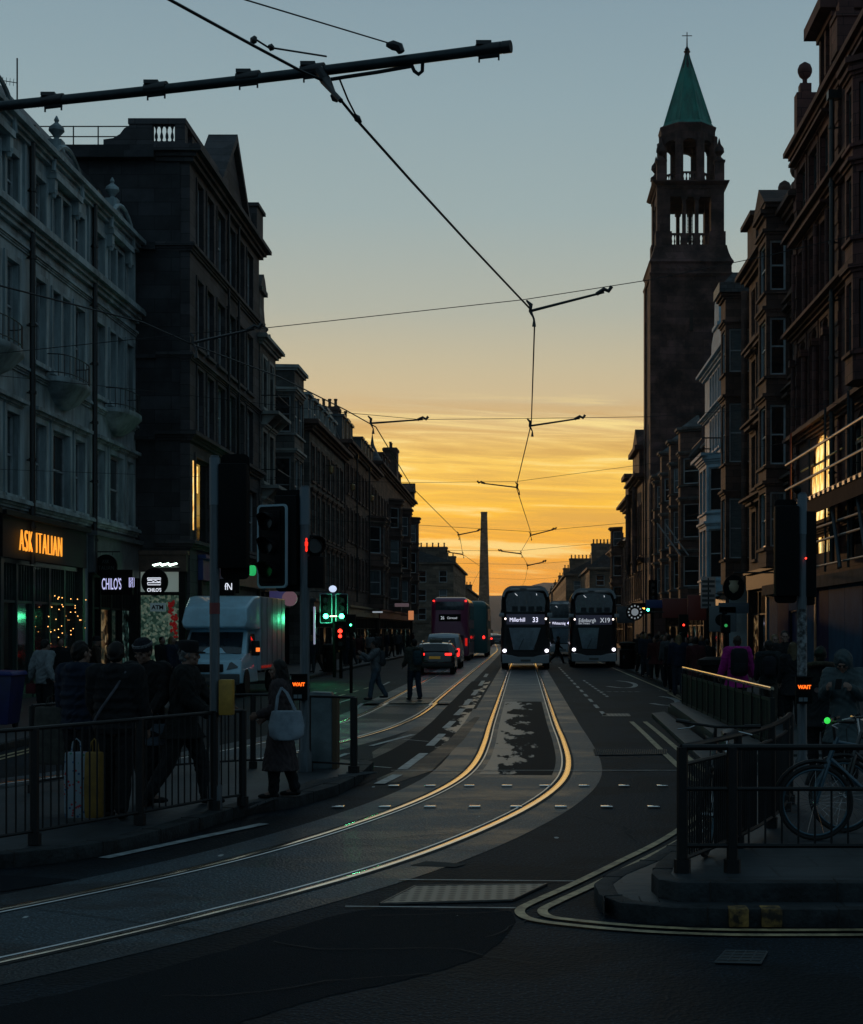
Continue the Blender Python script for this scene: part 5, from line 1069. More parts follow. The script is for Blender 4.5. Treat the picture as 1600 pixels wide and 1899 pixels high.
wire('contact_wire', 'tram wire over the farther track, crossing the pale stucco tenement', WL, .011)
wire('stay_wire', 'thin stay wire from the top edge to the bracket on the thick tube', [P(300, -50, 9), P(455, 0, 10.2), P(720, 80, 11.8)], .006)
wire('stay_wire', 'short stay with a turnbuckle left of the beam hanger', [P(472, 72, 11.5), P(497, 88, 11.6), P(605, 105, 12.1)], .008)
wire('stay_wire', 'short bridle wire dropping from the thick tube to the diagonal wire', [P(628, 143, 12.1), P(645, 185, 12.4), P(668, 230, 12.7)], .008)
mb = MB()
for (a, b_) in (((466, 82, 11.5), (474, 68, 11.5)), ((614, 176, 12.2), (626, 188, 12.25)), ((656, 212, 12.6), (669, 228, 12.65)), ((497, 86, 11.6), (508, 90, 11.6))):
    mb = MB(); mb.tube([P(*a), (P(*a) + P(*b_)) / 2, P(*b_)], [.012, .03, .014], 6); tag(mb.build('wire_clamp', INS), {466: 'upper left clamp on the diagonal tram wire', 614: 'clamp just under the hanger of the thick tube', 656: 'lowest clamp where the bridle joins the diagonal wire', 497: 'turnbuckle on the short stay left of the hanger'}[a[0]], 'wire clamp')
spans = [(19.6, [(-1600, 850), (0, 655), (359, 618), (495, 608), (970, 556), (1200, 520), (1420, 475), (1900, 360), (2400, 240)], 'span wire crossing at the first wire junction, in front of the bell tower'),
         (28.5, [(-700, 640), (0, 697), (250, 722), (625, 764), (780, 778), (985, 776), (1200, 773), (1600, 745), (2000, 716)], 'span wire crossing level at the second wire junction'),
         (40, [(-10, 870), (500, 889), (765, 895), (957, 893), (1190, 862), (1500, 815), (1690, 785)], 'third span wire, just above the tall shaft'),
         (60.5, [(410, 955), (765, 973), (985, 986), (1168, 969), (1455, 936)], 'fourth span wire, crossing the tall shaft near its top'),
         (75, [(520, 1008), (768, 1021), (965, 1021), (1160, 1003), (1362, 980)], 'fifth span wire, crossing in front of the shaft'),
         (90, [(596, 1034), (770, 1043), (979, 1047), (1130, 1035), (1296, 1018)], 'sixth span wire, above the bus roofs'),
         (125, [(701, 1060), (860, 1070), (974, 1075), (1205, 1058)], 'seventh span wire, low behind the buses')]
for Y_, pts, lb in spans: wire('span_wire', lb, [P(x, y, Y_) for x, y in pts], .0055 if Y_ < 50 else .008, 'span wires across the street')
arms = [(19.6, (983, 577), (1120, 542), 'long steady arm pointing right at the first wire junction'), (20.2, (357, 636), (472, 610), 'steady arm in front of the soot dark tenement'), (28.5, (982, 790), (1075, 776), 'steady arm pointing right at the second wire junction'),
        (28.5, (687, 785), (784, 778), 'steady arm pointing right on the left wire'), (40, (959, 904), (892, 896), 'steady arm pointing left at the third wire junction'), (60.5, (983, 993), (1027, 982), 'small steady arm pointing right beside the fourth span wire'),
        (61, (849, 992), (889, 984), 'small steady arm left of the tall shaft'), (75, (966, 1027), (928, 1022), 'tiny steady arm pointing left above the 33 bus'), (77, (858, 1028), (831, 1024), 'tiny steady arm over the left block'), (90, (977, 1049), (1009, 1042), 'tiny steady arm pointing right above the 33 bus')]
for Y_, a, c, lb in arms:
    t = thing('steady_arm', lb, 'steady arm', group='steady arms holding the tram wires'); A, B_ = P(*a, Y_), P(*c, Y_); k = max(1, Y_ / 45)
    mb = MB(); mb.cyl(A, B_, .019 * k, .015 * k, 8); mb.build('arm_tube', INS, t); mb = MB(); dd = (B_ - A).normalized()
    mb.tube([B_ - dd * .10, B_ + Vector((0, 0, .04 * k)), B_ + dd * .06, B_ + dd * .1 + Vector((0, 0, .05 * k))], .028 * k, 6); mb.build('arm_clip', INS, t)
    mb = MB(); mb.tube([A + Vector((-.05, 0, .14)), A + Vector((.01, 0, .08)), A, A + Vector((.05, 0, -.10)), A + Vector((.05, 0, -.2))], [.012, .03, .024, .012, .03], 6); mb.build('dropper', INS, t)
# ================================================================== traffic signals
SIGB = mat('signal_black', (.004, .0045, .005), .65, nscale=5, namt=.3, spec=.12); SIGW = mat('white_reflective_border', (.26, .38, .44), .5); POLE = mat('grey_pole_paint', (.055, .072, .085), .5, nscale=5, namt=.4, stretch=(6, 6, .5))
GRN = lit('green_signal_light', (.05, 1.0, .38), 14); RED = lit('red_signal_light', (1.0, .03, .015), 5); REDM = lit('dim_red_man_light', (1.0, .03, .015), 1.3); AMBW = lit('amber_wait_light', (1.0, .13, .01), 2.2); WHTL = lit('white_headlight', (.93, .9, 1.0), 3); TAIL = lit('red_tail_light', (1.0, .02, .015), 3.5)
DLENS = mat('unlit_lens', (.01, .012, .012), .2)
def head(par, x, y, z, rz, lit=None, wb=.30, h=1.0, board=(.56, 1.15), border=True, hoods=True, n=3):
    """lamps face local -y; the root is turned by rz"""
    r = link('signal_head', None, par, (x, y, z), (0, 0, rz)); mb = MB(); mb.box(-wb / 2, 0, -h / 2, wb / 2, .20, h / 2); bevelled(mb, 'housing', SIGB, r, .02)
    if board:
        bw, bh = board; mb = MB(); rr = .06
        def rrect(w_, h_, rr): return [(sx * (w_ / 2 - rr) + rr * math.cos(a), sz * (h_ / 2 - rr) + rr * math.sin(a)) for sx, sz, a0 in ((1, 1, 0), (-1, 1, 90), (-1, -1, 180), (1, -1, 270)) for a in (R(a0), R(a0 + 30), R(a0 + 60), R(a0 + 90))]
        mb.prism(rrect(bw - .05, bh - .05, rr), 'y', .03, .045); mb.build('backing_board', SIGB, r)
        if border: mb = MB(); o_, i_ = rrect(bw, bh, rr), rrect(bw - .055, bh - .055, rr * .7); mb.rings([[(a, .024, b_) for a, b_ in o_], [(a, .024, b_) for a, b_ in i_], [(a, .052, b_) for a, b_ in i_], [(a, .052, b_) for a, b_ in o_], [(a, .024, b_) for a, b_ in o_]], cap0=False, cap1=False); mb.build('white_border', SIGW, r)
    for k in range(n):
        zz_ = h / 2 - (k + .5) * h / n; mb = MB(); mb.cyl((0, -.005, zz_), (0, -.02, zz_), .10, n=16); mb.build('lens', (GRN if k == n - 1 else RED) if lit == k else DLENS, r)
        if hoods:
            mb = MB(); rs = []
            for yy, r_ in ((0, .12), (-.2, .125)): rs.append([(r_ * math.cos(R(a)), yy * (1 if 20 < a < 160 else .6), zz_ + r_ * math.sin(R(a))) for a in range(-60, 241, 20)] + [((r_ - .012) * math.cos(R(a)), yy * (1 if 20 < a < 160 else .6), zz_ + (r_ - .012) * math.sin(R(a))) for a in range(240, -61, -20)])
            mb.rings(rs); mb.build('hood', SIGB, r)
    return r
def signal(name, lb, loc, hgt, r=.057, m=POLE):
    t = thing(name, lb, 'traffic light', loc); mb = MB(); mb.lathe((0, 0, 0), [(r * 1.5, 0), (r * 1.5, .25), (r, .3), (r, hgt), (r * .8, hgt + .03)], 14); mb.build('pole', m, t)
    mb = MB(); mb.cyl((0, 0, hgt - .5), (0, 0, hgt + .005), r * 1.04, n=14); mb.build('pole_sleeve', mat('pale_pole_sleeve', (.12, .16, .19), .5), t); return t
p = G(398, 1502, .12); s_ = F / p.y
t = signal('traffic_light', 'traffic light seen from behind on the grey pole among the waiting men, yellow push box', p, CH + (HY - 850) / s_ - .12, .054)
head(t, .20, .14, CH + (HY - 957) / s_ - .12, R(180), None, .3, 1.12, (.36, 1.40), False, hoods=False)
mb = MB(); mb.box(.05, .03, 2.3, .2, .12, 2.36); mb.box(.05, .03, 3.1, .2, .12, 3.16); mb.build('bracket', SIGB, t)
mb = MB(); mb.lathe((0, 0, 2.1), [(.0565, 0), (.0565, .12)], 14); mb.build('red_band', mat('red_sticker', (.18, .03, .03), .5), t)
pb_ = MB(); pb_.box(.06, -.10, 1.02, .21, .03, 1.40); bevelled(pb_, 'push_button_box', mat('yellow_box_plastic', (.42, .23, .03), .5, nscale=8, namt=.25), t, .015)
p = G(565, 1431, .12); s_ = F / p.y
t = signal('traffic_light', 'traffic light with white bordered head and red man, behind the tote bag woman', p, CH + (HY - 905) / s_ - .12, .066)
head(t, -.46, -.02, CH + (HY - 1013) / s_ - .12, R(-28), None, .3, .98, (.50, 1.14), True)
head(t, -.22, .16, CH + (HY - 1002) / s_ - .12, R(168), None, .32, 1.22, (.44, 1.44), False, hoods=False)
q = head(t, .13, .05, CH + (HY - 1012) / s_ - .12, R(20), None, .17, .30, None, n=1)
mb = MB(); z_ = 0; mb.lathe((0, 0, 0), [(.0, .10), (.025, .085), (.025, .06), (.012, .05), (.04, .035), (.038, -.02), (.022, -.03), (.03, -.09), (.012, -.11), (.0, -.11)], 8)
mb.xf(Matrix.Diagonal((1, .35, 1, 1))); mb.xf(Matrix.Diagonal((.55, 1, .9, 1))); mb.build('red_man', REDM, t, (.05, -.19, CH + (HY - 1011) / s_ - .12))
mb = MB(); mb.box(.03, -.05, CH + (HY - 1090) / s_ - .12, .26, .18, CH + (HY - 1032) / s_ - .12); bevelled(mb, 'lower_housing', SIGB, t, .02)
mb = MB(); mb.cyl((-.42, 0, 2.75), (0, 0, 2.75), .02, n=6); mb.cyl((-.42, 0, 3.35), (0, 0, 3.35), .02, n=6); mb.build('bracket', SIGB, t)
mb = MB(); mb.cyl((-.70, -.20, CH + (HY - 1059) / s_ - .12), (-.66, -.17, CH + (HY - 1059) / s_ - .12), .07, n=12); mb.build('green_glow_lens', lit('dim_green_light', (.02, .45, .12), .8), t)
def waitbox(t, x, y, z, w_=.19, hh=.30, txt='WAIT'):
    r = link('wait_box', None, t, (x, y, z)); mb = MB(); mb.box(-w_ / 2, 0, 0, w_ / 2, .10, hh); bevelled(mb, 'box_housing', SIGB, r, .012); mb = MB(); mb.box(-w_ / 2 - .01, -.05, hh - .012, w_ / 2 + .01, 0, hh + .01); mb.build('box_hood', SIGB, r)
    mb = MB(); mb.box(-.07, -.004, .03, -.02, 0, .08); mb.box(-.01, -.004, .03, .04, 0, .08); mb.build('push_button', mat('steel_button', (.25, .3, .33), .3, .6), r)
    text(txt, .068, AMBW, r, (0, -.012, hh * .56), sx=.95, name='wait_lettering', align='CENTER', ext=.003, bold=.0015)
s_ = F / p.y; zz_ = CH + (HY - 1298) / s_ - .12; waitbox(t, -.055, -.17, zz_, .21, .35)
p = G(1487, 1448, .12); s_ = F / p.y
t = signal('traffic_light', 'traffic light on the sticker covered pole between the pink jacket and the hooded figure', p, CH + (HY - 918) / s_ - .12, .062)
zc = CH + (HY - 1022) / s_ - .12; head(t, -.20, .1, zc, R(180), 2, .30, 1.15, (.34, 1.38), False, hoods=False)
head(t, .07, .16, CH + (HY - 1028) / s_ - .12, R(180), None, .22, 1.1, None, False, hoods=False)
mb = MB(); mb.box(.0, .0, CH + (HY - 1122) / s_ - .12, .17, .26, CH + (HY - 1020) / s_ - .12); bevelled(mb, 'lower_housing', SIGB, t, .02)
mb = MB(); mb.ell((-.06, 0, CH + (HY - 908) / s_ - .12), (.055, .055, .05), 8, 6); mb.cyl((-.06, 0, CH + (HY - 925) / s_ - .12), (-.06, 0, CH + (HY - 905) / s_ - .12), .02, n=6); mb.build('sensor', SIGB, t)
mb = MB(); mb.lathe((0, 0, 1.35), [(.0645, 0), (.0645, .85)], 14); mb.build('sticker_patch', mat('peeling_stickers', (.16, .18, .19), .5, nscale=14, namt=.95, ndet=3), t)
mb = MB(); mb.cyl((.03, -.1, CH + (HY - 1036) / s_ - .12), (.03, -.11, CH + (HY - 1036) / s_ - .12), .012, n=8); mb.build('red_lens', RED, t)
waitbox(t, .0, -.16, CH + (HY - 1304) / s_ - .12, .205, .34)
# signals far down the street
def far_signal(lb, px, py_base, lamps, hgt, twin=False, z=.12):
    p = G(px, py_base, z); t = thing('traffic_light', lb, 'traffic light', p); mb = MB(); mb.cyl((0, 0, 0), (0, 0, hgt), .07, n=8); mb.build('pole', SIGB, t)
    for dx in ((-.32, .32) if twin else (0,)): head(t, dx, -.2, hgt - .5, 0, lamps, .26, .95, (.5, 1.2), twin)
    return t
t = far_signal('pair of green traffic lights glowing under the bus stop sign on the left pavement', 620, 1256, 2, 3.3, True)
mb = MB(); 
for k in range(5): mb.ell((-.12 + k * .06, -.34, 2.48), .024, 6, 4)
mb.build('white_lamp_row', lit('warm_white_dots', (1, .85, .5), 5), t)
pl_ = bpy.data.lights.new('green_lamp_glow', 'POINT'); pl_.energy = 60; pl_.color = (.1, 1, .45); pl_.shadow_soft_size = .2; link('green_lamp_glow', pl_, t, (0, -.8, 2.45))
t = far_signal('small traffic light with two red lamps near the crowd on the left pavement', 632, 1258, None, 2.2)
mb = MB(); mb.cyl((0, -.24, 1.88), (0, -.26, 1.88), .09, n=10); mb.cyl((0, -.24, 1.68), (0, -.26, 1.68), .07, n=10); mb.build('red_lamps', RED, t)
t = far_signal('dark traffic light beside the round white clock sign on the right', 1210, 1238, None, 4.4)
mb = MB(); mb.box(-1.1, -.2, 2.75, -.05, 0, 3.3); bevelled(mb, 'display_panel', SIGB, t, .03)
mb = MB()
for k in range(6): mb.ell((-.9 + k * .09, -.22, 3.02), (.035, .02, .05), 6, 4)
mb.build('amber_display', lit('amber_display_light', (1, .5, .08), 3), t); mb = MB(); mb.cyl((-.25, -.22, 2.95), (-.25, -.24, 2.95), .07, n=10); mb.build('green_lamp', GRN, t)
for (px, py, c, lb) in ((1267, 1159, RED, 'tiny red pedestrian signal among the shops on the right'), (651, 1159, GRN, 'tiny green pedestrian signal left of the walking woman'), (1345, 1160, GRN, 'small green glowing sign behind the pink jacket person')):
    Y_ = 46; p = P(px, py, Y_); t = thing('pedestrian_signal', lb, 'pedestrian signal', (p.x, Y_, .12)); mb = MB(); mb.cyl((0, 0, 0), (0, 0, p.z + .2), .05, n=8); mb.box(-.14, -.1, p.z - .35, .14, .1, p.z + .2); mb.build('signal_post', SIGB, t)
    mb = MB(); s2 = .03 if px != 1345 else .05; mb.cyl((0, -.105, p.z - .12), (0, -.12, p.z - .12), s2, n=10); mb.build('lamp_lens', c if px != 1345 else lit('dim_green_sign', (.05, .5, .12), .5), t)
# ================================================================== guard rails
def guard_rail(name, lb, pts, z0, hgt=1.0, step=.115, post_every=2, r=.022, pr=.035, m=BLK, bot=.12, toprail=None, grp=None, low=None):
    """pts = ground points of posts; bars between"""
    t = thing(name, lb, 'railing', (0, 0, 0), group=grp); pts = [Vector((*p_[:2], z0)) for p_ in pts]; up = Vector((0, 0, hgt))
    mb = MB(); mb.tube([p_ + up for p_ in pts], r, 8); mb.build('top_rail', toprail or m, t); mb = MB(); mb.tube([p_ + Vector((0, 0, bot)) for p_ in pts], r * .8, 6); mb.build('bottom_rail', m, t)
    if low: mb = MB(); mb.tube([p_ + Vector((0, 0, low)) for p_ in pts], r * .7, 6); mb.build('middle_rail', m, t)
    for i, p_ in enumerate(pts):
        if i % post_every == 0 or i == len(pts) - 1: mb = MB(); mb.cyl(p_, p_ + up, pr, n=8); mb.cyl(p_, p_ + Vector((0, 0, .1)), pr * 1.5, n=8); mb.build('post', m, t)
    bar = None
    L_ = 0; nb = 0
    for a, b_ in zip(pts, pts[1:]):
        n = max(1, round((b_ - a).length / step))
        for k in range(1, n):
            if nb >= 99: break
            q = a.lerp(b_, k / n)
            if bar is None: mb = MB(); mb.cyl((0, 0, bot), (0, 0, hgt if not low else low), .0085 if step < .2 else .012, n=6); bar = mb.mesh('bar', m)
            link('bar', bar, t, q); nb += 1
    return t
IR = [G(-330, 1625, .12), G(-120, 1598, .12), G(64, 1567, .12), G(259, 1530, .12), G(397, 1503, .12), G(450, 1495, .12)]
IRp = [IR[0], IR[1], IR[2], IR[3], IR[4], IR[5]]
guard_rail('guard_rail', 'nearer black guard rail along the front edge of the left island', IRp, .127, 1.04, .105, 1, .020, .042)
for x_ in (72,): 
    q = G(x_, 1565, .12); 
guard_rail('guard_rail', 'farther black guard rail behind the waiting men on the left island', [G(60, 1470, .12), G(190, 1447, .12), G(300, 1436, .12), G(400, 1429, .12), G(469, 1425, .12), G(560, 1429, .12)], .12, 1.03, .13, 1, .018, .04)
guard_rail('guard_rail', 'short open guard rail panel behind the woman with the tote bag', [G(570, 1429, .12), G(612, 1431, .12), G(656, 1434, .12)], .12, 1.02, .30, 2, .018, .05)
# cabinet
p = G(595, 1425, .12); t = thing('control_cabinet', 'slim grey control cabinet beside the guard rail right of the signal pole', 'cabinet', p); mb = MB(); mb.box(-.17, -.1, 0, .17, .2, 1.0); mb.prism([(-.17, 1.0), (.17, 1.0), (.14, 1.06), (-.14, 1.07)], 'y', -.1, .2); bevelled(mb, 'cabinet_body', mat('grey_cabinet', (.10, .13, .14), .5, nscale=4, namt=.3), t, .02); mb = MB(); mb.box(.171, -.11, 0, .235, .21, 1.0); mb.build('cabinet_side', mat('dull_ochre_panel', (.10, .06, .03), .6), t)
# right corner railings
zz0 = .25; cA = G(1265, 1618, zz0)
nr = [Vector((cA.x + k, cA.y, 0)) for k in (0, .37, 1.72, 2.9)]
t = guard_rail('pedestrian_railing', 'nearest black railing with a thick round top rail at the right corner', nr, .25, .93, .122, 1, .024, .042, low=.62, bot=.2)
cB = P(1465, 1332, 15.6); side = [cA + (Vector((cB.x, cB.y, 0)) - cA) * k / 7 + Vector((.18 * math.sin(math.pi * k / 7), 0, 0)) for k in range(8)]
guard_rail('pedestrian_railing', 'close barred railing curving away from the near corner behind the handlebars', side, .25, .93, .055, 2, .024, .035, low=.80, bot=.1)
md = [Vector((3.92, 37.0 - k * (37.0 - 23.8) / 13, 0)) for k in range(14)]
t = thing('pedestrian_railing', 'heavy slatted railing whose top rail glows gold along the right pavement edge', 'railing')
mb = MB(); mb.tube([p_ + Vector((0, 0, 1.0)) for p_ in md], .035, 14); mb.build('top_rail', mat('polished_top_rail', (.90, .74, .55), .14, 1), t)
for z in (.12, .80): mb = MB(); mb.box(3.90, 23.8, z, 3.94, 37, z + .05); mb.build('cross_rail', BLK, t)
for i, p_ in enumerate(md): mb = MB(); mb.box(p_.x - .035, p_.y - .06, 0, p_.x + .035, p_.y + .06, .86); mb.cyl(p_ + Vector((0, 0, .86)), p_ + Vector((0, 0, .99)), .018, n=6); mb.build('post', BLK, t)
sl_ = MB(); sl_.box(-.012, -.045, .1, .012, .045, .82); sl_ = sl_.mesh('slat', BLK)
for i in range(85): link('slat', sl_, t, (3.92, 23.9 + i * .154, 0))
struct(slab('refuge_step', [(3.6, 23.0), (3.6, 37.6), (5.3, 37.6), (5.3, 23.0)], .0, .16, PAVE)); t.location.z = .12
# ================================================================== signs, bins, boxes
def bin_(lb, px, py, h=1.25, w_=.6, z=.12, m=None):
    p = G(px, py, z); t = thing('litter_bin', lb, 'bin', p); mb = MB(); mb.lathe((0, 0, 0), [(w_ * .42, 0), (w_ * .46, .1), (w_ * .46, h * .68), (w_ * .4, h * .7), (w_ * .4, h * .84), (w_ * .52, h * .86), (w_ * .5, h * .95), (w_ * .25, h), (.02, h)], 14); mb.build('bin_body', m or SIGB, t)
    mb = MB(); mb.lathe((0, 0, h * .70), [(w_ * .41, 0), (w_ * .41, .02)], 14); mb.box(-w_ * .28, -w_ * .47, h * .36, -w_ * .18, -w_ * .45, h * .5); mb.build('bin_trim', GALV, t)
bin_('black domed litter bin left of the pink jacket on the right pavement', 1322, 1322, 1.3, .72); bin_('black litter bin at the kerb beside the X19 bus', 1163, 1240, 1.35, .85); bin_('dark litter bin left of the crowd on the left pavement', 611, 1246, 1.3, .7)
p = G(-24, 1352, .12); t = thing('wheelie_bin', 'blue lidded wheelie bin at the far left by the restaurant', 'wheelie bin', (p.x, p.y, .12))
mb = MB(); mb.rings([[(-.52, -.35, .1), (.52, -.35, .1), (.52, .35, .1), (-.52, .35, .1)], [(-.62, -.42, 1.05), (.62, -.42, 1.05), (.62, .42, 1.05), (-.62, .42, 1.05)]]); bevelled(mb, 'bin_body', mat('blue_bin_plastic', (.008, .012, .075), .5, nscale=3, namt=.3), t, .04)
mb = MB(); mb.prism([(-.66, 1.05), (.66, 1.05), (.62, 1.13), (-.62, 1.16)], 'y', -.48, .46); bevelled(mb, 'bin_lid', mat('blue_lid_plastic', (.010, .018, .13), .45), t, .03)
for x in (-.48, .48): mb = MB(); mb.cyl((x - .03, .2, .1), (x + .03, .2, .1), .1, n=12); mb.build('wheel', BLK, t)
for x in (-.35, .2): mb = MB(); mb.box(x, -.44, .93, x + .16, -.415, 1.0); mb.build('bin_sticker', GALV, t)
# hanging signs
def oval_sign(lb, px, py, Y_, rx, rz_, lines, sz, tm, arm=True, m=SIGB):
    p = P(px, py, Y_); t = thing('hanging_sign', lb, 'hanging sign', p); mb = MB(); mb.rings([[(rx * math.cos(2 * math.pi * k / 28), yy, rz_ * math.sin(2 * math.pi * k / 28)) for k in range(28)] for yy in (-.06, .06)]); mb.build('sign_disc', m, t)
    for i, l_ in enumerate(lines): text(l_[0], l_[1], tm, t, (0, -.075, l_[2]), sx=l_[3] if len(l_) > 3 else .8, name='sign_lettering', align='CENTER', ext=.004)
    return t
DIMT = mat('dim_sign_paint', (.05, .075, .075), .6)
t = oval_sign('dark round hanging sign of the restaurant on a bracket, unlit', 197, 1050, 49, .37, .38, (('ASK', .17, .09), ('ITALIAN', .19, -.12)), 0, DIMT)
mb = MB(); mb.cyl((-.7, 0, .47), (.45, 0, .47), .02, n=6); mb.cyl((-.2, 0, .36), (-.2, 0, .47), .01, n=5); mb.cyl((.2, 0, .36), (.2, 0, .47), .01, n=5); mb.cyl((-.55, 0, .47), (-.55, 0, .75), .012, n=5); mb.build('bracket', PIPE, t)
WN = lit('white_neon', (.86, .9, 1), .85); VN = lit('violet_white_neon', (.62, .62, 1.0), .8)
p = P(217, 1080, 47.6); t = thing('hanging_sign', 'dark box sign with glowing violet white letters beside the round unlit sign', 'hanging sign', p); mb = MB(); mb.box(-.5, -.07, -.40, .5, .07, .40); bevelled(mb, 'sign_box', SIGB, t, .02)
text("CHILO'S", .50, VN, t, (-.46, -.09, -.22), sx=.34, name='sign_lettering', ext=.004, bold=.004)
def burger(par, x, z, s, m, vert=False, y=-.09):
    b = link('burger_emblem', None, par, (x, y, z), (0, R(-90) if vert else 0, 0)); r = .028 * s
    bun = [(-s * .5, 0, s * .12)] + [(s * .5 * math.cos(math.pi * (1 - k / 10)), 0, s * .12 + s * .34 * math.sin(math.pi * k / 10)) for k in range(11)] + [(s * .5, 0, s * .10), (-s * .5, 0, s * .10)]
    for pts in (bun, [(-s * .5, 0, s * -.02), (s * .5, 0, s * -.02), (s * .5, 0, -s * .12), (-s * .5, 0, -s * .12), (-s * .5, 0, -s * .02)], [(-s * .5, 0, -s * .22), (-s * .2, 0, -s * .20), (-s * .05, 0, -s * .3), (s * .1, 0, -s * .2), (s * .35, 0, -s * .34), (s * .5, 0, -s * .24)],
                [(-s * .5, 0, -s * .38), (s * .5, 0, -s * .38), (s * .48, 0, -s * .54), (-s * .48, 0, -s * .54), (-s * .5, 0, -s * .38)]): mb = MB(); mb.tube(pts, r, 5); mb.build('emblem_line', m, b)
burger(t, .40, .0, .30, VN, True)
p = P(287, 1079, 48.0); t = oval_sign('round black sign with a white glowing burger outline by the bright corner window', 287, 1079, 48.0, .42, .44, (), 0, WN); burger(t, 0, .13, .42, WN); text("CHILO'S", .15, WN, t, (0, -.085, -.31), sx=.82, name='sign_lettering', align='CENTER', ext=.003, bold=.003)
p = P(305, 1046, 50.5); t = thing('sign_lamps', 'row of small spotlights glaring above the round burger sign', 'lamps', p)
for k in range(3):
    mb = MB(); mb.prism([(-.15, -.02), (.13, .04), (.15, 0), (-.1, -.07)], 'y', -.06, .06); mb.build('spot_lamp', lit('spot_glow', (.75, 1, .85), 5), t, (-.25 + k * .26, 0, 0), (0, 0, 0))
mb = MB(); mb.cyl((-.5, .06, -.1), (.5, .06, -.1), .02, n=6)
for k in range(3): mb.cyl((-.25 + k * .26, .06, -.1), (-.25 + k * .26, 0, 0), .012, n=5)
mb.build('lamp_bracket', PIPE, t)
pl_ = bpy.data.lights.new('sign_lamp_light', 'POINT'); pl_.energy = 6; pl_.color = (.7, 1, .85); pl_.shadow_soft_size = .25; link('sign_lamp_light', pl_, t, (0, -.4, -.25))
p = P(293, 1126, 49.5); t = thing('atm_sign', 'small lit panel reading ATM under the round burger sign', 'sign', p); mb = MB(); mb.box(-.25, -.05, -.14, .25, .05, .14); bevelled(mb, 'sign_box', lit('lit_grey_panel', (.10, .16, .18), .35), t, .015); text('ATM', .19, mat('dark_letter_paint', (.01, .012, .02), .5), t, (0, -.062, -.068), sx=1.0, name='sign_lettering', align='CENTER', ext=.003, bold=.006)
# small projecting signs on the far pavements (true boxes on brackets)
def proj_sign(lb, px, py, Y_, w_, h_, m, face=-1, cat='projecting sign', txt=None, tm=None, ts=.2):
    p = P(px, py, Y_); t = thing('projecting_sign', lb, cat, p); mb = MB(); mb.box(-w_ / 2, -.06, -h_ / 2, w_ / 2, .06, h_ / 2); bevelled(mb, 'sign_box', m, t, .02)
    mb = MB(); ex = w_ / 2 + .6; mb.cyl((-ex if px < 900 else 0, 0, h_ / 2 + .06), (0 if px < 900 else ex, 0, h_ / 2 + .06), .02, n=6); mb.build('bracket', PIPE, t)
    if txt: text(txt, ts, tm, t, (0, -.075, -ts * .35), name='sign_lettering', align='CENTER', ext=.003)
    return t
proj_sign('dark red fascia board over the shops on the right, nearer one', 1262, 1128, 66, 1.6, .85, mat('red_board', (.16, .025, .02), .5)); proj_sign('narrow red board just right of the wider red one', 1292, 1127, 60, .75, 1.0, MATS['red_board'])
p = G(1313, 1262, .12); t = thing('bus_stop_flag', 'pale bus stop flag with rows of small panels on a black post, right pavement', 'bus stop sign', p); mb = MB(); mb.cyl((0, 0, 0), (0, 0, 3.9), .06, n=8); mb.build('post', SIGB, t); mb = MB(); mb.box(-.28, -.05, 2.75, .28, .05, 3.95); bevelled(mb, 'flag_panel', mat('pale_flag', (.28, .31, .33), .5), t, .02)
for k in range(6): mb = MB(); mb.box(-.24, -.058, 2.82 + k * .18, .24 if k % 3 else .1, -.052, 2.92 + k * .18); mb.build('flag_row', mat('dark_flag_row', (.03, .05, .06), .5), t)
p = P(1360, 1096, 50); t = oval_sign('pub sign with a pale crest over a small dark name board', 1360, 1090, 50, .36, .42, (), 0, WN); mb = MB(); mb.box(-.5, -.05, -.85, .5, .05, -.5); bevelled(mb, 'name_board', mat('slate_blue_board', (.07, .09, .11), .5), t, .02)
mb = MB(); mb.lathe((0, -.08, -.18), [(.02, 0), (.14, .1), (.17, .25), (.12, .3), (.16, .42)], 10); mb.xf(Matrix.Diagonal((1, .3, 1, 1))); mb.build('crest', mat('cream_crest', (.42, .34, .22), .5), t, (0, -.055, 0)); mb = MB(); mb.cyl((0, 0, .5), (1.6, 0, .5), .03, n=6); mb.build('bracket', PIPE, t)
p = P(1340, 1148, 50); t = thing('projecting_sign', 'pale grey sign with a dark round fruit mark below the pub sign', 'projecting sign', p); mb = MB(); mb.box(-.45, -.05, -.42, .45, .05, .42); bevelled(mb, 'sign_box', mat('pale_grey_sign', (.13, .15, .16), .5), t, .02); mb = MB(); mb.ell((-.05, -.055, -.03), (.21, .02, .2), 14, 8); mb.ell((.05, -.055, .2), (.09, .015, .05), 8, 6); mb.build('fruit_mark', SIGB, t)
p = P(1177, 1135, 62); t = thing('clock_sign', 'round white glowing clock like sign left of the dark traffic light', 'clock sign', p); mb = MB(); mb.cyl((0, 0, 0), (0, .12, 0), .36, n=20); mb.build('sign_disc', SIGB, t)
mb = MB()
for k in range(12): a = 2 * math.pi * k / 12; mb.box(.26 * math.cos(a) - .03, -.02, .26 * math.sin(a) - .03, .26 * math.cos(a) + .03, -.004, .26 * math.sin(a) + .03)
mb.build('rim_marks', lit('dim_rim_marks', (.8, .85, .9), .2), t); mb = MB(); mb.cyl((0, -.02, 0), (0, -.004, 0), .15, n=14); mb.build('dial', lit('soft_white_dial', (.7, .75, .8), .18), t); mb = MB(); mb.cyl((0, .06, 0), (1.2, .06, 0), .03, n=6); mb.build('bracket', PIPE, t)
proj_sign('grey panel on the right just left of the clock sign', 1160, 1140, 100, 1.2, 1.1, GREYF)
proj_sign('small blue grey shop sign above the amber display on the right', 1222, 1120, 74, 1.3, .4, BLUEF)
proj_sign('violet lit shop sign behind the box van', 520, 1104, 62, .9, .35, lit('violet_panel', (.08, .06, .20), .25))
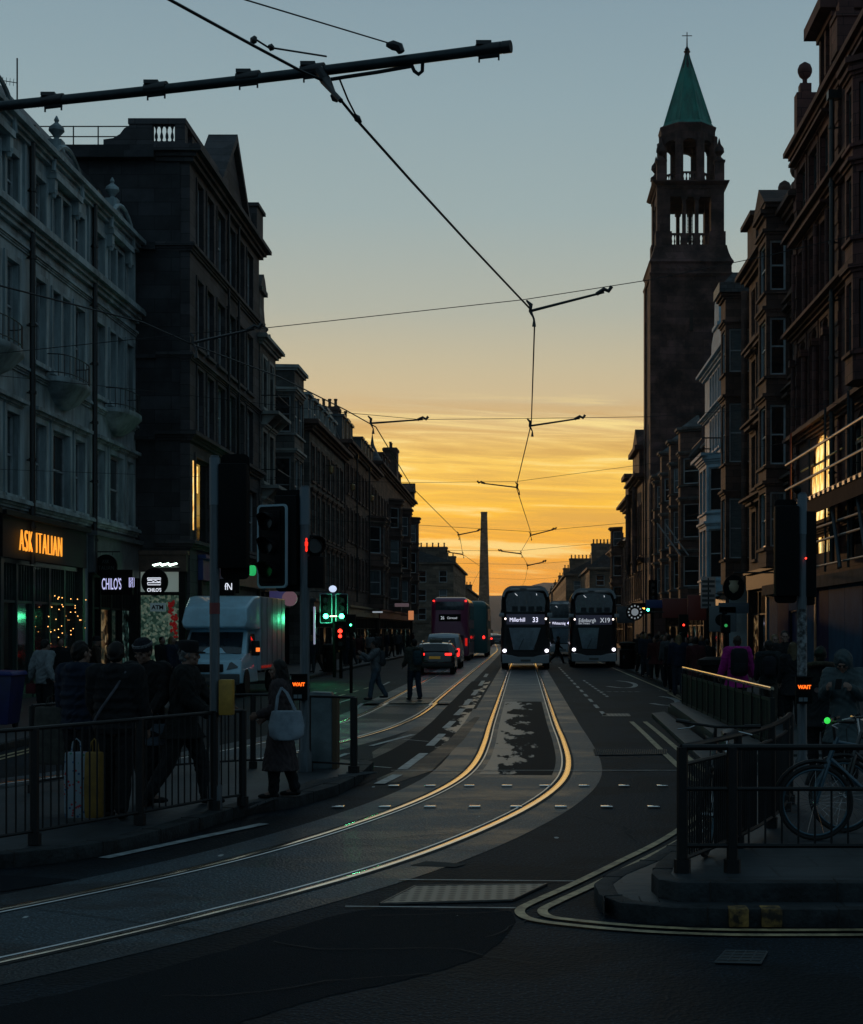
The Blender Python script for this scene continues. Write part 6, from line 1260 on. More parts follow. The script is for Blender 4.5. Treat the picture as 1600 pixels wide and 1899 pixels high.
proj_sign('blue bus stop board above the green lights', 613, 1106, 67, 1.0, .3, mat('steel_blue_board', (.08, .16, .22), .5))
p = P(617, 1092, 66); t = thing('security_light', 'white glaring globe above the green traffic lights', 'lamp', p); mb = MB(); mb.ell((0, 0, 0), (.17, .17, .15), 12, 8); mb.build('globe', lit('pale_globe', (.55, .65, .85), 1.1), t); mb = MB(); mb.cyl((-1.2, 0, .22), (0, 0, .22), .02, n=6); mb.build('bracket', PIPE, t)
p = P(536, 1110, 60); t = oval_sign('round pinkish lit shop sign right of the box van roof', 537, 1110, 60, .30, .30, (), 0, WN, m=lit('pink_disc', (.30, .16, .20), .3))
p = P(424, 1088, 57.5); t = thing('shop_letters', 'small white glowing letters above the box van', 'sign', p); text('fN', .42, WN, t, (0, -.02, -.15), sx=.7, name='sign_lettering', align='CENTER'); mb = MB(); mb.box(-.4, 0, -.25, .4, .1, .3); mb.build('sign_box', SIGB, t)
# lit shop doors and windows far down either side
rnd = random.Random(9)
for i, (px, py, Y_, w_, h_, c, lb) in enumerate(((762, 1141, 100, .35, .6, (.5, .18, .07), 'orange lit menu sign beyond the walking man'), (745, 1122, 96, .9, .22, (.12, .08, .09), 'dim pink shop sign on the far left pavement'), (583, 1160, 60, .07, 1.5, (.35, .36, .5), 'thin vertical light strip beside the signal pole'), (700, 1135, 90, .6, .09, (.4, .45, .5), 'short white shop light left of the maroon bus'))):
    p = P(px, py, Y_); t = thing('shop_sign', lb, 'shop sign', p); mb = MB(); mb.box(-w_ / 2, -.06, -h_ / 2, w_ / 2, .06, h_ / 2); bevelled(mb, 'sign_box', lit('shop_glow', c, .9) if i == 0 else mat('shop_glow_%s' % 'abcd'[i], c, .5, emit=c, estr=.6), t, .02); mb = MB(); mb.cyl((-w_ / 2 - .5, 0, 0), (-w_ / 2, 0, 0), .02, n=5); mb.build('bracket', PIPE, t)
# street lamp wall brackets catching the sun on the left
for (px, py) in ((615, 872), (690, 925), (655, 905)):
    X_ = 12.0; Y_ = X_ * F / (970 - px + 8); p = P(px, py, Y_); t = thing('wall_lamp', {615: 'nearest wall lamp bracket catching the low light on the left facades', 690: 'farthest wall lamp bracket catching the low light on the left facades', 655: 'middle wall lamp bracket on the left facades'}[px], 'wall lamp', p, group='wall lamps on the left facades')
    mb = MB(); mb.cyl((-.6, 0, .3), (.35, 0, .3), .03, n=6); mb.build('bracket', PIPE, t); mb = MB(); mb.lathe((-.05, 0, -.25), [(.06, 0), (.15, .1), (.17, .45), (.05, .55)], 10); mb.build('lantern', mat('brass_lantern', (.7, .5, .25), .25, 1), t)
t = thing('flagpole', 'pair of slanting white flag poles on the right facade below the tower', 'flag poles', (10.2, 95, 0))
for k in (0, .5): a, b_ = P(1218, 970, 96), P(1262, 1030, 96); mb = MB(); mb.cyl(a - Vector((10.2 - k, 95, 0)), b_ - Vector((10.2 - k, 95, 0)), .05, n=6); mb.build('pole', SASH, t)
# ================================================================== scaffolding and hoarding
t = thing('scaffolding', 'scaffold of steel tubes with a boarded deck against the huge red tenement', 'scaffolding'); TUB = mat('scaffold_tube', (.15, .16, .17), .45, .7, nscale=10, namt=.2); YT = mat('yellow_band_tube', (.30, .26, .02), .45); RT = mat('red_oxide_tube', (.12, .022, .018), .5)
xs_ = 9.5; ys = [54.2, 50.6, 48.0, 46.0, 44.6, 42.5, 40, 37.5]
for z, rr in ((8.0, .045), (7.1, .045), (5.35, .04), (4.9, .04), (4.1, .035)): mb = MB(); mb.cyl((xs_, 54.6, z), (xs_, 36, z), rr, n=8); mb.build('ledger_tube', TUB, t)
for k, y in enumerate(ys): mb = MB(); mb.cyl((xs_ + .1, y, 3.9), (xs_ + .1, y, 8.4 if k % 2 else 9.1), .04, n=8); mb.build('standard_tube', RT if k % 3 == 0 else GALV, t)
for k, y in enumerate(ys): mb = MB(); mb.cyl((9.3, y + .1, 6.2), (10.45, y + .1, 6.2), .035, n=6); mb.build('transom_tube', GALV, t)
for k, y in enumerate(ys[1::2]): mb = MB(); mb.cyl((xs_ - .1, y + .3, 6.35), (xs_ - .1, y - 1.2, 3.9), .06, n=8); mb.build('brace_tube', POLE, t)
for k, y in enumerate((53, 48.5, 44)): mb = MB(); mb.cyl((xs_ + .25, y, 7.6), (xs_ + .25, y - 2.4, 7.6), .03, n=6); mb.build('yellow_tube', YT, t)
mb = MB()
for k in range(26): mb.box(9.25, 54.4 - k * .7, 6.32, 10.4, 54.4 - k * .7 - .62, 6.38)
mb.build('deck_boards', mat('scaffold_board', (.16, .12, .08), .7, nscale=3, namt=.4), t)
mb = MB(); mb.box(9.22, 36, 5.75, 9.25, 54.5, 6.2); mb.build('toe_board', mat('dark_ply', (.05, .032, .032), .9, spec=.05, nscale=3, namt=.3), t)
for k in range(24): mb = MB(); mb.box(9.18, 54.3 - k * .72, 6.22, 9.24, 54.3 - k * .72 - .3, 6.33); mb.build('deck_end', TUB, t)
t = thing('site_hoarding', 'blue painted site hoarding panels with a dark doorway under the scaffolding', 'hoarding'); HB = mat('blue_hoarding', (.030, .080, .14), .75, nscale=1.5, namt=.25, spec=.04); HP = mat('purple_hoarding', (.028, .020, .060), .75, nscale=1.5, namt=.25, spec=.04)
for k in range(9):
    y = 57.4 - k * 2.3; mb = MB(); mb.box(9.28, y - 2.27, .12, 9.34, y, 3.35)
    if k not in (2,): mb.build('hoarding_panel', (HB, HP, HB)[k % 3], t, smooth=0)
mb = MB(); mb.box(9.40, 50.5, .12, 9.46, 52.8, 2.7); mb.build('doorway_panel', mat('navy_door', (.012, .02, .09), .4), t); mb = MB(); mb.box(9.28, 50.52, 2.72, 9.34, 52.78, 3.35); mb.build('hoarding_panel', HB, t, smooth=0)
for y in (50.45, 47.9, 57.5): mb = MB(); mb.box(9.24, y - .14, .12, 9.275, y + .1, 3.3); mb.build('timber_post', mat('orange_timber', (.32, .16, .08), .5, nscale=6, namt=.4), t)
mb = MB(); mb.box(9.1, 36, 3.36, 9.5, 57.6, 3.72); mb.build('hoarding_capping', mat('pale_ply_fascia', (.07, .066, .066), .85, spec=.08, nscale=2, namt=.35), t)
# ================================================================== vehicles
TYRE = mat('tyre_rubber', (.012, .012, .012), .8); RIM = mat('wheel_rim', (.20, .21, .22), .4, .8); PLATE = mat('number_plate', (.30, .30, .26), .5); CHR = mat('chrome_trim', (.5, .5, .5), .2, 1)
BWH = mat('bus_white_paint', (.36, .41, .45), .3, coat=.3); BBK = mat('bus_black_paint', (.006, .006, .008), .35, spec=.3); BMR = mat('maroon_paint', (.20, .012, .075), .35, coat=.5); WSC = mat('windscreen_glass', (.18, .25, .31), .12, spec=.8, nscale=1.2, namt=.35)
UPG = mat('upper_screen_glass', (.08, .10, .12), .12, spec=.8, nscale=1.5, namt=.5); DISPB = mat('display_black', (.012, .012, .022), .3, emit=(.10, .11, .2), estr=.10); WLED = lit('white_led', (.80, .80, 1.0), 1.25)
def wheel(par, x, y, r=.34, w_=.22):
    g_ = link('wheel', None, par, (x, y, r)); mb = MB(); mb.xf(Matrix.Identity(4)); mb.lathe((0, 0, 0), [(r * .6, -w_ / 2), (r * .96, -w_ / 2), (r, -w_ * .35), (r, w_ * .35), (r * .96, w_ / 2), (r * .6, w_ / 2)], 20); mb.xf(Matrix.Rotation(R(90), 4, 'Y')); mb.build('tyre', TYRE, g_)
    mb = MB(); mb.lathe((0, 0, 0), [(.02, -w_ * .42), (r * .3, -w_ * .42), (r * .58, -w_ * .3), (r * .61, -w_ * .45), (r * .61, w_ * .45), (r * .58, w_ * .3), (r * .3, w_ * .42), (.02, w_ * .42)], 14); mb.xf(Matrix.Rotation(R(90), 4, 'Y')); mb.build('rim', RIM, g_)
def rounded(w_, z0, z1, rt, rb, y, n=5, taper=0, crown=0):
    pts = []
    for sx, zz_, r_, a0 in ((1, z1, rt, 0), (-1, z1, rt, 90), (-1, z0, rb, 180), (1, z0, rb, 270)):
        for k in range(n + 1): a = R(a0 + 90 * k / n); cx = sx * (w_ / 2 - r_); cz = zz_ + (-r_ if zz_ == z1 else r_); x_, z_ = cx + r_ * math.cos(a), cz + r_ * math.sin(a); pts.append((x_ * (1 - taper * max(0, (z_ - 2) / 2.3)), y, z_ + (crown * (1 - (2 * x_ / w_) ** 2) if z_ > z1 - r_ * 1.01 else 0)))
    return pts
def bus(name, lb, loc, rz, front=True, body=BBK, dest='', num='', scale=1, led=None, sub=None, mono=False):
    """double decker: nose at y=0 facing -y, 10.9 m long, 4.3 high"""
    t = thing(name, lb, 'double-decker bus', loc, rz, 'double-decker buses'); W, H = 2.55, 4.28
    mb = MB(); st = ((0, .94, .05, .35), (.12, .98, .02, .2), (.45, 1, 0, .05), (1.0, 1, 0, 0), (10.2, 1, 0, 0), (10.75, .99, .02, .05), (10.9, .95, .05, .2))
    mb.rings([rounded(W * a, .32 + c * .2, H - .10 - d, .38 - .1 * c, .12, y, taper=.05, crown=.07) for y, a, c, d in st]); mb.build('body', body, t, smooth=50)
    for sx in (-1, 1):
        for y in (2.6, 8.6): wheel(t, sx * (W / 2 - .16), y, .48, .3)
        for z0, z1, c in ((1.25, 2.15, .0), (2.75, 3.65, .02)):
            for k in range(6):
                mb = MB(); mb.box(sx * (W / 2 + .004 - c), 1.3 + k * 1.5, z0, sx * (W / 2 + .012 - c), 2.7 + k * 1.5, z1); mb.build('side_window', UPG, t)
    def panel(nm, pts, m, y=-.02, th=.03, cv=.0):
        q = MB(); q.rings([[(x, y + th, z) for x, z in pts], [(x, y, z) for x, z in pts]]); return bevelled(q, nm, m, t, .008, 1)
    if front:
        roof = MB(); o_ = rounded(W * .965, 3.0, H + .0, .50, .02, -.05, 6, .03, .05); i_ = rounded(W * .88, 3.05, H - .13, .42, .02, -.05, 6, .03, .04)
        n = len(o_); sel = [k for k in range(n) if o_[k][2] > 3.35]; oo = [o_[k] for k in sel]; ii = [i_[k] for k in sel]
        roof.rings([oo, ii, [(x, .10, z) for x, y, z in ii], [(x, .35, z) for x, y, z in oo], oo], closed=False, cap0=False, cap1=False); roof.build('roof_rim', BWH, t)
        panel('upper_windscreen', [(-.98, 2.98), (.98, 2.98), (1.03, 3.55), (.9, 3.92), (.5, 4.02), (0, 4.05), (-.5, 4.02), (-.9, 3.92), (-1.03, 3.55)], UPG)
        panel('destination_display', [(-.98, 2.33), (.98, 2.33), (.99, 2.85), (-.99, 2.85)], DISPB, -.03)
        if dest:
            text(dest, .30, led or WLED, t, (-.83, -.045, 2.47), sx=.78 if len(dest) > 7 else .7, name='destination_lettering', ext=.003); text(num, .36, led or WLED, t, (.34, -.045, 2.45), sx=.88, name='route_number', ext=.003, bold=.002)
            if sub: text(sub, .13, led or WLED, t, (-.83, -.045, 2.36), sx=.9, name='destination_small_lettering', ext=.003)
        panel('lower_windscreen', [(-.62, 1.02), (.42 if not sub else .15, 1.02), (.78 if not sub else .28, 2.16), (-.86, 2.16)], WSC, -.03); panel('screen_surround', [(-.95, .95), (.95, .95), (1.05, 2.25), (-1.05, 2.25)], BBK, -.015)
        panel('bumper', [(-1.2, .34), (1.2, .34), (1.22, .80), (.7, .74), (.4, .66), (-.4, .66), (-.7, .74), (-1.22, .80)], BWH, -.07, .10)
        panel('number_plate', [(-.26, .42), (.26, .42), (.26, .53), (-.26, .53)], mat('dim_plate', (.12, .12, .11), .5), -.085)
        for sx in (-1, 1):
            mb = MB(); mb.ell((sx * 1.08, -.06, .98), (.10, .05, .09), 12, 8); mb.build('headlight', WHTL, t); mb = MB(); mb.ell((sx * 1.04, -.05, 2.62), (.05, .03, .05), 8, 6); mb.build('marker_lamp', lit('marker_white', (1, .85, .75), 3), t)
            mb = MB(); mb.box(sx * 1.1, -.30, 2.72, sx * 1.36, -.2, 2.92); bevelled(mb, 'mirror', BWH, t, .03); mb = MB(); mb.tube([(sx * 1.2, 0, 3.0), (sx * 1.25, -.2, 3.05), (sx * 1.25, -.25, 2.9)], .02, 5); mb.build('mirror_arm', BBK, t)
        for k in (-.5, .55): mb = MB(); mb.tube([(k * .7, -.05, 1.05), (k * .7 + .25, -.055, 1.6)], .012, 4); mb.build('wiper', BBK, t)
        mb = MB(); mb.tube([(-.55, -.047, 3.92), (-.42, -.047, 3.80)], .012, 4); mb.tube([(.55, -.047, 3.92), (.57, -.047, 3.82)], .012, 4); mb.build('interior_lamp', lit('interior_strip', (.9, .95, 1), .8), t)
        for k in range(4): mb = MB(); x = -.7 + k * .42; mb.box(x, -.024, 3.0, x + .3, -.0215, 3.26); mb.build('seat_back', mat('dim_seat_back', (.035, .045, .055), .6), t)
        mb = MB(); mb.box(-.3, .6, H - .02, .05, 1.2, H + .06); bevelled(mb, 'roof_hatch', BBK, t, .02)
    return t
bus('bus', 'black and white double-decker showing route 33 on the tram rails', G(974.5, 1242), 0, dest='Millerhill', num='33')
p = G(1101, 1238); bus('bus', 'double-decker showing route X19 in the lane nearest the right pavement', p, R(-1.0), dest='Edinburgh', num='X19', led=lit('dim_white_led', (.55, .6, .65), .75), sub='East Tranent')
bus('bus', 'small distant double-decker between the 33 and the X19 buses', (G(1038, 1196).x * .62, 118, 0), 0, body=BWH, dest='Whitecraig', num='44')
# maroon bus seen from behind
p = Vector(((834 - VX) * 99 / F, 99, 0)); t = bus('bus', 'maroon double-decker seen from behind on the left, route 26 in its rear window', p, 0, front=False, body=BMR)
mb = MB(); mb.box(-.72, -.03, 2.62, .72, 0, 3.08); bevelled(mb, 'rear_display', SIGB, t, .01); text('26', .30, lit('dim_white_led', (0,)*3, 0), t, (-.6, -.045, 2.74), sx=.8, name='route_number'); text('Clerwood', .20, MATS['dim_white_led'], t, (-.18, -.045, 2.77), sx=.8, name='destination_lettering')
mb = MB(); mb.box(-.95, -.02, 3.35, .95, 0, 3.9); bevelled(mb, 'rear_window', UPG, t, .02); mb = MB(); mb.box(-.9, -.02, .9, .9, 0, 1.7); bevelled(mb, 'engine_grille', mat('maroon_grille', (.07, .008, .02), .5), t, .02)
for sx in (-1, 1):
    mb = MB(); mb.ell((sx * 1.05, -.03, 3.95), (.07, .03, .06), 8, 6); mb.build('rear_marker', TAIL, t); mb = MB(); mb.box(sx * 1.0, -.03, 1.0, sx * 1.15, 0, 1.5); bevelled(mb, 'tail_light', mat('dim_tail_light', (.25, .02, .02), .3, emit=(1, .02, .01), estr=.5), t, .01)
text('Marchmont Riccarton'[:0] or 'www', .001, MATS['dim_plate'], t, (0, .2, 1.9), name='rear_lettering') if False else None
p = Vector(((872 - VX) * 112 / F, 112, 0)); t = bus('bus', 'teal bus half hidden beyond the maroon double-decker', p, 0, front=False, body=mat('teal_paint', (.02, .12, .12), .4))
for sx in (-1, 1): mb = MB(); mb.ell((sx * 1.0, -.04, 1.5), (.09, .03, .12), 8, 6); mb.build('tail_light', TAIL, t)
# cars -----------------------------------------------------------------
def car(name, lb, cat, loc, rz, prof, W, paint, glass_top, wheels=(.75, 3.6), wr=.33, tail=True, detail=None):
    """rear at y=0 facing -y. prof = closed side outline [(y,z)], glass above glass_top"""
    t = thing(name, lb, cat, loc, rz, 'cars queueing away from the camera' if cat != 'van' else None); zt = max(z for y, z in prof)
    def hw(z): return W / 2 * (1 if z < glass_top else 1 - .17 * (z - glass_top) / max(.01, zt - glass_top))
    mb = MB(); n = 9; rs = []
    for k in range(n):
        f = -1 + 2 * k / (n - 1); rs.append([(hw(z) * f, y + (.10 * f * f if y < 1 else -.12 * f * f if y > 3.5 else 0), z - .05 * f * f * (1 if z > glass_top + .3 else 0)) for y, z in prof])
    mb.rings(rs); bevelled(mb, 'body', paint, t, .045, 3)
    for sx in (-1, 1):
        for y in wheels: wheel(t, sx * (W / 2 - .12), y, wr, .22)
    return t, hw
CARB = mat('black_car_paint', (.005, .005, .006), .22, coat=1); CARS = mat('silver_car_paint', (.40, .46, .50), .28, .3, coat=.8); CARG = mat('dark_grey_car_paint', (.03, .03, .032), .2, coat=1); CGL = mat('car_glass', (.012, .015, .018), .06, spec=.8)
def rearbits(t, W, zg0, zg1, wg0, wg1, yg0, yg1, tl, plate_z, tm=TAIL, bump=.55):
    mb = MB(); mb.rings([[(-wg0 / 2, yg0, zg0), (wg0 / 2, yg0, zg0), (wg1 / 2, yg1, zg1), (-wg1 / 2, yg1, zg1)], [(-wg0 / 2, yg0 + .05, zg0), (wg0 / 2, yg0 + .05, zg0), (wg1 / 2, yg1 + .05, zg1), (-wg1 / 2, yg1 + .05, zg1)]]); mb.build('rear_window', CGL, t, smooth=0)
    for sx in (-1, 1): x, z, w_, h_ = tl; mb = MB(); mb.box(sx * (x - w_ / 2), .0, z - h_ / 2, sx * (x + w_ / 2), .14, z + h_ / 2); bevelled(mb, 'tail_light', tm, t, .02)
    mb = MB(); mb.box(-.26, -.045, plate_z - .06, .26, -.02, plate_z + .06); bevelled(mb, 'number_plate', PLATE, t, .006)
    mb = MB(); mb.box(-W / 2 + .05, -.07, bump - .22, W / 2 - .05, .12, bump); bevelled(mb, 'rear_bumper', mat('dark_bumper', (.015, .015, .016), .5), t, .04)
p = G(806, 1251); est = [(0, .32), (-.03, .6), (.02, .92), (.22, 1.05), (.62, 1.42), (1.0, 1.47), (2.4, 1.46), (3.1, 1.1), (4.3, .92), (4.55, .7), (4.55, .3)]
t, hw = car('estate_car', 'black estate car with lit tail lamps and roof rails, nearest in the queue', 'car', (p.x, p.y, 0), R(1), est, 1.82, CARB, 1.0)
rearbits(t, 1.82, 1.07, 1.38, 1.3, 1.1, .20, .56, (.62, .93, .30, .10), .78, TAIL)
for sx in (-1, 1): mb = MB(); mb.tube([(sx * .62, .9, 1.46), (sx * .62, 1.1, 1.52), (sx * .62, 2.5, 1.52), (sx * .62, 2.7, 1.46)], .025, 6); mb.build('roof_rail', CHR, t); mb = MB(); mb.box(sx * 1.0, 3.0, .95, sx * .88, 3.15, 1.1); bevelled(mb, 'door_mirror', CARB, t, .02)
mb = MB(); mb.box(-.3, 1.3, 1.48, .3, 1.5, 1.62); bevelled(mb, 'roof_light_box', mat('roof_box', (.14, .13, .10), .4), t, .02)
mb = MB(); mb.box(-.26, -.055, .72, .26, -.046, .84); mb.build('lit_number_plate', mat('lit_plate', (.3, .25, .05), .5, emit=(1, .6, .1), estr=.06), t)
p = G(822, 1240); tx_ = [(0, .34), (-.04, .7), (-.02, 1.1), (.12, 1.72), (.4, 1.86), (2.6, 1.88), (3.3, 1.25), (4.5, 1.05), (4.75, .75), (4.75, .34)]
t, hw = car('taxi', 'silver grey taxi with tall red tail lamps behind the black estate', 'taxi', (p.x, p.y, 0), R(.5), tx_, 1.9, CARS, 1.12)
rearbits(t, 1.9, 1.14, 1.62, 1.35, 1.2, -.03, .09, (.78, .86, .12, .42), .62, mat('hollow_tail_light', (.3, .02, .02), .3, emit=(1, .02, .015), estr=2.6))
p = G(848, 1222); vn = [(0, .36), (-.04, .8), (-.02, 1.2), (.1, 1.9), (.3, 2.02), (3.4, 2.0), (4.1, 1.35), (4.9, 1.15), (5.0, .7), (5.0, .36)]
t, hw = car('people_carrier', 'dark people carrier ahead of the silver taxi in the queue', 'car', (p.x, p.y, 0), 0, vn, 1.95, CARG, 1.2)
rearbits(t, 1.95, 1.22, 1.75, 1.4, 1.25, -.03, .07, (.82, 1.0, .12, .3), .7, TAIL)
for i, (px, Y_, pt) in enumerate(((903, 210, CARG), (915, 240, CARS), (905, 275, CARB), (921, 185, CARG))):
    z_ = -.0; t, hw = car('hatchback', ['farthest cluster tail lights: dark hatchback left', 'pale hatchback far off by the bend of the rails', 'farthest dark hatchback of the queue', 'dark hatchback just left of the 33 bus far away'][i], 'car', ((px - VX) * Y_ / F, Y_, 0), 0, est, 1.8, pt, 1.0)
    rearbits(t, 1.82, 1.07, 1.38, 1.3, 1.1, .20, .56, (.68, .98, .26, .18), .6, TAIL)
# box van ---------------------------------------------------------------
VW = mat('van_white_paint', (.48, .80, .95), .38, coat=.5, nscale=1.5, namt=.15); VBX = mat('van_box_panel', (.42, .47, .50), .30, nscale=.8, namt=.3)
t = thing('box_van', 'white box van with a high cab fairing parked facing the camera on the left', 'van', (-9.50, 46.4, 0), R(-1.0))
mb = MB(); mb.rings([[(x * 1.0, y, z) for x, z in ((-1.08, .75), (1.08, .75), (1.08, 3.12), (-1.08, 3.12))] for y in (1.9, 6.3)]); bevelled(mb, 'cargo_box', VBX, t, .03)
mb = MB(); mb.rings([[(-.95, -.0, 2.12), (.95, 0, 2.12), (1.0, .0, 2.3), (.95, .25, 2.75), (-.95, .25, 2.75), (-1.0, .0, 2.3)], [(-1.05, .7, 2.05), (1.05, .7, 2.05), (1.07, .7, 2.3), (1.03, 1.1, 3.08), (-1.03, 1.1, 3.08), (-1.07, .7, 2.3)], [(-1.08, 1.9, 2.05), (1.08, 1.9, 2.05), (1.08, 1.9, 2.4), (1.06, 1.9, 3.14), (-1.06, 1.9, 3.14), (-1.08, 1.9, 2.4)]]); bevelled(mb, 'cab_fairing', VW, t, .07, 3)
cabp = [(-.9, .42), (-.98, .75), (-.85, 1.12), (-.15, 1.32), (.55, 2.10), (1.9, 2.12), (1.9, .4)]
mb = MB(); rs = []
for k in range(9): f = -1 + .25 * k; rs.append([((1.0 - (.11 * (z - 1.3) / .8 if z > 1.3 else 0)) * f, y + .16 * f * f * (1 if y < 1 else 0), z) for y, z in cabp])
mb.rings(rs); bevelled(mb, 'cab', VW, t, .05, 3)
mb = MB(); mb.rings([[(-.86, -.115, 1.33), (0, -.21, 1.33), (.86, -.115, 1.33), (.80, .50, 1.98), (0, .40, 1.98), (-.80, .50, 1.98)], [(-.86, -.06, 1.33), (0, -.15, 1.33), (.86, -.06, 1.33), (.80, .56, 1.98), (0, .46, 1.98), (-.80, .56, 1.98)]]); mb.build('windscreen', mat('van_windscreen', (.018, .03, .04), .1, spec=.8, nscale=1.5, namt=.4), t)
mb = MB(); mb.rings([[(1.012, .28, 1.32), (1.0, .62, 1.9), (.97, 1.35, 1.9), (1.015, 1.4, 1.32)], [(1.026, .28, 1.32), (1.0, .62, 1.92), (.985, 1.35, 1.92), (1.03, 1.4, 1.32)]]); mb.build('side_window', CGL, t)
for sx in (-1, 1):
    mb = MB(); mb.rings([[(sx * .58, -.93, .84), (sx * .90, -.82, .90), (sx * .97, -.55, 1.18), (sx * .66, -.84, 1.06)], [(sx * .58, -.80, .84), (sx * .9, -.7, .9), (sx * .97, -.45, 1.18), (sx * .66, -.7, 1.06)]]); bevelled(mb, 'headlight', mat('dark_headlight_glass', (.03, .045, .05), .1, spec=.8), t, .012)
    mb = MB(); mb.box(sx * 1.12, .1, 1.25, sx * 1.38, .24, 1.72); bevelled(mb, 'mirror', BLK, t, .05)
    for y in (-.05, 4.6): wheel(t, sx * .88, y, .36, .24)
    mb = MB(); mb.lathe((0, 0, 0), [(.02, 0), (.42, 0), (.44, .02), (.42, .04), (.02, .04)], 20); mb.xf(Matrix.Translation((sx * 1.0, -.05, .42)) @ Matrix.Rotation(R(90 * sx), 4, 'Y')); mb.build('wheel_arch', BLK, t)
mb = MB(); mb.box(1.28, .07, 1.38, 1.395, .1, 1.5); mb.build('indicator', lit('orange_repeater', (1, .2, .03), 1.2), t)
mb = MB(); mb.box(-.5, -1.02, .78, .5, -.94, 1.02); bevelled(mb, 'grille', BLK, t, .03); mb = MB(); mb.box(-.98, -1.03, .38, .98, -.86, .72); bevelled(mb, 'front_bumper', mat('van_bumper', (.05, .06, .065), .5), t, .05); mb = MB(); mb.box(-.26, -1.06, .5, .26, -1.035, .61); mb.build('number_plate', mat('dim_plate', (.1,)*3), t)
for k in range(3): mb = MB(); mb.box(-.35 + k * .2, -.33, 1.235, -.05 + k * .2, -.31, 1.25); mb.xf(Matrix.Identity(4)); mb.build('bonnet_slot', BLK, t)
mb = MB()
for k in range(5): mb.box(1.085, 2.0 + k * .9, .8, 1.10, 2.03 + k * .9, 3.1)
mb.build('box_seam', mat('seam_grey', (.12, .14, .15), .5), t); mb = MB(); mb.box(1.085, 1.95, .82, 1.105, 6.2, .9); mb.build('side_reflector', mat('red_reflector', (.3, .03, .02), .3, emit=(1, .04, .02), estr=.12), t)
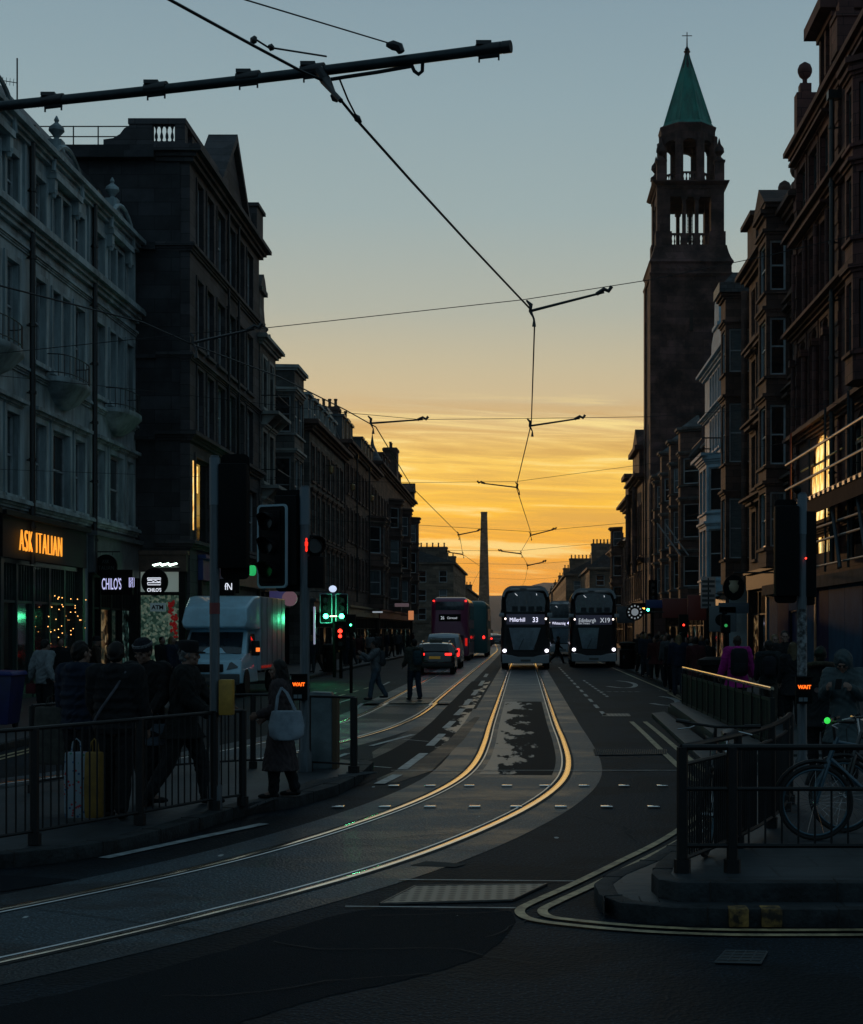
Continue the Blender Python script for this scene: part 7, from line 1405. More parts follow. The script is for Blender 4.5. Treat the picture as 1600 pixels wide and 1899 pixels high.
# ================================================================== people
def cl(name, c, r=.85, n=9, a=.3, e=None): return mat(name, c, r, nscale=n, namt=a, spec=.25)
SKIN = mat('skin', (.20, .115, .085), .55, nscale=10, namt=.12); HAIRD = cl('dark_hair', (.010, .008, .007), .6, 40, .5); HAIRB = cl('blonde_hair', (.16, .11, .055), .6, 40, .5); HAIRG = cl('grey_hair', (.12, .12, .12), .6, 40, .5)
DKB = cl('black_cloth', (.008, .009, .011)); NAVY = cl('navy_cloth', (.009, .016, .032)); JEAN = cl('dark_denim', (.018, .026, .040)); SHOE = cl('shoe_leather', (.008, .008, .009), .5)
EYE = mat('eye_dark', (.01, .008, .008), .2)
def person(label, loc, rz, h=1.75, jacket=DKB, trousers=DKB, hair=HAIRD, hat=None, vox=.011, coat=0, lean=0, headp=0, heady=0, L=(0, 0), Rg=(0, 0), aL=(8, 8, 15, 0), aR=(8, 8, 15, 0), long_hair=False, hood=False, puffy=1.0, group=None, skirt=False, bag=None, beard=False, hatkind='beanie', hairpart=True, quilt=False):
    """local frame: faces -y, +x is the person's left. legs (forward, knee bend) deg; arms (forward, out, elbow bend, inward)"""
    t = thing('person', label, 'person', loc, rz, group); k = h / 1.75
    V = lambda x, y, z: Vector((x, y, z))
    Rl = Matrix.Rotation(R(lean), 3, 'X')
    def leg(s, a, b):
        hip = V(s * .095, 0, .93); kn = hip + Matrix.Rotation(R(-a), 3, 'X') @ V(0, 0, -.44); an = kn + Matrix.Rotation(R(-a + b), 3, 'X') @ V(0, 0, -.41)
        return hip, kn, an
    lg = {1: leg(1, *L), -1: leg(-1, *Rg)}
    dz = min(lg[1][2].z, lg[-1][2].z) - .085
    sh = lambda p: p - V(0, 0, dz)
    for s in lg: lg[s] = tuple(sh(p) for p in lg[s])
    pel = sh(V(0, 0, .95)); up = lambda x, y, z: pel + Rl @ V(x, y, z - .95)
    def arm(s, f, o, e, i):
        shd = up(s * .185, 0, 1.43); d = Rl @ (Matrix.Rotation(R(-f), 3, 'X') @ Matrix.Rotation(R(s * -o), 3, 'Y') @ V(0, 0, -1)); el = shd + d * .285
        ax = Rl @ V(1, 0, 0); d2 = Matrix.Rotation(R(-e), 3, ax) @ d; d2 = Matrix.Rotation(R(-s * i), 3, V(0, 0, 1)) @ d2; wr = el + d2 * .245; return shd, el, wr, d2
    am = {1: arm(1, *aL), -1: arm(-1, *aR)}
    nk = up(0, .0, 1.47); Hm = Matrix.Rotation(R(heady), 3, 'Z') @ Matrix.Rotation(R(headp + lean * .5), 3, 'X'); hc = nk + Hm @ V(0, -.025, .155); hd = lambda x, y, z: hc + Hm @ V(x, y, z)
    near = vox < .02; j = 1.0
    # ---- body: one continuous surface
    b = MB(); b.ell(hd(0, .012, .02), (.076, .094, .098), 16, 12, Hm); b.ell(hd(0, -.028, -.052), (.056, .064, .058), 12, 8, Hm); b.cap(nk - V(0, 0, .04), .062, hd(0, .02, -.06), .055, 12)
    b.ell(hd(0, -.098, -.012), (.012, .020, .024), 8, 6, Hm); b.ell(hd(0, -.084, .028), (.05, .018, .014), 10, 6, Hm); b.ell(hd(0, -.084, -.052), (.025, .014, .010), 8, 6, Hm); b.ell(hd(0, -.076, -.088), (.022, .018, .018), 8, 6, Hm)
    for s in (-1, 1): b.ell(hd(s * .078, .012, -.008), (.012, .020, .030), 8, 6, Hm); b.ell(hd(s * .045, -.066, -.022), (.022, .02, .02), 8, 6, Hm)
    b.rings([[pel + Rl @ V(rx * math.cos(a), ry * math.sin(a), z - .95) for a in [2 * math.pi * q / 16 for q in range(16)]] for rx, ry, z in ((.11, .08, .82), (.155, .10, .90), (.145, .095, 1.0), (.13, .085, 1.1), (.145, .10, 1.25), (.16, .10, 1.38), (.12, .07, 1.46), (.06, .05, 1.50))])
    for s in (-1, 1):
        hp, kn, an = lg[s]; b.cap(hp, .082, kn, .052); b.cap(kn, .052, an, .036); b.cap(an, .036, an + V(0, -.10, -.045), .032)
        a0, e0, w0, d2 = am[s]; b.cap(up(s * .12, 0, 1.42), .06, a0, .055); b.cap(a0, .05, e0, .038); b.cap(e0, .038, w0, .027)
        # hand: palm, four curled fingers, thumb
        u = d2.normalized(); side = (Rl @ V(1, 0, 0)) * s; side = (side - u * side.dot(u)).normalized(); pn = u.cross(side).normalized() * s   # palm normal towards body/front
        inn = -side; th = pn if pn.y < 0 else -pn; pc = w0 + u * .052
        M3 = Matrix((th, inn, u)).transposed(); b.ell(pc, (.040, .017, .052), 10, 8, M3); b.cap(w0, .027, pc, .024)
        if near:
            for q, (ln, of) in enumerate(((.070, .030), (.078, .010), (.073, -.010), (.058, -.029))):
                f0 = pc + th * of + u * .038; f1 = f0 + u * ln * .5 + inn * .008; f2 = f1 + u * ln * .30 + inn * .026; b.cap(f0, .0098, f1, .009, 6); b.cap(f1, .009, f2, .0078, 6)
            q0 = pc + th * .030 - u * .02; q1 = q0 + th * .022 + u * .035; b.cap(q0, .013, q1, .0105, 6); b.cap(q1, .0105, q1 + u * .03 + inn * .010, .009, 6)
    def part(mb, nm, m, vx=vox, sm=2, par=None):
        me = remesh_bake(mb, vx, sm)
        if near and nm in ('jacket', 'trousers', 'hood', 'hair'):       # creases of the cloth
            import numpy as np
            n3 = len(me.vertices) * 3; co = np.empty(n3, 'f'); me.vertices.foreach_get('co', co); nr_ = np.empty(n3, 'f'); me.vertices.foreach_get('normal', nr_); co = co.reshape(-1, 3); nr_ = nr_.reshape(-1, 3); x_, y_, z_ = co.T
            ph = len(label) * 1.7; w_ = np.sin(z_ * 46 + 9 * np.sin(x_ * 11 + ph) + 7 * np.sin(y_ * 13 - z_ * 5)) * (.5 + .5 * np.sin(x_ * 19 + z_ * 8 + ph)); w2_ = np.sin(x_ * 33 + z_ * 21 + 4 * np.sin(y_ * 27 + z_ * 17 + ph))
            co = co + nr_ * (.0055 * w_ + .0035 * w2_)[:, None]; me.vertices.foreach_set('co', co.astype('f').ravel()); me.update()
        me.transform(Matrix.Scale(k, 4)); me.name = nm; return link(nm, qm(me, m), par or t)
    bo = part(b, 'body', SKIN, min(vox, .0085) if near else vox, 1)
    if near:
        for s in (-1, 1):
            e = MB(); e.ell(hd(s * .031, -.083, .004), (.011, .007, .0075), 8, 6, Hm); e.xf(Matrix.Scale(k, 4)); e.build('eye', EYE, t)
    # ---- trousers / shoes
    b = MB()
    for s in (-1, 1): hp, kn, an = lg[s]; b.cap(hp, .112, kn, .085); b.cap(kn, .085, an + V(0, 0, .01), .070)
    b.ell(pel + V(0, 0, -.02), (.165, .115, .13), 14, 8)
    if skirt:
        lo = min(lg[1][1].z, lg[-1][1].z) - .12; cy = (lg[1][1].y + lg[-1][1].y) / 2; b.rings([[V(rx * math.cos(a) * (1 + .05 * math.sin(5 * a)), c + ry * math.sin(a), z) for a in [2 * math.pi * q / 18 for q in range(18)]] for rx, ry, z, c in ((.30, .26, lo, cy), (.24, .2, (lo + pel.z) / 2, cy / 2), (.16, .115, pel.z + .05, 0))])
    part(b, 'trousers', trousers)
    for s in (-1, 1):
        an = lg[s][2]; b = MB(); fwd = V(0, -1, 0); b.cap(an + V(0, .035, -.045), .040, an + V(0, -.15, -.055), .034, 10); b.cap(an + V(0, 0, .03), .048, an + V(0, .02, -.04), .044); b.cap(an + V(0, -.13, -.052), .036, an + V(0, -.175, -.056), .026)
        part(b, 'shoe', SHOE, max(vox, .010))
    # ---- jacket with sleeves
    p = .018 * puffy; b = MB(); bz = (.82 if not coat else .95 - coat); rr = [(.165 + p, .115 + p, .84), (.162 + p, .112 + p, .95), (.152 + p, .105 + p, 1.1), (.168 + p, .122 + p, 1.25), (.178 + p, .120 + p, 1.38), (.125 + p, .085 + p, 1.475), (.066, .066, 1.53)]
    if coat: rr = [(.25 + p, .21 + p, bz), (.205 + p, .16 + p, (bz + .9) / 2)] + rr[1:]
    n_ = 20; rs = []
    for rx, ry, z in rr:
        base = pel if z >= .84 else V(pel.x, pel.y + (lg[1][1].y + lg[-1][1].y) * .25 * (.95 - z), pel.z); M_ = Rl if z >= .84 else Matrix.Identity(3)
        rs.append([base + M_ @ V(rx * math.cos(a) * (1 + (.012 * math.sin(9 * a) if z < .9 else 0)), ry * math.sin(a), z - .95) for a in [2 * math.pi * q / n_ for q in range(n_)]])
    b.rings(rs)
    if quilt:
        for q in range(6): z = .9 + q * .1; b.rings([[pel + Rl @ V((.178 + p) * math.cos(a) * r_, (.126 + p) * math.sin(a) * r_, z + dz_ - .95) for a in [2 * math.pi * u / n_ for u in range(n_)]] for dz_, r_ in ((-.04, .93), (0, 1.03), (.04, .93))])
    for s in (-1, 1):
        a0, e0, w0, d2 = am[s]; b.cap(up(s * .10, 0, 1.40), .085 + p, a0, .072 + p); b.cap(a0, .070 + p, e0, .055 + p * .8); b.cap(e0, .055 + p * .8, w0 - d2 * .01, .042 + p * .6)
        if near: m_ = a0.lerp(e0, .5); b.ell(m_ + V(0, 0, .01), .068 + p, 8, 6); b.ell(e0.lerp(w0, .35), .054 + p * .8, 8, 6)
    if hood == 'down': b.ell(nk + Rl @ V(0, .085, .0), (.13, .085, .075), 12, 8); b.cap(nk + Rl @ V(-.09, .02, .02), .045, nk + Rl @ V(.09, .02, .02), .045)
    else: b.lathe(tuple(nk - V(0, 0, .03)), [(.085, 0), (.078, .06), (.07, .085), (.05, .085)], 14)
    part(b, 'jacket', jacket, vox if not near else .0105)
    # ---- hair / hat / hood
    if hood == 'up':
        b = MB(); b.ell(hd(0, .03, .02), (.115, .125, .135), 14, 10, Hm); b.cap(hd(0, .05, -.06), .10, nk + Rl @ V(0, .03, 0), .10); c = part(b, 'hood', jacket); 
    elif hairpart:
        b = MB(); b.ell(hd(0, .028, .034), (.088, .098, .100), 14, 10, Hm)
        if long_hair: b.cap(hd(0, .06, -.02), .075, nk + Rl @ V(0, .075, -.10), .07); [b.cap(hd(s * .07, .01, .0), .03, nk + Rl @ V(s * .09, -.03, -.10), .035) for s in (-1, 1)]
        else: b.ell(hd(0, .055, -.03), (.072, .055, .055), 10, 8, Hm)
        part(b, 'hair', hair)
    if hat:
        b = MB()
        if hatkind == 'beanie': b.rings([[hd(r_ * math.cos(a), .012 + 1.12 * r_ * math.sin(a), z) for a in [2 * math.pi * q / 16 for q in range(16)]] for r_, z in ((.100, .022), (.102, .07), (.096, .073), (.092, .105), (.066, .145), (.02, .160))])
        else: b.rings([[hd(r_ * math.cos(a), .015 + 1.12 * r_ * math.sin(a), z) for a in [2 * math.pi * q / 16 for q in range(16)]] for r_, z in ((.094, .03), (.098, .09), (.098, .135), (.088, .155), (.02, .165))]); b.ell(hd(0, -.115, .035), (.07, .06, .012), 12, 6, Hm)
        part(b, 'hat', hat, min(vox, .009))
    t['k'] = k
    def wpt(p): return p * k
    t2 = dict(root=t, hand={s: am[s][2] * k for s in am}, d2={s: am[s][3] for s in am}, hd=lambda x, y, z: hd(x, y, z) * k, up=lambda x, y, z: up(x, y, z) * k, k=k)
    del t['k']; return t2
def onto(pr, mb, nm, m, **kw): return mb.build(nm, m, pr['root'], **kw)
def world(pr, p): M = Matrix.Translation(pr['root'].location) @ Matrix.Rotation(pr['root'].rotation_euler[2], 4, 'Z'); return M @ p
def backpack(pr, lb, m, w_=.30, hh=.46, dd=.17):
    t = thing('backpack', lb, 'backpack', pr['root'].location, pr['root'].rotation_euler[2]); c = pr['up'](0, .20, 1.22); b = MB()
    b.rings([[(c.x + w_ / 2 * q * math.copysign(abs(math.cos(a)) ** .5, math.cos(a)), c.y + dd / 2 * q * math.copysign(abs(math.sin(a)) ** .6, math.sin(a)), c.z + z) for a in [2 * math.pi * i / 20 for i in range(20)]] for q, z in ((.7, -hh / 2), (1, -hh / 2 + .05), (1, hh / 2 - .12), (.85, hh / 2 - .03), (.45, hh / 2))]); b.build('pack_body', m, t, smooth=50)
    for s in (-1, 1): b = MB(); b.tube([pr['up'](s * .11, .14, 1.42), pr['up'](s * .13, 0, 1.505), pr['up'](s * .14, -.135, 1.40), pr['up'](s * .15, -.13, 1.2), pr['up'](s * .17, .10, 1.08)], .016, 6); b.build('strap', m, t)
    b = MB(); b.box(c.x - w_ * .36, c.y + dd * .42, c.z - hh * .38, c.x + w_ * .36, c.y + dd * .62, c.z - .02); bevelled(b, 'front_pocket', m, t, .02); return t
def bag(lb, pr, s, m, w_=.36, hh=.40, dd=.12, cat='carrier bag', name='carrier_bag', drop=.12, m2=None, strips=0):
    p = world(pr, pr['hand'][s] + Vector((0, 0, -.08))); t = thing(name, lb, cat, (p.x, p.y, p.z), pr['root'].rotation_euler[2] + R(20))
    b = MB(); b.rings([[(sx * w_ / 2 * q, sy * dd / 2 * q2, z) for sx, sy in ((-1, -1), (-.3, -1.1), (.3, -1.05), (1, -1), (1, 1), (.3, 1.1), (-.3, 1.0), (-1, 1))] for q, q2, z in ((.92, .9, -drop - hh), (1.0, 1.0, -drop - hh * .9), (1.03, 1.1, -drop - hh * .5), (.98, .8, -drop - .02), (.97, .7, -drop))]); bevelled(b, 'bag_body', m, t, .012)
    for y in (-.03, .03): b = MB(); b.tube([(-w_ * .22, y, -drop), (-w_ * .16, y * .5, -.02), (0, 0, .015), (w_ * .16, y * .5, -.02), (w_ * .22, y, -drop)], .006, 5); b.build('handle', m2 or m, t)
    return t
KZ = .122
# --- the waiting group on the left island
def on(px, py, z=.122): return G(px, py, z)
pB = person('person in a big black quilted jacket with their back turned, waiting', on(215, 1518), R(178), 1.80, DKB, DKB, hair=HAIRD, vox=.011, puffy=2.6, quilt=True, aL=(12, 10, 35, 10), aR=(6, 10, 12, 0), L=(4, 2), Rg=(-6, 6), hood='down', heady=10)
pA = person('person in a navy jacket with a pale hood lining, leftmost of the waiting group', on(148, 1502), R(160), 1.80, NAVY, DKB, vox=.011, puffy=2.0, quilt=True, aL=(4, 8, 10, 0), aR=(10, 8, 10, 0), hood='down', heady=-15, L=(3, 2), Rg=(-4, 6))
pC = person('person in a black and white knit beanie facing the camera, looking down', on(272, 1490), R(-10), 1.83, cl('charcoal_coat', (.009, .009, .010)), DKB, hat=cl('dark_knit_hat', (.012, .014, .02), .9, 60, .5), vox=.011, headp=18, heady=-8, aL=(15, 8, 40, 20), aR=(10, 8, 30, 15), L=(12, 10), Rg=(-8, 10), puffy=1.5, coat=.22)
pD = person('grey haired person in a dark flat topped cap striding right towards the push button', on(338, 1492), R(92), 1.82, cl('dark_olive_coat', (.010, .012, .012)), cl('dark_grey_trousers', (.020, .023, .026)), hair=HAIRG, hat=DKB, hatkind='cap', vox=.011, L=(24, 16), Rg=(-16, 14), aL=(35, 8, 35, 0), aR=(20, 6, 40, 0), puffy=2.2, coat=.2, lean=5)
b = MB(); b.rings([[pC['hd'](r_ * math.cos(a), .012 + 1.12 * r_ * math.sin(a), z) for a in [2 * math.pi * q / 24 for q in range(24)]] for r_, z in ((.105, .072), (.1055, .095), (.1, .1))]); onto(pC, b, 'hat_band', cl('pale_knit_band', (.14, .14, .15), .9, 70, .8))
b = MB(); b.tube([pB['up'](-.13, .10, 1.46), pB['up'](-.05, .175, 1.30), pB['up'](.10, .19, 1.08), pB['up'](.20, .12, .93)], .014, 6); onto(pB, b, 'cross_strap', cl('grey_strap', (.10, .10, .12)))
SPOT = mat('spotted_bag_fabric', (.30, .30, .32), .8); nt = SPOT.node_tree; v = N(nt, 'ShaderNodeTexVoronoi'); v.inputs['Scale'].default_value = 24; tcn = N(nt, 'ShaderNodeTexCoord'); nt.links.new(tcn.outputs['Object'], v.inputs['Vector'])
r1 = ramp(nt, [(0, 1), (.26, 1), (.32, 0), (1, 0)], v.outputs[0]); r2 = ramp(nt, [(0, (.32, .02, .03)), (.35, (.02, .07, .16)), (.65, (.03, .16, .10)), (.8, (.35, .05, .06))], v.outputs['Color'], 'CONSTANT'); nt.links.new(mixc(nt, r1.outputs[0], (.20, .24, .27), r2.outputs[0]), nt.nodes['Principled BSDF'].inputs['Base Color'])
t = bag('tall white shopping bag with red and blue spots behind the guard rail', pA, 1, SPOT, .22, .66, .14); t.location = P(142, 1372, G(215, 1518, .122).y - .25); t.rotation_euler[2] = R(8)
t = bag('ochre yellow shopping bag right beside the spotted one', pA, -1, mat('ochre_bag', (.20, .11, .012), .7, nscale=5, namt=.3), .16, .66, .12); t.location = P(175, 1372, G(215, 1518, .122).y - .28); t.rotation_euler[2] = R(-12)
t = bag('olive cloth bag hanging at the left side of the navy jacket', pA, 1, cl('olive_canvas', (.055, .052, .045)), .40, .62, .12); t.location = P(100, 1290, G(148, 1502, .122).y + .1); t.rotation_euler[2] = R(-10)
t = bag('small pale paper bag held between the beanie and cap wearers', pC, 1, cl('pale_paper', (.10, .12, .15)), .22, .24, .08); t.location = P(288, 1322, G(272, 1490, .122).y - .15)
# --- woman with the tote
pW = person('long haired person in a brown knee length coat facing left with a pale tote bag', on(520, 1479), R(-88), 1.58, cl('brown_wool_coat', (.050, .038, .040), .9, 14, .35), DKB, hair=HAIRD, vox=.010, coat=.60, long_hair=True, aL=(2, 8, 68, 20), aR=(-4, 6, 62, 15), L=(8, 6), Rg=(-8, 8), puffy=1.6, headp=5)
q = world(pW, pW['up'](.16, .02, 1.1)); t = thing('tote_bag', 'large pale canvas tote bag hanging from the shoulder of the brown coat wearer', 'tote bag', (q.x + .10, q.y - .2, 0)); s_ = F / q.y
zt = CH + (HY - 1316) / s_; zb = CH + (HY - 1370) / s_; b = MB(); TOTE = cl('pale_canvas', (.26, .31, .36), .8, 6, .25)
b.rings([[(sx * w_ * q2, sy * .09, z) for sx, sy in ((-1, -.5), (-.5, -1), (.5, -1.1), (1, -.4), (1, .5), (.4, 1), (-.5, 1), (-1, .5))] for w_, q2, z in ((.13, 1, zb), (.19, 1, zb + .05), (.20, 1, (zb + zt) / 2), (.17, 1, zt - .03), (.165, 1, zt))]); bevelled(b, 'tote_body', TOTE, t, .02)
for y in (-.05, .05): b = MB(); b.tube([(-.12, y, zt), (-.10, y, zt + .16), (-.06, y + .02, zt + .26), (.0, y + .02, zt + .2), (.10, y, zt)], .010, 5); b.build('tote_strap', TOTE, t)
# --- walkers crossing the road
p1_ = person('person in a pale grey hooded jacket and jeans walking left across the road', G(697, 1297), R(-75), 1.74, cl('pale_grey_jacket', (.12, .13, .14), .85, 12, .3), cl('light_denim', (.06, .085, .11)), vox=.013, L=(18, 10), Rg=(-14, 16), aL=(50, 6, 80, 10), aR=(40, 6, 70, 10), hood='down', puffy=1.8, lean=4)
backpack(p1_, 'grey rucksack on the pale jacketed walker', cl('grey_pack', (.05, .055, .06)))
p2_ = person('person in an olive jacket and dark jeans in the road by the estate car', G(768, 1298), R(-150), 1.78, cl('olive_jacket', (.045, .048, .038), .85, 12, .3), JEAN, vox=.013, L=(10, 6), Rg=(-8, 10), aL=(10, 8, 40, 10), aR=(10, 8, 30, 5), puffy=1.9, hood='down')
backpack(p2_, 'teal rucksack on the olive jacketed walker', cl('teal_pack', (.02, .05, .06)), .26, .42)
# --- white jacket by the restaurant
p3_ = person('person in a pale cream jacket outside the restaurant, hands behind the back', G(82, 1345, .12), R(150), 1.74, cl('pale_cream_jacket', (.17, .19, .20), .85, 7, .25), DKB, vox=.013, aL=(-22, 10, 45, -30), aR=(-22, 10, 45, -30), puffy=1.7, headp=8)
bag('dark red bag held behind the cream jacket', p3_, 1, cl('dark_red_bag', (.09, .012, .018)), .22, .2, .08, drop=.03)
# --- right pavement
def rp_(label, px, Y, rz, **k): return person(label, ((px - VX) * Y / F, Y, .122), rz, **k)
p4 = rp_('person in a magenta winter jacket with a dark rucksack, back to the camera', 1367, 31.8, R(183), h=1.80, jacket=cl('magenta_jacket', (.34, .015, .19), .8, 6, .3), trousers=DKB, hair=cl('brown_hair', (.035, .022, .014), .6, 40, .4), vox=.012, puffy=2.6, aL=(6, 16, 20, 0), aR=(6, 16, 20, 0), hood='down', L=(6, 4), Rg=(-6, 8), coat=.25)
backpack(p4, 'dark rucksack on the magenta jacket', cl('black_pack', (.010, .011, .015)), .36, .58, .2)
p5 = rp_('person in a dark jacket and khaki trousers walking away right of the magenta jacket', 1425, 31, R(175), h=1.72, jacket=cl('dark_teal_jacket', (.010, .016, .018)), trousers=cl('khaki_trousers', (.045, .036, .028)), vox=.014, L=(14, 8), Rg=(-10, 14), aL=(14, 6, 20, 0), aR=(-10, 6, 20, 0), puffy=1.8, hood='down')
backpack(p5, 'small dark rucksack on the khaki trousered walker', cl('black_pack', (0, 0, 0)), .28, .42)
rp_('long blonde haired person facing the camera behind the khaki trousered walker', 1436, 35, R(5), h=1.82, jacket=DKB, trousers=DKB, hair=HAIRB, vox=.014, long_hair=True, L=(10, 6), Rg=(-8, 10), aL=(10, 6, 30, 5), aR=(-6, 6, 15, 0), coat=.4)
rp_('tall short haired person in black facing the camera left of the sticker pole', 1455, 32, R(-5), h=1.92, jacket=cl('black_overcoat', (.009, .009, .010)), trousers=DKB, vox=.014, L=(-6, 8), Rg=(12, 6), coat=.4, aL=(0, 6, 15, 0), aR=(8, 6, 15, 0))
rp_('fair haired person in black with their back turned, next to the sticker pole', 1470, 30, R(180), h=1.68, jacket=DKB, trousers=DKB, hair=cl('dull_fair_hair', (.07, .05, .025), .6, 40, .4), vox=.014, long_hair=True, L=(6, 6), Rg=(-6, 6), coat=.3)
p6 = rp_('person in a black parka with a fur trimmed hood, right of the sticker pole', 1521, 20.2, R(172), h=1.70, jacket=cl('black_parka', (.008, .009, .012)), trousers=DKB, vox=.011, puffy=2.8, coat=.3, L=(4, 3), Rg=(-4, 5), aL=(8, 10, 25, 5), aR=(8, 10, 25, 5), hood='down')
b = MB(); c = p6['up'](0, .08, 1.47); rnd = random.Random(5)
for i in range(26): a = math.pi * (i / 25) * 1.3 - .45; q = c + Vector((.155 * math.cos(a), .02 + .12 * math.sin(a), .02 + .03 * math.sin(a))); b.ell(q, .034 + .008 * rnd.random(), 7, 5)
me = remesh_bake(b, .010, 1); link('fur_trim', qm(me, cl('brown_fur', (.060, .042, .032), .95, 60, .7)), p6['root'])
b = MB(); c = p6['up'](.06, .20, 1.16); b.cyl(c, c + Vector((0, .012, 0)), .035, n=14); onto(p6, b, 'round_badge', cl('pale_badge', (.16, .10, .10)))
p7 = rp_('hooded person in a teal grey raincoat looking down at a phone', 1566, 18.0, R(-22), h=1.70, jacket=cl('teal_grey_raincoat', (.045, .068, .074), .6, 8, .25), trousers=DKB, vox=.010, puffy=1.7, coat=.35, hood='up', headp=34, aL=(30, 8, 82, 28), aR=(30, 8, 82, 28), L=(3, 2), Rg=(-3, 3))
c = (p7['hand'][1] + p7['hand'][-1]) / 2; q = world(p7, c + Vector((0, -.06, .05))); t = thing('phone', 'phone held in both hands by the hooded raincoat wearer', 'phone', q, R(-22)); b = MB(); b.box(-.038, -.005, -.075, .038, .005, .075); b.xf(Matrix.Rotation(R(-40), 4, 'X')); bevelled(b, 'phone_body', SIGB, t, .004); b = MB(); b.box(-.034, .0052, -.07, .034, .0062, .07); b.xf(Matrix.Rotation(R(-40), 4, 'X')); b.build('phone_screen', lit('phone_glow', (.5, .6, .7), .6), t)
person('person with a black running stride crossing between the two front buses', ((1033 - VX) * 92 / F, 92, 0), R(90), 1.76, DKB, DKB, vox=.022, L=(32, 10), Rg=(-28, 14), aL=(20, 6, 40, 0), aR=(-20, 6, 30, 0), coat=.35, lean=5)
# --- distant pedestrians: a few builds, copied
proto = []
for i, (jk, tr, hr, kw) in enumerate(((DKB, DKB, HAIRD, dict(L=(14, 8), Rg=(-12, 12))), (cl('maroon_jacket', (.05, .010, .012)), DKB, HAIRD, dict(L=(-10, 12), Rg=(14, 6), coat=.3)), (NAVY, JEAN, HAIRB, dict(L=(6, 6), Rg=(-6, 6), long_hair=True, puffy=2.2)),
     (cl('grey_jacket', (.06, .065, .07)), DKB, HAIRD, dict(L=(16, 10), Rg=(-14, 14), hood='down', puffy=2.0)), (cl('brown_jacket', (.035, .022, .015)), JEAN, HAIRG, dict(L=(-8, 10), Rg=(10, 6), hat=DKB)), (cl('white_puffer', (.16, .17, .18)), DKB, HAIRD, dict(L=(5, 4), Rg=(-5, 6), puffy=2.2)))):
    pr = person('x', (0, 0, -50), 0, 1.74, jk, tr, hr, vox=.024, **kw); proto.append(pr['root'])
cn = ['black', 'maroon', 'navy', 'grey', 'brown', 'white']; used = set(); crowds = []
def crowd(px, Y, i, rz, where, h=1.0, z=.122):
    o = proto[i] if i not in used else copy_tree(proto[i]); used.add(i)
    o.location = ((px - VX) * Y / F, Y, z); o.rotation_euler = (0, 0, R(rz)); o.scale = (h, h, h)
    crowds.append((o, px, cn[i], where))
rnd = random.Random(11)
RW = 'in the crowd on the right pavement'
for px, Y, i in ((1189, 66, 0), (1197, 61, 2), (1204, 68, 4), (1213, 58, 1), (1219, 64, 0), (1226, 70, 3), (1231, 56, 1), (1240, 50, 3), (1247, 46, 0), (1258, 44, 2), (1264, 52, 4), (1272, 48, 5), (1281, 55, 0), (1290, 42, 1), (1300, 60, 2), (1312, 47, 0), (1182, 78, 0), (1192, 84, 4), (1236, 76, 0), (1222, 88, 2)):
    crowd(px, Y, i, rnd.choice((0, 180, 170, 10, -20)) + rnd.uniform(-15, 15), RW, rnd.uniform(.95, 1.05))
LW_ = 'in the crowd on the left pavement'
for px, Y, i in ((588, 50, 0), (577, 55, 2), (645, 62, 0), (655, 68, 4), (664, 60, 1), (673, 70, 0), (686, 66, 5), (697, 72, 3), (706, 64, 0), (717, 75, 2), (727, 70, 0), (738, 84, 3), (746, 90, 4), (757, 95, 0), (766, 102, 1), (640, 74, 2)):
    X_ = (px - VX) * Y / F
    if X_ < -9.2 or True: crowd(px, max(Y, 9.4 * F / (VX - px)), i, rnd.choice((0, 180, 90, -90)) + rnd.uniform(-20, 20), LW_, rnd.uniform(.95, 1.05))
for px, Y, i, lb in ((112, 38, 0, 'by the lit restaurant window'), (178, 40, 4, 'by the lit restaurant window, behind the quilted jacket'), (300, 45, 0, 'outside the bright corner shop'), (318, 43, 2, 'outside the bright corner shop')): crowd(px, Y, i, rnd.uniform(-30, 200), lb)
ORD = ('first', 'second', 'third', 'fourth', 'fifth', 'sixth', 'seventh', 'eighth', 'ninth')
for c_ in set((q[2], q[3]) for q in crowds):
    same = sorted([q for q in crowds if (q[2], q[3]) == c_], key=lambda q: q[1])
    for k_, q in enumerate(same): tag(q[0], (f'{ORD[k_]} pedestrian in {q[2]} from the left ' if len(same) > 1 else f'pedestrian in {q[2]} ') + q[3], 'person', 'distant pedestrians on the pavements')
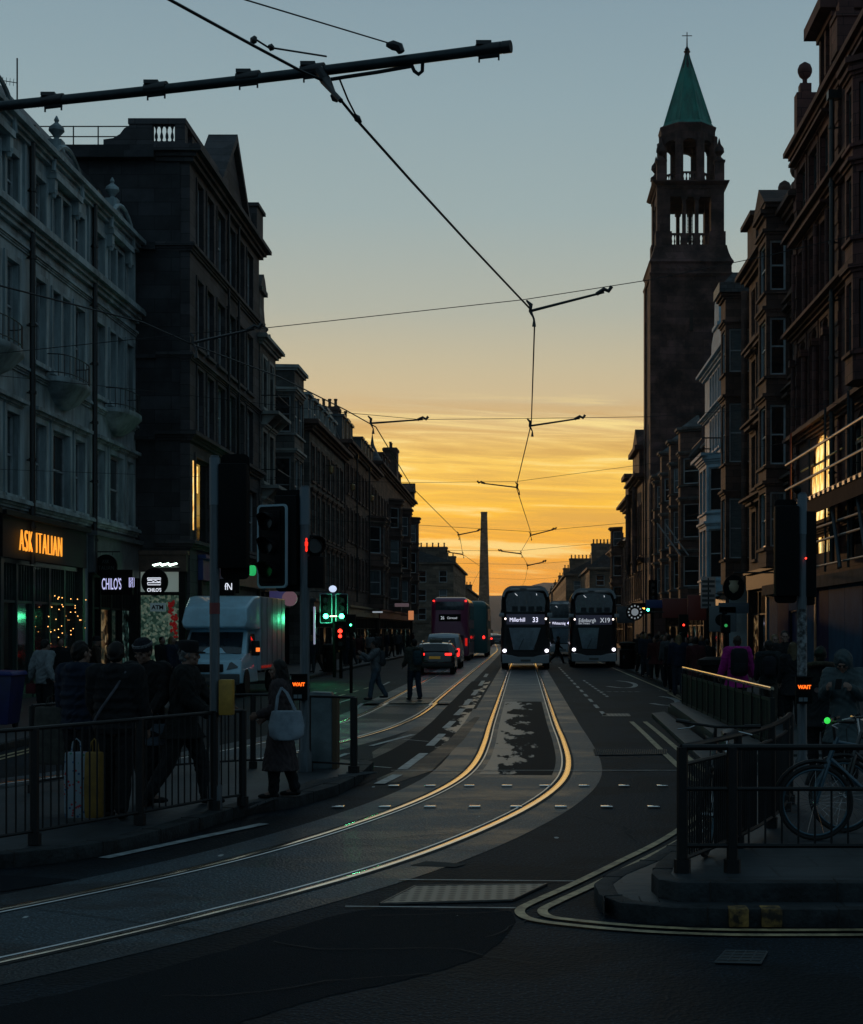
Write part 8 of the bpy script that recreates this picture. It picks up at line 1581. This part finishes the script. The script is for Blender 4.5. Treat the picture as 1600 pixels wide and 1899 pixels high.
# ================================================================== bicycles
def bike(lb, loc, rz, paint, r=.335, lean=0, bars='flat', light=None):
    """side view in the xz plane: front wheel towards -x"""
    t = thing('bicycle', lb, 'bicycle', loc, 0); t.rotation_euler = (R(lean), 0, rz); wb = 1.02
    for x, nm in ((-wb / 2, 'wheel'), (wb / 2, 'wheel')):
        g_ = link(nm, None, t, (x, 0, r)); ring = lambda rr, y=0: [(rr * math.cos(2 * math.pi * k / 36), y, rr * math.sin(2 * math.pi * k / 36)) for k in range(37)]
        b = MB(); b.tube(ring(r - .018), .018, 8); b.build('tyre', TYRE, g_); b = MB(); b.tube(ring(r - .045), .011, 6); b.build('rim', mat('bluish_alloy_rim', (.06, .11, .14), .4, .5), g_)
        b = MB()
        for k in range(24): a = 2 * math.pi * k / 24; b.cyl((0, (-.025, .025)[k % 2], 0), ((r - .05) * math.cos(a), 0, (r - .05) * math.sin(a)), .0016, n=3)
        b.cyl((0, -.05, 0), (0, .05, 0), .022, n=8); b.build('spokes', CHR, g_)
        b = MB(); b.tube([((r + .03) * math.cos(a), 0, (r + .03) * math.sin(a)) for a in [R(20 + k * 12) for k in range(13)]], [.02] * 13, 6); b.build('mudguard', BLK, g_)
    bb = Vector((.08, 0, r - .05)); st = Vector((.20, 0, r + .42)); hd_ = Vector((-wb / 2 + .17, 0, r + .52)); hl = Vector((-wb / 2 + .12, 0, r + .38)); ra = Vector((wb / 2, 0, r)); fa = Vector((-wb / 2, 0, r)); b = MB()
    for a, c, q in ((bb, st, .017), (st, hd_, .016), (bb, hl, .019), (hd_ + Vector((.02, 0, .04)), hl, .021)): b.cyl(a, c, q, n=8)
    for y in (-.055, .055): b.cyl(bb + Vector((0, y * .6, 0)), ra + Vector((0, y, 0)), .010, n=6); b.cyl(st, ra + Vector((0, y, 0)), .008, n=6)
    b.build('frame', paint, t); b = MB(); b.tube([hl, hl + Vector((-.03, 0, -.06)), fa + Vector((0, .0, .1))], .02, 6); [b.tube([hl + Vector((0, y * .5, -.02)), hl + Vector((-.04, y, -.12)), fa + Vector((0, y, 0))], .012, 6) for y in (-.05, .05)]; b.build('fork', paint, t)
    b = MB(); sp_ = st + Vector((.035, 0, .14)); b.cyl(st, sp_, .013, n=8); b.build('seat_post', CHR, t); b = MB(); b.rings([[(sp_.x + x, w_ * math.cos(a), sp_.z + .02 + .03 * math.sin(a) + dz) for a in [2 * math.pi * k / 10 for k in range(10)]] for x, w_, dz in ((-.16, .015, .005), (-.08, .03, 0), (.02, .06, .0), (.10, .085, .02), (.13, .05, .025))]); b.build('saddle', BLK, t, smooth=60)
    hb = hd_ + Vector((-.02, 0, .17)); b = MB(); b.cyl(hd_, hb, .014, n=8); b.tube([hb + Vector((.10, -.31, .02)), hb + Vector((.03, -.18, .01)), hb, hb + Vector((.03, .18, .01)), hb + Vector((.10, .31, .02))], .012, 6); b.build('handlebar', CHR if bars == 'chrome' else BLK, t)
    for y in (-1, 1): b = MB(); b.cyl(hb + Vector((.06, y * .22, .015)), hb + Vector((.115, y * .34, .02)), .018, n=8); b.build('grip', BLK, t); b = MB(); b.tube([hb + Vector((.03, y * .16, 0)), hb + Vector((-.05, y * .2, -.02)), hb + Vector((-.02, y * .3, -.04))], .006, 5); b.build('brake_lever', CHR, t)
    b = MB(); b.lathe((0, 0, 0), [(.02, 0), (.09, 0), (.09, .006), (.02, .006)], 20); b.xf(Matrix.Translation(bb + Vector((0, -.06, 0))) @ Matrix.Rotation(R(90), 4, 'X')); b.cyl(bb + Vector((0, -.07, 0)), bb + Vector((.10, -.08, -.13)), .009, n=6); b.cyl(bb + Vector((0, .07, 0)), bb + Vector((-.10, .08, .13)), .009, n=6); b.cbox(bb + Vector((.10, -.13, -.135)), (.08, .09, .02)); b.cbox(bb + Vector((-.10, .13, .135)), (.08, .09, .02)); b.build('crank_set', BLK, t)
    b = MB(); b.tube([hb, hb + Vector((-.10, .01, -.1)), hl + Vector((-.05, .02, -.02)), fa + Vector((0, .03, .25))], .004, 4); b.build('brake_cable', BLK, t)
    if light: b = MB(); b.ell(hb + Vector((-.05, 0, .01)), .028, 8, 6); b.build('bike_lamp', light, t)
    return t
BLUEB = mat('pale_blue_frame_paint', (.025, .07, .10), .3, coat=.5); BLKB = mat('black_frame_paint', (.010, .011, .012), .3, coat=.5)
q = P(1512, 1545, 12.9); bike('pale blue framed bicycle locked behind the near railing, lower right', (q.x + .51, 12.9, .25), R(0), BLUEB, .325, light=lit('green_lamp_dim', (.05, .9, .1), .8))
bike('black bicycle with chrome bars leaning behind the pale blue one', (q.x + .85, 13.5, .25), R(12), BLKB, .33, bars='chrome', lean=-4)
bike('black bicycle facing the camera, its handlebars resting over the left railing corner', (1.60, 12.45, .25), R(72), BLKB, .335, lean=3)
# ================================================================== evening haze
hz = MB(); hz.box(-1500, -60, -1.0, 1500, 3400, 125); ho = hz.build('haze', [], smooth=0); ho['kind'] = 'stuff'
hmz = bpy.data.materials.new('haze_air'); hmz.use_nodes = True; nt = hmz.node_tree; nt.nodes.clear(); pv = N(nt, 'ShaderNodeVolumePrincipled'); pv.inputs['Color'].default_value = (.95, .93, .9, 1)
pv.inputs['Density'].default_value = .00008; pv.inputs['Anisotropy'].default_value = .55; ou = N(nt, 'ShaderNodeOutputMaterial'); nt.links.new(pv.outputs[0], ou.inputs['Volume']); ho.data.materials.append(hmz)
